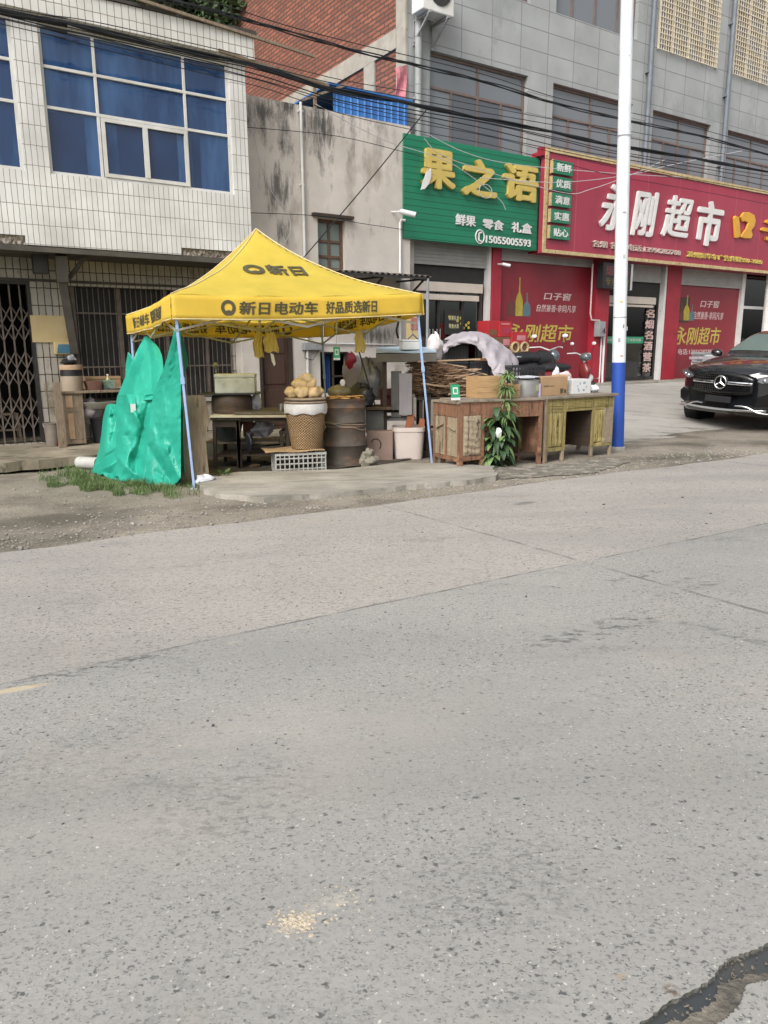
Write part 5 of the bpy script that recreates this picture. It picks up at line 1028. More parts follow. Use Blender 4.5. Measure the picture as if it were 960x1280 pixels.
FOLDS = {
'A': [([(182,424),(178,450),(166,490)],.05,7),([(184,426),(189,450),(190,488)],-.07,6),([(190,432),(198,455),(197,485)],.05,6),([(172,440),(160,470),(152,490)],-.03,5)],
'B': [([(157,490),(165,512),(177,532)],.09,4.5),([(152,497),(160,530)],-.05,6),([(188,500),(180,530),(172,572)],-.13,7),([(168,497),(169,506)],.05,3),([(192,510),(186,550),(180,600)],.08,6),([(150,520),(147,570)],.06,6),([(165,560),(155,585),(146,600)],.06,6),([(160,545),(170,580),(172,603)],-.06,6),([(150,575),(165,590),(185,600)],.05,5)],
'C': [([(217,415),(208,470),(204,600)],.035,8),([(222,430),(214,500),(214,560)],-.035,7),([(186,560),(200,580),(212,600)],-.09,6),([(208,560),(218,585),(224,598)],.06,5),([(190,535),(192,570)],.05,6),([(196,590),(205,598)],-.06,4)],
'D': [([(138,510),(134,530),(128,560)],.05,5),([(141,512),(145,530),(140,550)],-.07,4),([(150,560),(135,570),(124,580)],-.07,4),([(154,572),(138,582),(124,588)],.07,4),([(150,590),(135,592)],-.05,4),([(132,512),(138,518),(146,514)],.04,3)]}
def fold(x, y, L):
    o = 0
    for P_, h, w in L:
        m = 1e9
        for i in range(len(P_)-1):
            (x0,y0),(x1,y1) = P_[i], P_[i+1]; dx, dy = x1-x0, y1-y0; t_ = max(0,min(1,((x-x0)*dx+(y-y0)*dy)/(dx*dx+dy*dy))); m = min(m, math.hypot(x-x0-dx*t_, y-y0-dy*t_))
        o += h*math.exp(-(m/w)**1.5)
    return o
def tarp(k):
    C_ = [[Vector(q) for q in r] for r in SH[k]]
    def fn(a, b):
        p = surf(C_, a, b); x, y = p.x, p.y; d = fold(x, y, FOLDS[k])
        d += .016*(1-2*abs(NZ.noise(Vector((x/12, y/30, 1))))) + .012*(1-2*abs(NZ.noise(Vector((x/9+y/22, y/12, 4))))) + .0035*NZ.noise(Vector((x/4, y/5, 7)))
        for yy in (520, 547, 574): d -= .004*math.exp(-((y-yy-.1*(x-180))/.9)**2)
        for xx in (164, 207): d -= .004*math.exp(-((x-xx+.03*(y-550))/.9)**2)
        hem = (1.6*math.sin(x*.33)+1.0*math.sin(x*.71+1))*sm(.9, 1, b)*(k != 'A'); q = at(x, y+hem, p.z-d); zf = G(q.x, q.y)+.012
        if q.z < zf: q.z = zf + .004*math.sin(x)
        return q
    return fn
bs_ = gnd(185, 600); th = Th('green_tarpaulin', 'creased green plastic tarpaulin tied to the left canopy leg and draped to the ground', 'tarpaulin', tuple(bs_)); th.off = tuple(bs_)
for k, nm in (('A','upper_sheet'),('B','front_sheet'),('C','hanging_flap'),('D','side_fold')): mb = MB(); mb.grid(90, 110, tarp(k)); th.part(nm, mb, M['tarp'], smooth=80, solid=.003)
# rear and side of the covered heap
back = [[p + Vector((.25,.9,0))*k for p in row] for row in ctrl for k in (1,)]
mb = MB()
def tb(a, b):
    b = .40+.60*b; p = surf(ctrl, 0, b)+Vector((.12,.25,0)); q = surf(ctrl, 1, b)+Vector((-.08,.2,0)); e = p + (q-p)*a; dd = Vector((.15, .75, 0))*math.sin(PI*a)*sm(.36,.6,b); r_ = e+dd; r_.z = max(r_.z + .02*math.sin(a*20+b*6), G(r_.x, r_.y)+.012); return r_
mb.grid(30, 30, tb); th.part('rear_sheet', mb, M['tarp'], smooth=75, solid=.004)
mb = MB(); s_ = tarp('B')(.5,.27)+Vector((-.02,-.04,0)); mb.box(-.03,.03,0,.003,-.05,.05, Matrix.Translation(s_) @ Matrix.Rotation(.5, 4, 'Z')); th.part('label_patch', mb, M['plastic_white'])
mb = MB(); mb.tube([tuple(inn(FLt,.07)-Vector((.02,.02,.22))), tuple(surf(ctrl,1,0)+Vector((.01,0,.02))), tuple(surf(ctrl,1,.04))], .007, 5); th.part('tie', mb, M['black_plastic'])
c2 = [[at(160,440,10.75), at(166,448,10.7), at(172,462,10.6)], [at(157,460,10.8), at(165,468,10.7), at(172,480,10.6)], [at(157,500,10.8), at(165,500,10.7), at(172,500,10.6)]]
mb = MB(); mb.grid(10, 10, lambda a, b: surf(c2, a, b)+Vector((0,.02*math.sin(a*9),0))); th.part('rear_flap', mb, M['tarp'], smooth=70, solid=.004)
M['mesh_green'] = fabric('green_net', (.03,.22,.12), .3)
c3_ = [[at(224,410,8.3), at(227,420,8.35), at(230,428,8.4)], [at(224,440,8.35), at(230,445,8.4), at(235,452,8.45)], [at(227,470,8.35), at(230,468,8.4), at(233,460,8.45)]]
mb = MB(); mb.grid(10, 10, lambda a, b: surf(c3_, a, b)); one('green_net', 'dark green net scrap hanging beside the left canopy leg behind the tarpaulin', 'net', mb, M['mesh_green'], (0,0,0), solid=.003)
# ================================================================ STALL GOODS
def X(px, Y, py=520): return at(px, py, Y).x
def Z(py, Y, px=480): return at(px, py, Y).z
# plywood board leaning
M['ply'] = mat('weathered_plywood', (.30,.225,.15), (.20,.15,.10), sc_=5, stretch=(6,6,1), rough=.9, bump=.3, c3=(.10,.075,.05), s3=3, t3=.6, st3=(4,4,1))
a = gnd(227, 604); b = gnd(261, 603); Yb = (a.y+b.y)/2; h = Z(491, Yb+.1)-a.z; w_ = b.x-a.x
R = random.Random(5); poly = [(0,0),(w_,0),(w_*.97,h*.3),(w_*.93,h*.55),(w_*1.02,h*.62),(w_*1.1,h*.70),(w_*1.08,h*.86),(w_*1.02,h*.88),(w_*1.0,h*.99),(w_*.55,h*1.0),(w_*.15,h*.985),(.0,h*.98)]
poly = jag(poly, 4, .006, 3); mb = MB(); mb.prism(poly, -.01, .008); o = one('plywood_board', 'weathered plywood board with a notched edge standing behind the left canopy leg', 'board', mb, M['ply'], (a.x, Yb, a.z-.01), 0); o.rotation_euler = (math.radians(-4), 0, .1)
# crumpled white bag at the foot
p = gnd(256, 606); mb = MB(); mb.blob((0,0,.05), .12, .09, .055, .35, 3, 20, 12, .2); one('crumpled_bag', 'crumpled white plastic bag lying at the foot of the left canopy leg', 'bag', mb, M['bag'], tuple(p), .3, smooth=60)
M['pvc'] = mat('dirty_pvc', (.48,.48,.45), (.36,.36,.33), sc_=6, rough=.6)
# pvc cylinder
p = gnd(108, 586); mb = MB(); mb.tube([Vector((-.12,.05,.085)).lerp(Vector((.2,-.08,.085)), k/16) for k in range(17)], [.085 if k % 4 else .078 for k in range(17)], 20); one('plastic_drum', 'short white ribbed plastic cylinder lying half under the green tarpaulin', 'cylinder', mb, M['pvc'], tuple(p), smooth=40)
# low leafy plant
def leafplant(mb, R, c, n, r, sz, up=.5):
    for i in range(n):
        a = R.uniform(0, 6.28); d = Vector((math.cos(a), math.sin(a), 0)); s = sz*R.uniform(.7,1.2); q = Vector(c)+d*R.uniform(.1,1)*r+Vector((0,0,R.uniform(.3,1)*r*up)); t_ = Vector((-d.y, d.x, 0)); e = (d+Vector((0,0,R.uniform(-.4,.6)))).normalized()
        mb.add([q, q+e*s*.5+t_*s*.32, q+e*s, q+e*s*.5-t_*s*.32], [(0,1,2,3)]); mb.tube([Vector(c), q], .003, 3)
M['leaf_soft'] = mat('soft_green_leaves', (.14,.24,.08), (.10,.18,.06), rough=.6, bump=0)
p = gnd(277, 599); mb = MB(); leafplant(mb, random.Random(2), (0,0,.0), 16, .09, .10, .9); one('small_plant', 'small round leaved weed growing at the edge of the stall pavement', 'plant', mb, M['leaf_soft'], tuple(p), fix=False)
# ---- basket on a crate
gC = gnd(345, 594); gD = gnd(408, 589); cr_rot = math.atan2(gD.y-gC.y, gD.x-gC.x)*.7; cw = (gD-gC).xy.length*.97
def crate(th, w, d, h, m, nx=9, nz=4, t_=.012):
    mb = MB()
    for y in (0, d-t_):
        for k in range(nx+1): mb.box(w*k/nx-.006+(.006 if k==0 else 0)-(.006 if k==nx else 0), w*k/nx+.006+(.006 if k==0 else 0)-(.006 if k==nx else 0), y, y+t_, 0, h)
        for k in range(nz+1): z = h*k/nz; mb.box(0, w, y+.002, y+t_-.002, max(0,z-.007), min(h,z+.007))
    for x in (0, w-t_):
        for k in range(1,7): mb.box(x, x+t_, d*k/7-.006, d*k/7+.006, 0, h)
        for k in range(nz+1): z = h*k/nz; mb.box(x+.002, x+t_-.002, .013, d-.013, max(0,z-.007), min(h,z+.007))
    th.part('lattice', mb, m, fix=False)
    mb = MB(); mb.box(0, w, -.006, d+.006, h-.012, h+.012).box(.0, w, 0, d, .0, .01); th.part('rim', mb, m) if False else None
    mb = MB(); mb.box(-.004, w+.004, -.004, .016, h-.03, h).box(-.004, w+.004, d-.016, d+.004, h-.03, h).box(-.004,.012,.016,d-.016,h-.03,h).box(w-.012,w+.004,.016,d-.016,h-.03,h); th.part('rim', mb, m)
    mb = MB(); mb.box(.014, w-.014, .014, d-.014, .005, .015); th.part('base', mb, m)
th = Th('plastic_crate', 'white lattice plastic crate under the tall wicker basket', 'crate', tuple(gC+Vector((0,0,.0))), cr_rot); M['crate_dirty'] = mat('dirty_white_plastic', (.46,.46,.43), (.30,.29,.26), sc_=7, rough=.6); crate(th, cw, .4, .265, M['crate_dirty'], 11, 4); hc = .265
mb = MB(); mb.grid(14, 6, lambda a, b: (-.12+(cw+.1)*a, -.03+.45*b, .29+.008*math.sin(a*9+b*3)+(.02*(a-.1) if a < .1 else 0))); one('cardboard_sheet', 'flattened cardboard sheet lying on the white crate under the basket', 'cardboard', mb, M['cardboard'], tuple(gC+Vector((0,0,0))), cr_rot, solid=.008)
Yk = gC.y+.33; bx = X(382, Yk); bz = gC.z+.30
t = NT('wicker'); v = t.co(); x = t.sep(v); an = t.math('ARCTAN2', x[1], x[0]); u_ = t.math('MULTIPLY', an, 72/6.2832); v_ = t.math('MULTIPLY', x[2], 62)
ck = t.math('SINE', t.math('ADD', t.math('MULTIPLY', u_, 3.1416), t.math('MULTIPLY', t.math('FLOOR', v_), 3.1416))); rr = t.math('SINE', t.math('MULTIPLY', t.math('FRACT', v_), 3.1416)); hgt = t.math('MULTIPLY', t.math('ADD', t.math('MULTIPLY', ck, .5), .5), rr)
t.bump(hgt, 1, .012); M['wicker'] = t.fin(t.mix(t.ramp(hgt, .05, .5), (.10,.055,.025), t.ramp(t.noise(v, 6, 4), .3, .7, (.56,.39,.21), (.42,.28,.14))), .65, 0, .4)
th = Th('wicker_basket', 'tall tapering wicker basket with a cloth rim standing on the white crate', 'basket', (bx, Yk, bz)); hb = .53
mb = MB(); mb.lathe([(.185,0),(.19,.02),(.205,.12),(.235,.33),(.255,.50),(.26,hb),(.245,hb),(.24,.48),(.18,.03)], 46); th.part('weave', mb, M['wicker'], smooth=60)
mb = MB(); mb.lathe([(.262,hb-.09),(.268,hb-.08),(.272,hb-.02),(.268,hb+.03),(.25,hb+.035)], 40, cap=False); mb.v = [(v[0]*(1+.015*math.sin(9*math.atan2(v[1],v[0]))), v[1], v[2]+(.012*math.sin(7*math.atan2(v[1],v[0])) if v[2] < hb-.05 else 0)) for v in mb.v]; th.part('cloth_rim', mb, mat('white_gauze', (.62,.60,.58), (.5,.48,.47), sc_=9, rough=.9, bump=.5, bs=30), smooth=60, solid=.006)
mb = MB(); mb.lathe([(.0,hb+.035),(.255,hb+.035),(.27,hb+.05),(.255,hb+.065),(0,hb+.075)], 36, cap=False); mb.lathe([(.25,hb+.076),(.265,hb+.09),(.25,hb+.105),(0,hb+.11)], 36, cap=False); th.part('lid', mb, mat('padded_lid', (.32,.25,.19), (.2,.15,.11), rough=.9), smooth=50)
M['bread'] = mat('steamed_bread', (.62,.47,.25), (.48,.34,.17), sc_=14, rough=.85, bump=.8, bs=26); R = random.Random(8)
for i, (dx, dy, dz, r) in enumerate(((-.16,-.05,.0,.085),(-.03,-.12,0,.09),(.12,-.08,0,.085),(.02,.08,0,.09),(-.13,.1,0,.08),(.15,.08,0,.08),(-.05,-.04,.10,.085),(.07,-.03,.11,.09),(.0,.05,.13,.075),(.03,-.06,.18,.075))):
    mb = MB(); mb.blob((0,0,r*.72), r*(1+.25*math.sin(i*2.3)), r, r*.8, .16, i, 22, 14, .035)
    one('gourd_sponge', 'pale brown rough lump piled on the lid of the tall wicker basket', 'bread', mb, M['bread'], (bx+dx, Yk+dy, bz+hb+.11+dz), i, 'pale lumps piled on the basket lid', smooth=80)
# ---- oil drum stove
gd = gnd(430, 584); dx_, dy_, dz_ = X(430, gd.y+.28), gd.y+.28, gd.z
M['drum'] = mat('drum_paint', (.10,.085,.07), (.06,.048,.038), sc_=6, rough=.65, c3=(.17,.095,.06), s3=3.2, t3=.50, w3=.15, st3=(1,1,2))
th = Th('oil_drum', 'rusty dark oil drum used as a stove beside the wicker basket', 'drum', (dx_, dy_, dz_)); r = .285
mb = MB(); P_ = [(r,0)]
for z, k in ((.0,0),(.02,.008),(.04,0),(.26,0),(.275,.014),(.29,0),(.5,0),(.52,.012),(.54,0),(.57,0),(.585,.012),(.6,0),(.76,0),(.775,.012),(.79,0),(.86,0),(.87,.01),(.885,.01),(.885,-.02),(.87,-.03)): P_.append((r+k, z))
mb.lathe(P_[1:], 40); th.part('body', mb, M['drum'], smooth=50)
M['rope'] = mat('rope', (.30,.26,.20), (.2,.17,.13), sc_=30, rough=.95, bump=.6, bs=80)
mb = MB(); mb.tube([(-(r+.012)*math.cos(a), -(r+.012)*math.sin(a), .60-.12*max(0,(a-.3))/2.4+.01*math.sin(a*7)) for a in [k*.12 for k in range(27)]], .007, 5); mb.tube([(-(r+.014)*math.cos(a), -(r+.014)*math.sin(a), .60-.02*a) for a in [k*.12 for k in range(27)]], .006, 5)
mb.tube([(-.27,-.11,.6),(-.30,-.16,.54),(-.27,-.18,.46),(-.24,-.18,.52),(-.26,-.15,.6)], .012, 6); mb.tube([(-.27,-.13,.6),(-.30,-.15,.4),(-.29,-.15,.34)], .008, 5); th.part('rope', mb, M['rope'], smooth=60)
M['pancake'] = mat('flatbread', (.55,.34,.13), (.40,.22,.07), sc_=16, rough=.7, bump=.5, bs=40)
R = random.Random(4)
for i, (dx, dy, dz) in enumerate(((-.11,-.14,0),(.03,-.18,0),(.15,-.10,0),(-.03,-.10,.018),(.10,-.15,.02),(-.16,-.06,.015),(.19,-.02,.018))):
    mb = MB(); mb.lathe([(0,.0),(.06,.0),(.075,.008),(.065,.018),(0,.022)], 18, cap=False); mb.v = [(v[0]*(1+.06*math.sin(3*math.atan2(v[1], v[0])+i)), v[1], v[2]+.004*math.sin(v[0]*40)) for v in mb.v]
    one('flatbread', 'round golden flatbread lying on top of the rusty oil drum', 'bread', mb, M['pancake'], (dx_+dx, dy_+dy, dz_+.887+dz), i, 'flatbreads on the oil drum', smooth=60)
p = (dx_-.06, dy_+.08, dz_+.887); th = Th('clay_pot', 'squat glazed brown clay pot on the oil drum behind the flatbreads', 'pot', p)
mb = MB(); mb.lathe([(.09,0),(.15,.04),(.165,.08),(.15,.125),(.11,.14),(.11,.152),(.05,.17),(0,.175)], 28, cap=False); th.part('body', mb, mat('clay', (.22,.19,.10), (.14,.12,.06), sc_=8, rough=.35), smooth=60)
mb = MB(); q = at(428,474,dy_-.05); mb.blob((0,0,0), .035, .006, .045, 0, 1, 16, 10); one('round_mirror', 'small white oval disc standing on the brown clay pot', 'disc', mb, M['plastic_white'], (q.x, dy_-.02, dz_+.887+.205), .3, smooth=80)
p = gnd(462, 586); mb = MB(); mb.blob((0,.05,.09), .13, .11, .10, .3, 4, 24, 16, .22); mb.blob((0,.03,.19), .07, .06, .06, .3, 7, 16, 12, .2); one('crumpled_sack', 'crumpled grey green sack on the ground in front of the oil drum', 'sack', mb, mat('sackcloth', (.24,.225,.18), (.13,.12,.095), sc_=12, rough=.95, bump=1, bs=25), tuple(p), smooth=50)
# ---- left tables
M['tabletop'] = mat('worn_table_top', (.16,.135,.09), (.09,.075,.05), sc_=5, stretch=(1,8,1), rough=.55, c3=(.25,.22,.15), s3=3, t3=.6)
def table(label, Y0, px0, px1, ytop, dep, legin=.05, rot=0, shelf=True, mt='tabletop', th_=.035):
    x0, x1 = X(px0, Y0, ytop), X(px1, Y0, ytop); z = Z(ytop, Y0); g = G((x0+x1)/2, Y0+dep/2)+.015; th = Th('work_table', label, 'table', (x0, Y0, g), rot); w = x1-x0; h = z-g
    mb = MB(); mb.box(0, w, 0, dep, h-th_, h); th.part('table_top', mb, M[mt], bevel=.004)
    for x, y in ((legin,.05),(w-legin,.05),(legin,dep-.05),(w-legin,dep-.05)): mb = MB(); mb.bar((x+(-.02 if x < w/2 else .02), y, 0), (x, y, h-th_), .045); th.part('leg', mb, M['wood_dark'])
    mb = MB(); mb.box(legin, w-legin, .03, .06, h-th_-.09, h-th_-.002).box(legin, w-legin, dep-.06, dep-.03, h-th_-.09, h-th_-.002); th.part('apron', mb, M['wood_dark'])
    if shelf: mb = MB(); mb.box(.03, w-.03, .06, dep-.06, .16, .18); th.part('shelf', mb, M['wood_dark'])
    return th, z, g
tA, zA_, gA = table('low dark table with a cream board on top beside the leaning plywood', 9.75, 262, 300, 521, .75)
mb = MB(); mb.box(0, 1.0, 0, .62, 0, .03); one('cream_board', 'thick cream coloured board lying on the dark table behind the plywood', 'board', mb, mat('cream_board', (.60,.56,.43), (.5,.45,.33), sc_=5, rough=.7), (X(262,9.7), 9.7, zA_+.003), -.02, bevel=.004)
tB, zB_, gB = table('long brown work table between the cream board and the wicker basket', 9.75, 292, 362, 514, .8)
# things below and on the tables
def lump(name, label, cat, px, py, Y, rx, ry, rz, m, seed, z=None, nz=.25, cz=.12, group=None):
    q = at(px, py, Y); mb = MB(); mb.blob((0,0,rz), rx, ry, rz, nz, seed, 22, 14, cz); return one(name, label, cat, mb, m, (q.x, Y, q.z if z is None else z), seed*.7, group, smooth=60)
mb = MB(); mb.lathe([(.15,0),(.2,.2),(.21,.24),(.2,.24),(.14,.02)], 28); one('wash_basin', 'large dark grey basin under the low table beside the plywood', 'basin', mb, mat('basin_grey', (.05,.06,.06), (.08,.09,.09), rough=.35), (X(284,10.3), 10.3, Z(549,10.3)), smooth=50)
mb = MB(); mb.box(-.5,.5,-.25,.25,0,.02); one('low_shelf', 'grey plank shelf under the long work table', 'shelf', mb, M['wood_grey'], (X(305,10.35), 10.35, Z(549,10.35)-.02), 0)
mb = MB(); mb.box(-.44,.44,-.02,.0,0,.18); one('concrete_slab', 'pale grey slab standing under the tables behind the legs', 'panel', mb, M['concrete'], (X(285,10.7), 10.7, Z(568,10.7)), 0)
lump('plastic_bag', 'bulging white plastic bag stuffed under the long work table', 'bag', 327, 545, 10.3, .16, .13, .10, M['bag'], 5)
lump('plastic_bag', 'small clear white plastic bag standing on the long table beside the black stove pot', 'bag', 321, 508, 10.2, .07, .06, .11, M['bag'], 6, zB_+.002)
mb = MB(); mb.box(0,.14,0,.1,0,.22); one('brown_carton', 'small red brown carton hanging under the long table', 'box', mb, mat('redbrown', (.16,.07,.045), rough=.8), (X(303,10.2), 10.2, Z(545,10.2)), .1)
mb = MB(); mb.blob((0,0,.1), .05, .04, .13, .3, 2, 14, 10, .1); one('black_rag', 'black cloth hanging under the front edge of the long table', 'cloth', mb, M['black_bag'], (X(310,9.8), 9.83, Z(562,9.8)), smooth=60)
mb = MB(); mb.lathe([(.26,0),(.27,.05),(.265,.07),(.275,.09),(.27,.2),(.25,.24),(.1,.25)], 36); one('stove_pot', 'wide soot black steel steamer ring on the low table under the styrofoam box', 'pot', mb, mat('sooty_steel', (.07,.05,.04), (.13,.08,.055), sc_=5, stretch=(1,1,9), rough=.55, c3=(.03,.03,.03), s3=4), (X(291,10.15), 10.15, zA_+.036), smooth=50)
zt_ = zA_+.036+.252; mb = MB(); mb.box(-.42,.36,-.3,.3,0,.015); one('metal_tray', 'flat dark metal tray lying over the sooty steamer', 'tray', mb, M['black_metal'], (X(294,10.15), 10.15, zt_), .05)
th = Th('styrofoam_box', 'mouldy white styrofoam box on the dark metal tray', 'box', (X(297,10.1), 10.1, zt_+.016), .08)
mb = MB(); mb.box(-.26,.26,-.17,.17,0,.20); th.part('body', mb, M['foam'], bevel=.012); mb = MB(); mb.box(-.265,.265,-.175,.175,.202,.25); th.part('lid', mb, M['foam'], bevel=.01)
mb = MB(); mb.lathe([(.035,0),(.04,.09),(.036,.09),(.032,.005)], 18); one('steel_cup', 'small steel cup on the work table left of the wicker basket', 'cup', mb, M['steel'], (X(352,9.95), 9.95, zB_+.002), smooth=50)
mb = MB(); mb.bar((0,0,0),(0,0,.35),.02); mb.lathe([(.03,.35),(.05,.38),(.015,.43)], 12); one('small_lamp_stand', 'thin dark stand with a pale knob behind the styrofoam box', 'stand', mb, M['grey_metal'], (X(273,10.8), 10.8, Z(490,10.8)))
mb = MB(); mb.box(0,.5,0,.5,.2,.24); mb.bar((.03,.03,0),(.03,.03,.2),.04).bar((.47,.03,0),(.47,.03,.2),.04).bar((.03,.47,0),(.03,.47,.2),.04).bar((.47,.47,0),(.47,.47,.2),.04); mb.box(.03,.47,.03,.05,.08,.1); one('stool', 'low dark wooden stool between the work table and the wicker basket', 'stool', mb, M['wood_dark'], (X(348,9.9), 9.9, G(-1.2,9.9)+.24))
mb = MB(); mb.box(0,.46,0,.3,0,.24); one('dark_box', 'dark box standing under the stool left of the basket', 'box', mb, M['black_metal'], (X(348,10.0), 9.93, G(-1.2,9.9)+.02))
R = random.Random(17)
for i, (px, py, s) in enumerate(((300,583,.07),(318,586,.09),(332,580,.06),(287,575,.06))):
    q = gnd(px, py); mb = MB(); mb.blob((0,0,s*.3), s, s*.7, s*.4, .3, i, 12, 8, .2); one('rubble_lump', 'dark lump of rubble on the earth under the tables', 'rubble', mb, M['rust'], tuple(q), i, 'rubble lumps under the tables')
# ---- middle stuff between drum and desks
Y1 = 10.7; x0, x1 = X(458,Y1), X(482,Y1); z0, z1 = Z(541,Y1), Z(511,Y1)
def boxpx(name, label, cat, px0, px1, pyt, pyb, Y, dep, m, rot=0, bevel=.006, zb=None, **k):
    x0, x1 = X(px0,Y,pyb), X(px1,Y,pyb); z0 = Z(pyb,Y) if zb is None else zb; z1 = Z(pyt,Y); mb = MB(); mb.box(0, x1-x0, 0, dep, 0, z1-z0); return one(name, label, cat, mb, m, (x0, Y, z0), rot, bevel=bevel, **k)
boxpx('steel_cabinet', 'dull grey steel cabinet box on the pink slab right of the oil drum', 'cabinet', 457, 480, 513, 541, 10.55, .45, mat('dull_steel', (.15,.15,.135), (.09,.09,.08), sc_=4, rough=.5))
boxpx('steel_sheet', 'dark rusty sheet lying over the grey steel cabinet', 'sheet', 452, 490, 509, 512.5, 10.4, .6, M['rust'])
a0 = X(458,10.3); th = Th('pink_slab', 'dusty pink slab with a hook shaped mark standing right of the oil drum', 'slab', (a0, 10.3, G(a0,10.3)+.01)); wS = X(491,10.3)-a0; hS = Z(539,10.3)-G(a0,10.3)-.01
mb = MB(); mb.box(0, wS, 0, .2, 0, hS); th.part('body', mb, mat('pink_slab', (.30,.21,.17), (.22,.16,.13), sc_=4, rough=.9, c3=(.12,.1,.08), s3=4, t3=.6), bevel=.01)
mb = MB(); mb.tube([(wS*.35+.07*math.cos(a), -.004, hS*.55+.08*math.sin(a)) for a in [1.2+k*.25 for k in range(-8, 7)]], .008, 5); th.part('mark', mb, M['wood_dark'])
th = Th('white_tub', 'large white plastic tub with broken planks in it behind the right canopy leg', 'tub', (X(511,10.35), 10.55, G(X(511,10.3),10.55)+.01)); rt = (X(531,10.3)-X(490,10.3))/2; ht = Z(536,10.3)-G(.3,10.5)
mb = MB(); mb.lathe([(rt*.86,0),(rt*.97,ht*.8),(rt*.97,ht*.86),(rt*1.03,ht*.87),(rt*1.03,ht),(rt*.96,ht),(rt*.82,.03)], 30, sq=5); th.part('body', mb, mat('tub_pinkwhite', (.66,.58,.54), (.58,.5,.46), sc_=3, rough=.4, bump=.02), smooth=50)
boxpx('plank', 'orange brown broken plank standing in the white tub', 'plank', 0, 1, 0, 1, 10, .1, M['wood']) if False else None
M['brick_orange'] = mat('orange_brown_board', (.36,.13,.06), (.26,.09,.04), sc_=5, rough=.8)
for i, (xa, ya, xb, yb, w_) in enumerate(((507,537,514,517,.1),(521,537,527,523,.05),(528,536,529,524,.04))):
    a, b = at(xa,ya+18,10.5), at(xb,yb,10.55); mb = MB(); mb.bar((0,0,0), tuple(b-a), w_, .02, up=(0,1,0)); one('broken_plank', ['wide orange brown board standing in the white tub','narrow broken plank in the middle of the white tub','thin plank at the right rim of the white tub'][i], 'plank', mb, M['brick_orange'], tuple(a))
mb = MB(); R = random.Random(44)
for i in range(7): q = gnd(R.uniform(489,512), 571+R.uniform(-2,2)); leafplant(mb, R, tuple(q), 9, .05, .045, 1.4)
one('ground_weeds', 'small dark weeds growing at the foot of the white tub', 'weeds', mb, M['leaf_a'], fix=False)
th = Th('red_chair_crate', 'dark red plastic crate with a slot behind the oil drum', 'crate', (X(476,11.0), 11.0, Z(512,11.0)), .02); w_ = X(501,11)-X(476,11); h_ = Z(487,11)-Z(512,11)
M['red_crate'] = mat('dark_red_plastic', (.17,.035,.03), (.11,.025,.02), rough=.5)
mb = MB(); mb.wall(0, w_, 0, h_, 0, .02, [(w_*.18,w_*.45,h_*.55,h_*.72),(w_*.6,w_*.85,h_*.55,h_*.72)]); mb.box(0,.02,.021,.35,0,h_).box(w_-.02,w_,.021,.35,0,h_).box(.02,w_-.02,.33,.35,0,h_).box(.02,w_-.02,.021,.33,0,.02); mb.box(-.01,w_+.01,-.012,-.001,h_-.04,h_); th.part('body', mb, M['red_crate'])
boxpx('red_crate_support', 'dark shelf carrying the red crate', 'shelf', 470, 512, 512.3, 516, 10.9, .5, M['wood_dark'])
boxpx('steel_frame_table', 'low dark steel bench behind the white tub', 'bench', 484, 520, 523, 526, 10.8, .5, M['grey_metal'])
boxpx('tall_panel', 'tall grey lilac panel leaning behind the right canopy leg', 'panel', 499, 515, 467, 519, 10.5, .03, mat('lilac_board', (.34,.32,.34), (.28,.26,.28), sc_=3, rough=.7))
boxpx('tall_panel', 'narrow pale panel behind the lilac panel and the awning post', 'panel', 489, 502, 464, 522, 10.9, .03, mat('pale_board', (.34,.335,.33), rough=.7))
lump('garbage_bag', 'black rubbish bag slumped on the steel sheet beside the clay pot', 'bag', 452, 512, 10.6, .20, .17, .17, M['black_bag'], 11, cz=.25)
lump('garbage_bag', 'silver grey crinkled bag behind the black rubbish bag', 'bag', 462, 500, 10.8, .13, .12, .27, mat('foil_bag', (.26,.26,.27), (.12,.12,.13), sc_=8, rough=.3, bump=1, bs=18), 12, cz=.25)
mb = MB(); mb.blob((0,0,.2), .17, .05, .26, .25, 15, 20, 14, .1); one('clear_bag', 'translucent pink white plastic bag hanging on the plaster wall', 'bag', mb, mat('clear_bag', (.42,.36,.35), (.32,.28,.27), sc_=6, rough=.3, bump=.9, bs=16), (X(444,11.9), 11.9, Z(486,11.9)), .5, smooth=60)
mb = MB(); mb.blob((0,0,.1), .10, .03, .12, .3, 16, 16, 10, .1); one('red_bag', 'small red plastic bag hanging on the plaster wall by the blue curtain', 'bag', mb, mat('red_bag', (.40,.035,.05), rough=.35, bump=.8, bs=15), (X(440,11.95), 11.85, Z(460,11.9)), .5, smooth=60)
mb = MB(); a, b = at(449,440,10.6), at(470,511,10.5); mb.tube([(0,0,0), tuple(b-a)], .012, 6); one('leaning_rod', 'thin dark rod leaning over the black rubbish bag', 'rod', mb, M['black_metal'], tuple(a))
boxpx('grey_board', 'large grey board leaning on the plaster wall behind the rubbish bags', 'board', 452, 482, 447, 500, 11.6, .03, mat('grey_board', (.24,.235,.225), rough=.8))
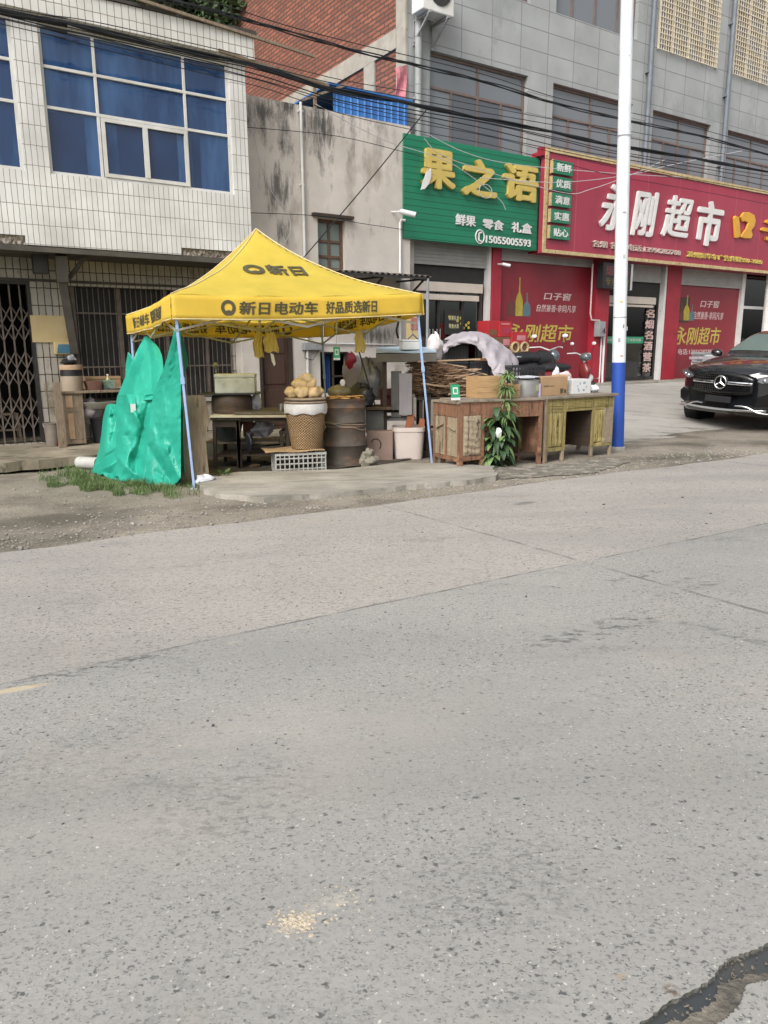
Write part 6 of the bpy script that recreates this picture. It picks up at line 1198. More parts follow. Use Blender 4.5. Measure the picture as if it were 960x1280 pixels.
# mattress-like padded top on a frame
Yp = 10.5; x0, x1 = X(470,Yp,450), X(546,Yp,450); z1 = Z(441,Yp); z0 = Z(453,Yp)
th = Th('padded_worktop', 'blue covered slab on dark legs projecting behind the right canopy leg', 'worktop', (x0, Yp, G(x0,Yp)+.01)); g = G(x0,Yp)+.01
mb = MB(); mb.box(0, x1-x0, 0, .95, z0-g, z1-g-.012); TL = Matrix.Translation((0,0,z1-g)) @ Matrix.Rotation(.085, 4, 'X') @ Matrix.Translation((0,0,g-z1)); mb.v = [tuple(TL @ Vector(v)) for v in mb.v]; th.part('slab', mb, mat('grey_brown_slab', (.20,.19,.165), (.13,.12,.105), sc_=4, rough=.8), bevel=.012); mb = MB(); mb.grid(12, 12, lambda a, b: ((x1-x0)*a, .96*b-.005, z1-g+.006*math.sin(a*7+b*5)+.0852*.96*b)); th.part('cover', mb, mat('pale_blue_cover', (.42,.52,.60), (.36,.46,.54), sc_=4, rough=.5), solid=.008)
for x in (.12, x1-x0-.1):
    for y in (.15,.85): mb = MB(); mb.bar((x,y,0),(x,y,z0-g),.06); th.part('leg', mb, M['wood_dark'])
th = Th('styrofoam_box', 'small clean white styrofoam box lying on the pale blue cover', 'box', (X(503,10.7,436), 10.75, z1+.04), .12); w_ = X(527,10.7)-X(503,10.7)
mb = MB(); mb.box(0, w_, 0, .3, 0, .11); th.part('body', mb, M['plastic_white'], bevel=.01); mb = MB(); mb.box(-.004, w_+.004, -.004, .304, .112, .14); th.part('lid', mb, M['plastic_white'], bevel=.008)
lump('white_sack', 'bulging white plastic sack between the canopy leg and the covered black crates', 'sack', 543, 449, 11.3, .13, .12, .17, mat('white_sack', (.70,.64,.64), (.6,.55,.56), sc_=4, rough=.5, bump=.8, bs=12), 13, cz=.08)
# posts and hanging hanger near the green shop
mb = MB(); q = at(516, 395, 11.9); mb.box(0,.18,0,.006,-.52,0); th = Th('wall_calendar', 'faded yellow paper strip with a red picture hanging near the shop corner', 'calendar', tuple(at(508,396,12.2)), FA); mb = MB(); mb.box(0,.26,0,.006,-.6,.02); th.part('sheet', mb, mat('calendar_yellow', (.60,.46,.22), (.5,.4,.2), sc_=8, rough=.8)); mb = MB(); mb.box(.08,.24,-.006,-.001,-.2,-.01); th.part('picture', mb, mat('calendar_red', (.35,.07,.06), (.4,.25,.2), sc_=20))
mb = MB(); mb.tube([(-.13,0,-.12),(0,0,0),(.13,0,-.12)], .012, 6); mb.tube([(0,0,0),(0,0,.14),(.02,0,.17)], .004, 5); one('coat_hanger', 'dark blue coat hanger hooked up above the styrofoam box', 'hanger', mb, mat('navy', (.02,.06,.16), rough=.4), tuple(at(516,418,11.0)))
# ---- heap of sticks and boards
Yh = 10.6; gx0, gx1 = X(522,Yh), X(606,Yh); zh = Z(497,Yh); th = Th('firewood_table', 'old table hidden under the heap of firewood', 'table', (gx0, Yh, G(gx0,Yh))); mb = MB(); mb.box(0, gx1-gx0+.3, 0, 1.1, zh-G(gx0,Yh)-.04, zh-G(gx0,Yh)); th.part('table_top', mb, M['wood_dark'])
for x in (.05, gx1-gx0+.25):
    for y in (.06, 1.0): mb = MB(); mb.bar((x,y,0),(x,y,zh-G(gx0,Yh)-.04),.05); th.part('leg', mb, M['wood_dark'])
R = random.Random(12); mb = MB()
for i in range(1300):
    fx = R.random()**1.3; x = gx0+.02+(gx1-gx0-.35)*fx; y = Yh+R.uniform(0,.9); hh = (.48-.14*fx)*R.random(); a = R.gauss(.15,.55); l = R.uniform(.12,.42); z = zh+.02+hh; t_ = R.gauss(0,.22)
    c_ = Vector((x,y,z)); d_ = Vector((math.cos(a)*math.cos(t_), math.sin(a)*math.cos(t_)*.8, math.sin(t_)))*l; mb.bar(c_-d_*.5, c_+d_*.5, R.uniform(.004,.011))
o = tag(mesh_obj('firewood_heap', mb, M['stick'], fix=False, loc=(0,0,0)), 'tangled heap of thin dry twigs piled behind the canopy leg', 'twigs', kind='stuff')
M['lath'] = mat('lath_wood', (.50,.35,.23), (.34,.22,.14), sc_=6, rough=.8)
for i in range(42):
    fx = R.uniform(.3,1); x = X(572+R.uniform(-8,26), Yh-.0); y = Yh+R.uniform(-.14,.3); z = zh+.03+.40*(i/42)*R.uniform(.7,1.1); a = R.choice([R.gauss(.05,.12), R.gauss(-.5,.2), R.gauss(.6,.2)]); l = R.uniform(.25,.5); t_ = R.gauss(0,.06)+(.12 if a > .3 else -.1 if a < -.3 else 0)
    d_ = Vector((math.cos(a)*math.cos(t_), math.sin(a)*math.cos(t_), math.sin(t_)))*l; m2 = MB(); m2.bar(-d_*.5, d_*.5, .03, .012); one('wood_lath', 'broken wooden lath in the loose pile left of the wooden crates', 'lath', m2, M['lath'], (x, y, z), 0, 'broken laths piled on the firewood')
for i, (xa,ya,xb,yb,w_) in enumerate(((528,479,600,491,.035),(520,488,575,494,.05),(522,452,600,449,.03),(565,470,600,488,.04))):
    a, b = at(xa,ya,Yh-.1), at(xb,yb,Yh+.1); m2 = MB(); m2.bar((0,0,0), tuple(b-a), w_, .02); one('long_stick', ['long pale stick crossing the front of the firewood heap','dark plank at the bottom front of the firewood heap','thin strip lying on top of the twig heap','slanting lath at the right end of the firewood heap'][i], 'stick', m2, M['lath'] if i != 1 else M['wood_dark'], tuple(a))
# ---- stacked black crates under a lilac cover
Yc = 12.0; x0, x1 = X(553,Yc,450), X(612,Yc,450); zc0 = G(X(590,Yc),Yc); zt0 = Z(424,Yc)
nlev = 5; hh = (zt0-zc0)/nlev; wc = (x1-x0)/1.0
for col_ in range(2):
    for lv in range(nlev):
        if col_ == 1 and lv == nlev-1: continue
        th = Th('black_crate', '%s black lattice crate of the %s stack under the lilac cover' % (['bottom','second','third','fourth','topmost'][lv], ['left','right'][col_]), 'crate', (x0+.02+col_*(wc*.52+.03), Yc+.02*col_, zc0+lv*hh), 0, 'black crates stacked under the lilac cover'); crate(th, wc*.52, .6, hh-.012, M['black_plastic'], 8, 3); mb = MB(); mb.box(.02, wc*.52-.02, .02, .58, .016, hh-.05); th.part('liner', mb, M['black_plastic'])
EB = [(553,426,12.7),(564,419,12.75),(582,415,12.75),(603,416,12.6),(624,428,12.4),(645,447,12.3),(649,470,12.2)]
EM = [(551,432,12.2),(562,424,12.2),(584,417,12.2),(604,421,12.15),(625,436,12.1),(642,456,12.0),(646,480,11.95)]
EF = [(553,435,11.84),(564,428,11.84),(588,422,11.84),(604,430,11.8),(620,448,11.7),(633,470,11.6),(640,492,11.6)]
EG = [(555,443,11.82),(566,433,11.82),(590,430,11.82),(602,442,11.78),(612,458,11.66),(618,474,11.58),(622,494,11.56)]
cc = [[at(*q) for q in r] for r in (EB, EM, EF, EG)]
mb = MB(); mb.grid(110, 40, lambda a, b: surf(cc, a, b)+Vector((.008*math.sin(a*60+b*4),-.03*abs(math.sin(a*24+2*math.sin(b*3)))*(.2+b*.8)-.02*abs(NZ.noise(Vector((a*14,b*4,0))))*2-.02,.018*NZ.noise(Vector((a*18,b*5,3)))))); one('crate_cover', 'crumpled pale lilac sheet draped over the stacked black crates', 'cover', mb, M['cloth_lilac'], (0,0,0), smooth=75, solid=.005)
boxpx('covered_carton', 'dark carton stack under the right end of the lilac cover', 'box', 612, 640, 455, 500, 11.9, .5, M['black_metal'])
# ================================================================ DESKS AND WHAT STANDS ON THEM
def deskmat(name, a, b, dk, seed):
    t = NT(name); v = t.co(); c = t.ramp(t.noise(t.co((9,9,1.2)), 2.2, 5), .3, .7, a, b)
    n1 = t.noise(t.co((5,5,.35)), 2.4+seed, 7, .75, 1.2); c = t.mix(t.ramp(n1, .58, .62), c, dk); c = t.mix(t.ramp(t.noise(v, 3, 6), .6, .7), c, tuple(x*1.5 for x in a))
    t.bump(t.math('ADD', n1, t.noise(v, 16, 4)), .8, .02); return t.fin(c, .8, 0, .3)
M['desk_o'] = deskmat('orange_desk_wood', (.24,.125,.075), (.165,.088,.055), (.07,.04,.028), 0)
M['desk_y'] = deskmat('yellow_desk_wood', (.32,.26,.10), (.23,.185,.075), (.065,.048,.03), .7)
M['desk_g'] = deskmat('bare_desk_wood', (.33,.27,.19), (.24,.19,.13), (.09,.07,.05), .3)
M['desk_top'] = mat('desk_top', (.27,.23,.18), (.17,.135,.10), sc_=5, stretch=(1,6,1), rough=.7, bump=.3, c3=(.10,.08,.06), s3=3, t3=.6)
def peel(mb, x0, x1, z0, z1, y, seed, horiz=False, amp=.018):
    R = random.Random(seed); f1, f2 = R.uniform(14, 22), R.uniform(28, 46); p1, p2 = R.uniform(0,6), R.uniform(0,6)
    def fn(a, b):
        x = x0+(x1-x0)*a; z = z0+(z1-z0)*b
        k = (b*(z1-z0)*f1*2.2+a*1.3 if horiz else a*(x1-x0)*f1*2.2+b*1.3)
        w = amp*(abs(math.sin(k+p1))*.7+.4*math.sin(f2*(b if horiz else a)+p2+3*(a if horiz else b)))*min(1, 6*a, 6*(1-a), 8*b+.2, 8*(1-b)+.2)
        return (x, y-w, z)
    mb.grid(26, 26, fn)
def frame_box(th, w, d, h, mat_, holes_front, name='carcass'):
    mb = MB(); mb.wall(0, w, .12, h-.03, 0, .022, holes_front)
    mb.box(0,.02,.023,d,.12,h-.03).box(w-.02,w,.023,d,.12,h-.03).box(.021,w-.021,d-.02,d,.12,h-.03); return th.part(name, mb, mat_)
def legs4(th, w, d, m, hh=.12, t_=.045, xs=None):
    for x in (xs or (0, w-t_)):
        for y in (0, d-t_): mb = MB(); mb.box(x, x+t_, y, y+t_, -.02, hh); th.part('leg', mb, m, bevel=.003)
# cabinet at the left, its doors turned to the left
pA, pB = gnd(541, 582), gnd(573, 588); ang = math.atan2(pB.y-pA.y, pB.x-pA.x); w = (pB-pA).xy.length; h = .86
th = Th('wooden_cabinet', 'orange brown cabinet with two bare wooden doors beside the right canopy leg', 'cabinet', tuple(pA), ang)
frame_box(th, w, .5, h, M['desk_o'], [(.04, w*.5-.02, .17, h-.19), (w*.5+.02, w-.04, .17, h-.19)])
mb = MB(); mb.box(-.02, w+.01, -.02, .52, h-.03, h); th.part('table_top', mb, M['desk_top'], bevel=.004, label='pale split worktop')
for i, (a, b) in enumerate(((.045, w*.5-.025), (w*.5+.025, w-.045))):
    mb = MB(); mb.box(a, b, .008, .018, .175, h-.195); d_ = th.part('door', mb, M['desk_g']); mb = MB(); mb.bar(((a+b)/2-.08,.004,h-.36+.05*i),((a+b)/2+.08,.004,h-.30-.06*i),.05,.006); th.part('patch', mb, M['desk_g'], parent=d_)
legs4(th, w, .5, M['desk_o'], .14)
# orange desk
pA, pB = gnd(574, 588), gnd(676, 580); ang = math.atan2(pB.y-pA.y, pB.x-pA.x); w = (pB-pA).xy.length; h = .865
th = Th('wooden_desk', 'worn orange brown desk with peeling curled door veneer in the middle of the row', 'desk', tuple(pA), ang); zdesk = pA.z+h; Yo = (pA.y+pB.y)/2
c1 = .30; k0, k1 = c1+.04, w-.05
frame_box(th, w, .55, h, M['desk_o'], [(.045, c1, .17, h-.19), (.045, c1, h-.165, h-.055), (k0, k1, .1, h-.23), (k0+.02, k1-.01, h-.20, h-.055)])
mb = MB(); mb.box(-.015, w+.015, -.02, .57, h-.03, h); th.part('table_top', mb, M['desk_top'], bevel=.004)
mb = MB(); mb.box(.046, c1-.001, .012, .02, .171, h-.191); d_ = th.part('door', mb, M['desk_g'], label='door with veneer curled in folds'); mb = MB(); peel(mb, .05, c1-.004, .175, h-.195, .006, 3, True, .022); th.part('veneer', mb, M['desk_g'], parent=d_, smooth=60, solid=.003)
mb = MB(); mb.box(.046, c1-.001, .006, .018, h-.164, h-.056); d_ = th.part('drawer', mb, M['desk_o']); mb = MB(); mb.box(k0+.021, k1-.011, .004, .016, h-.199, h-.056); th.part('drawer', mb, M['desk_o'])
mb = MB(); mb.box(k0-.02, k0-.0, .024, .52, .12, h-.04).box(k0, k1, .50, .52, .12, h-.04); th.part('inner_panel', mb, M['wood_dark'])  # dark wood puts the shade of the kneehole into the panel colour
mb = MB(); mb.box(k0, k1+.02, .1, .14, .12, .16); th.part('foot_rail', mb, M['wood_dark'])
legs4(th, w, .55, M['desk_o'], .16, .05, (0, c1-.005, w-.05))
# yellow desk
pC, pD = gnd(681, 579), gnd(764, 568); ang2 = math.atan2(pD.y-pC.y, pD.x-pC.x); w2 = (pD-pC).xy.length; h2_ = .83
th = Th('wooden_desk', 'yellow desk with split vertical veneer next to the blue and white pole', 'desk', tuple(pC), ang2); zy = pC.z+h2_; zy = (pC.z+pD.z)/2+h2_+.02
th.o.location.z = zy-h2_; l1 = .33; r0_ = w2-.42
frame_box(th, w2, .6, h2_, M['desk_y'], [(.045, l1, .17, h2_-.2), (l1+.04, r0_-.02, .1, h2_-.2), (r0_+.02, r0_+.2, .17, h2_-.2), (.04, l1-.01, h2_-.17, h2_-.05), (l1+.05, r0_-.01, h2_-.17, h2_-.05), (r0_+.02, w2-.04, h2_-.17, h2_-.05)])
mb = MB(); mb.box(-.03, w2+.05, -.03, .63, h2_-.028, h2_+.005); th.part('table_top', mb, M['desk_top'], bevel=.004)
for i, (a, b, z0, z1) in enumerate(((.045, l1, .17, h2_-.2), (r0_+.02, r0_+.2, .17, h2_-.2))):
    mb = MB(); mb.box(a+.001, b-.001, .014, .021, z0+.001, z1-.001); d_ = th.part('door', mb, M['desk_y'], label='door with veneer split in vertical strips'); mb = MB(); peel(mb, a+.004, b-.004, z0+.004, z1-.004, .008, 5+i, False, .02); th.part('veneer', mb, M['desk_y'], parent=d_, smooth=50, solid=.003)
for i, (a, b) in enumerate(((.04, l1-.01), (l1+.05, r0_-.01), (r0_+.02, w2-.04))):
    mb = MB(); mb.box(a+.001, b-.001, .006, .02, h2_-.169, h2_-.051); d_ = th.part('drawer', mb, M['desk_y']); mb = MB(); peel(mb, a+.004, b-.004, h2_-.165, h2_-.055, .002, 15+i, True, .008); th.part('veneer', mb, M['desk_y'], parent=d_, smooth=50, solid=.002)
mb = MB(); mb.box(r0_+.21, w2-.02, -.006, .0, .16, h2_-.19); th.part('side_board', mb, M['desk_g'], label='bare board nailed on the right end')
mb = MB(); mb.box(l1+.02, l1+.038, .024, .58, .12, h2_-.04).box(r0_-.018, r0_, .024, .58, .12, h2_-.04).box(l1+.04, r0_-.02, .56, .58, .1, h2_-.04); th.part('inner_panel', mb, M['wood_dark'])  # kneehole panels coloured dark to deepen the shade inside
legs4(th, w2, .6, M['desk_g'], .15, .04, (0, l1-.01, r0_-.02, w2-.04)); mb = MB(); mb.bar((-.03,-.015,-.02),(-.03,-.012,h2_-.03),.03); th.part('side_pole', mb, M['wood_grey'])
uo = Vector((math.cos(ang), math.sin(ang), 0)); no = Vector((-uo.y, uo.x, 0)); uy = Vector((math.cos(ang2), math.sin(ang2), 0)); ny = Vector((-uy.y, uy.x, 0))
def on_desk(px, d, which):
    P0, u, n, z = (pA, uo, no, zdesk+.001) if which == 'o' else (pC, uy, ny, zy+.006)
    base_ = Vector((P0.x, P0.y, z)) + n*d; t_ = proj_plane(px, 495, base_, n); q = base_ + u*((t_-base_).dot(u)); return q
def span(px0, px1, d, which): return on_desk(px0, d, which), (on_desk(px1, d, which)-on_desk(px0, d, which)).length
M['crate_wood'] = mat('crate_wood', (.46,.30,.15), (.34,.21,.10), sc_=6, stretch=(1,1,9), rough=.75)
def woodbox(label, px0, px1, pyt, d, dep, nb):
    q, w = span(px0, px1, d, 'o'); h = proj_plane((px0+px1)/2, pyt, q, no).z - q.z; th = Th('wooden_crate', label, 'crate', tuple(q), ang)
    for k in range(nb):
        z0, z1 = h*k/nb, h*(k+1)/nb-.006; mb = MB(); mb.box(0, w, 0, .012, z0, z1); th.part('board', mb, M['crate_wood'], bevel=.002); mb = MB(); mb.box(0, w, dep-.012, dep, z0, z1); th.part('board', mb, M['crate_wood'])
    mb = MB(); mb.box(0,.012,.013,dep-.013,0,h-.004).box(w-.012,w,.013,dep-.013,0,h-.004).box(.013,w-.013,.013,dep-.013,0,.01); th.part('side_panel', mb, M['crate_wood'])
woodbox('taller wooden crate of four boards on the orange desk behind the leafy plant', 596, 632, 470, .22, .3, 4); woodbox('low wooden crate of two boards between the plant and the steel pot', 633, 652, 480, .2, .3, 2)
# steel pot
q, w = span(642, 671, .3, 'o'); r = w/2; q = q+uo*r; th = Th('steel_pot', 'tall stainless steel pot with a cloth on its lid on the orange desk', 'pot', tuple(q), ang); h = proj_plane(656, 474, q, no).z-q.z
mb = MB(); mb.lathe([(r*.97,0),(r,.02),(r,h*.9),(r*1.03,h*.9+.004),(r*1.03,h*.9+.012),(r*.99,h*.9+.014)], 36); th.part('body', mb, M['steel'], smooth=50); mb = MB(); mb.lathe([(r*1.01,h*.9+.015),(r*.9,h),(r*.3,h+.02),(0,h+.022)], 30, cap=False); th.part('lid', mb, M['steel'], smooth=60)
mb = MB(); mb.blob((0,0,h+.02), r*.95, r*.8, .022, .3, 3, 20, 10); th.part('cloth', mb, M['bag'], smooth=60); mb = MB(); mb.box(r*.3, r*.62, -r-.004, -r+.09, h*.35, h*.7); mb.v = [(v[0], -math.sqrt(max(0,(r+.003)**2-v[0]**2)) if v[1] < -r+.02 else v[1], v[2]) for v in mb.v]; th.part('sticker', mb, M['cream_print'])
q, w = span(671.5, 675.5, .18, 'o'); mb = MB(); mb.box(0, w, 0, .05, 0, .17); one('purple_packet', 'small pale lilac packet standing between the steel pot and the cardboard box', 'packet', mb, mat('pale_lilac', (.52,.47,.66), rough=.6), tuple(q), ang)
# cardboard box, white box
q, w = span(676, 714, .16, 'y'); h = proj_plane(690, 471, q, ny).z-q.z; th = Th('cardboard_box', 'brown cardboard carton with small dark printing on the left end of the yellow desk', 'box', tuple(q), ang2)
mb = MB(); mb.box(0, w*.86, 0, .3, 0, h); th.part('body', mb, M['cardboard'], bevel=.004); mb = MB(); mb.box(w*.2, w*.2+.02, -.002, -.0006, h*.45, h*.5); th.part('lettering', text_fit('食用菌 MADE', w*.08, w*.42, h*.46, h*.56, -.001, .001, .0), M['print_dark'])
mb = MB(); mb.box(w*.62, w*.72, -.0025, -.001, h*.1, h*.35).box(w*.75, w*.82, -.0025, -.001, h*.1, h*.3); th.part('printed_marks', mb, M['print_dark']); mb = MB(); mb.grid(4, 4, lambda a, b: (w*.86+.05*a, .0+.3*b, h+.02*a)); th.part('flap', mb, M['cardboard'], solid=.004)
q, w = span(715, 738, .2, 'y'); h = proj_plane(725, 474, q, ny).z-q.z; th = Th('white_carton', 'white carton with faint blue printing right of the brown cardboard carton', 'box', tuple(q), ang2); mb = MB(); mb.box(0, w, 0, .25, 0, h); th.part('body', mb, M['plastic_white'], bevel=.004); mb = MB(); R = random.Random(3)
for k in range(9): a, z = R.uniform(.03, w-.06), R.uniform(.03, h-.05); mb.box(a, a+R.uniform(.01,.03), -.002, -.0006, z, z+R.uniform(.008,.03))
th.part('printed_marks', mb, mat('pale_blue_print', (.25,.36,.46), bump=0)); 
q = on_desk(743, .3, 'y'); mb = MB(); mb.blob((0,0,.05), .06, .05, .05, .3, 8, 18, 10, .15); one('plastic_bag', 'small white plastic bag at the right of the white carton', 'bag', mb, M['bag'], tuple(q), smooth=60)
q = on_desk(705, .5, 'y'); mb = MB(); mb.blob((0,0,.13), .17, .11, .13, .3, 9, 24, 14, .12); one('plastic_bag', 'clear pinkish plastic bag bulging behind the brown cardboard carton', 'bag', mb, mat('pink_clear', (.62,.48,.50), (.5,.44,.46), sc_=8, rough=.3, bump=.8, bs=18), tuple(q), .6, smooth=60)
q = on_desk(694, .45, 'y'); mb = MB(); mb.blob((0,0,.17), .06, .05, .17, .25, 5, 16, 12, .12); one('plastic_bag', 'white knotted plastic bag rising behind the brown cardboard carton', 'bag', mb, M['bag'], tuple(q), .2, smooth=60)
Yb = 11.2; th = Th('black_crate', 'black lattice crate standing behind the steel pot and the orange desk', 'crate', (X(640,Yb,470), Yb, Z(480,Yb)), .1); crate(th, X(682,Yb)-X(640,Yb), .4, Z(458,Yb)-Z(480,Yb), M['black_plastic'], 10, 3)
mb = MB(); mb.box(-.1,1.3,0,.5,0,.03); zq = Z(480,Yb); mb.box(0,.05,.05,.1,-(zq-.1),0).box(1.1,1.15,.05,.1,-(zq-.1),0).box(0,.05,.4,.45,-(zq-.1),0).box(1.1,1.15,.4,.45,-(zq-.1),0); one('rear_bench', 'dark bench behind the orange desk carrying the black crate', 'bench', mb, M['wood_dark'], (X(636,Yb), Yb-.02, zq-.032), .1)
# payment card without its code
def paycard(label, q, w, h, rot, tilt=0, stand=True):
    th = Th('payment_card', label, 'card', tuple(q), rot); th.o.rotation_euler.x = tilt
    mb = MB(); mb.box(-w/2, w/2, 0, .004, h*.16, h); th.part('card', mb, M['pay_green'], bevel=.002); mb = MB(); mb.box(-w*.28, w*.28, -.002, -.0006, h*.38, h*.82); th.part('white_field', mb, M['plastic_white']); mb = MB(); mb.box(-w/2, w/2, 0, .004, 0, h*.158); th.part('lower_edge', mb, M['plastic_white']); mb = MB(); mb.box(-w*.16, w*.16, -.0035, -.0022, h*.47, h*.73); th.part('green_mark', mb, M['pay_green'])
M['pay_green'] = mat('pay_green', (.03,.36,.17), rough=.35, bump=0)
q = proj_plane(570, 501, (pA.x, pA.y, pA.z), no) ; paycard('green payment card standing on the desks beside the firewood', Vector((q.x, q.y-.0, zdesk+.002)), .13, .19, ang+.15, -.15)
q = at(421, 450, 9.7); paycard('green and white payment card hanging on a string from the canopy', q, .085, .165, 0); mb = MB(); mb.tube([(0,0,0),(0.01,0,.3),(0,0,.62)], .003, 5); mb.tube([(0,0,.16),(0,0,.62)], .011, 6); one('hanging_rod', 'thin cream rod hanging from the canopy frame above the payment card', 'rod', mb, M['truss'], (q.x, q.y+.02, q.z+.17))
# yellow bags
M['bag_yellow'] = fabric('yellow_bag', (.66,.54,.19), .3, .4, 18, .9)
def hangbag(label, x0, x1, yt, yb, Y, seed):
    a = at((x0+x1)/2, yt, Y); w = X(x1,Y,yt)-X(x0,Y,yt); h = Z(yt,Y)-Z(yb,Y); R = random.Random(seed); mb = MB()
    def fn(u, v): k = .45+.55*min(1, v*2.4); return ((u-.5)*w*k+.01*math.sin(v*7+seed), (.035*math.sin(PI*u)*(.4+v)+.008*math.sin(u*19+v*5)), -h*v+.012*math.sin(u*9+seed)*v)
    mb.grid(16, 20, fn); mb.grid(16, 20, lambda u, v: (lambda p: (p[0], -p[1], p[2]))(fn(u, v)))
    th = Th('hanging_bag', label, 'bag', tuple(a), .1*seed); th.part('bag', mb, M['bag_yellow'], smooth=70, fix=False); mb = MB(); mb.tube([(0,0,-.01),(-.01,0,.03),(.005,0,.09)], .004, 5); th.part('string', mb, M['truss'])
hangbag('longer narrow yellow plastic bag of the pair hanging above the styrofoam box', 316, 328, 414, 447, 9.9, 1); hangbag('wider yellow plastic bag, the right one of the pair, with a paper tag below it', 329, 347, 416, 440, 9.8, 2); hangbag('single yellow plastic bag hanging from the canopy near the rubbish bags', 443, 456, 414, 440, 9.9, 3)
q = at(339, 441, 9.75); mb = MB(); mb.prism([(-.01,0),(.03,-.02),(.05,-.14),(.03,-.17),(.0,-.1)], -.001, .001); one('paper_tag', 'small white paper tag dangling below the wide yellow bag', 'tag', mb, M['plastic_white'], tuple(q), .2)
mb = MB(); q = at(497, 394, 10.9); mb.grid(6, 12, lambda a, b: (.03*(a-.5)+.015*math.sin(b*7), .01*math.sin(a*5), -.32*b)); one('black_strap', 'black strap tied to the awning post under the canopy edge', 'strap', mb, M['black_plastic'], tuple(q), solid=.004)
# tall plant in front of the orange desk
bp = gnd(617, 583); M['leaf_hi'] = mat('bright_leaves', (.17,.26,.09), (.11,.18,.06), sc_=6, rough=.55, bump=0); M['leaf_lo'] = mat('deep_leaves', (.04,.085,.032), (.026,.06,.022), sc_=6, rough=.5, bump=0)
th = Th('leafy_plant', 'tall leafy plant with long narrow upper leaves growing in front of the orange desk', 'plant', tuple(bp)); R = random.Random(31)
H = Z(455, bp.y)-bp.z; st = []
for k in range(4):
    lean = [(.14,.0),(.05,.05),(.10,-.03),(-.02,.02)][k]; hk = [H,H*.72,H*.6,H*.5][k]; pts = [Vector((lean[0]*(z/H)*1.0+.015*math.sin(z*4+k)-.03*(k-1.5), lean[1]*(z/H), z)) for z in [hk*i/8 for i in range(9)]]; st.append(pts)
    mb = MB(); mb.tube(pts, [.009-.0008*i for i in range(9)], 6); th.part('stem', mb, M['leaf_lo'])
def leaf(mb, q, d, L, W, droop):
    d = d.normalized(); s = d.cross(Vector((0,0,1))).normalized(); P = []; n = 5
    for i in range(n+1):
        f = i/n; c = q + d*L*f + Vector((0,0,-droop*L*f*f)); w = W*math.sin(PI*min(1,f*.92+.06)); P += [c-s*w+Vector((0,0,w*.3)), c, c+s*w+Vector((0,0,w*.3))]
    mb.add(P, [(3*i, 3*i+1, 3*i+4, 3*i+3) for i in range(n)]+[(3*i+1, 3*i+2, 3*i+5, 3*i+4) for i in range(n)])
mh, ml = MB(), MB()
for i in range(210):
    pts = st[0]; f = R.uniform(.5,1); p = pts[min(8,int(f*8))]; a = R.uniform(0,6.28); leaf(mh, p, Vector((math.cos(a), math.sin(a), R.uniform(.2,1.1))), R.uniform(.15,.30)*(1.3-f*.6), R.uniform(.009,.017), R.uniform(.3,1.2))
for i in range(210):
    k = R.randrange(4); pts = st[k]; f = R.uniform(.08,.98) if k else R.uniform(.15,.62); p = pts[int(f*8)]; a = R.uniform(0,6.28); e = Vector((math.cos(a), math.sin(a)*.8, R.uniform(-.1,.5))); q = p+e*R.uniform(.0,.17); leaf(ml if R.random() < .75 else mh, q, e, R.uniform(.11,.20), R.uniform(.028,.052), R.uniform(.3,1.3))
for i in range(20): a = R.uniform(0,6.28); leaf(mh, Vector((R.gauss(.0,.08), R.gauss(-.05,.05), R.uniform(.15,.4))), Vector((math.cos(a), math.sin(a), .3)), .14, .045, .6)
th.part('foliage', mh, M['leaf_hi'], smooth=60, fix=False, label='lighter leaves'); th.part('foliage', ml, M['leaf_lo'], smooth=60, fix=False, label='darker leaves')
mb = MB(); q = Vector((.02,-.2,Z(540,bp.y)-bp.z)); mb.blob(q, .04, .02, .05, .4, 3, 10, 8, .2); one('paper_scrap', 'white paper scrap caught in the leaves of the tall plant', 'paper', mb, M['plastic_white'], tuple(bp), smooth=40)
# ================================================================ LEFT SIDE OBJECTS
tz = .14
def TP(px, d): s = F(px, 540, d)[0]; return s
th = fth('paint_bucket', 'dented rusty paint bucket with a wire handle on the terrace by the tiled pillar', 'bucket', TP(66,.45), -.45, .125); x_ = TP(66,.45); r = (F(78,540,.45)[0]-F(55,540,.45)[0])/2; hh = F(66,528,.45)[1]-.125
mb = MB(); mb.lathe([(r*.82,0),(r*.95,hh*.95),(r,hh*.96),(r,hh),(r*.93,hh),(r*.8,.02)], 28); mb.v = [(v[0]+x_, v[1]-.45, v[2]+.125) for v in mb.v]; th.part('body', mb, mat('bucket_paint', (.20,.17,.14), (.12,.10,.085), sc_=6, rough=.6, c3=(.22,.05,.045), s3=3, t3=.56, st3=(1,1,1.6)), smooth=50)
mb = MB(); mb.tube([(x_+r*math.cos(a), -.45-r*.5*abs(math.sin(a)), .125+hh-.02-.12*math.sin(a)) for a in [PI*k/10 for k in range(11)]], .004, 5); th.part('handle', mb, M['alu'])
# wooden cupboard and bench
dC = .62; sA, sB, sE = TP(82,dC), TP(107,dC), TP(152,dC); zb_ = .125; zT = F(90,492,dC)[1]
th = fth('wooden_cupboard', 'weathered plank cupboard carrying one end of a bench top against the barred window', 'cupboard', sA, -dC, zb_)
mb = MB(); mb.wall(sA, sB, zb_+.02, zT, -dC, -dC+.02, [(sA+.03, sB-.03, zb_+.08, zT-.27), (sA+.03, sB-.03, zT-.22, zT-.02)]); mb.box(sA, sA+.02, -dC+.021, -dC+.45, zb_, zT).box(sB-.02, sB, -dC+.021, -dC+.45, zb_, zT); th.part('carcass', mb, M['wood_grey'])
mb = MB(); mb.box(sA+.032, sB-.032, -dC+.004, -dC+.018, zb_+.082, zT-.272); d_ = th.part('door', mb, M['wood_grey']); mb = MB(); mb.box(sA+.06, (sA+sB)/2-.01, -dC-.006, -dC+.003, zb_+.1, zT-.3); th.part('plank', mb, M['lath'], parent=d_)
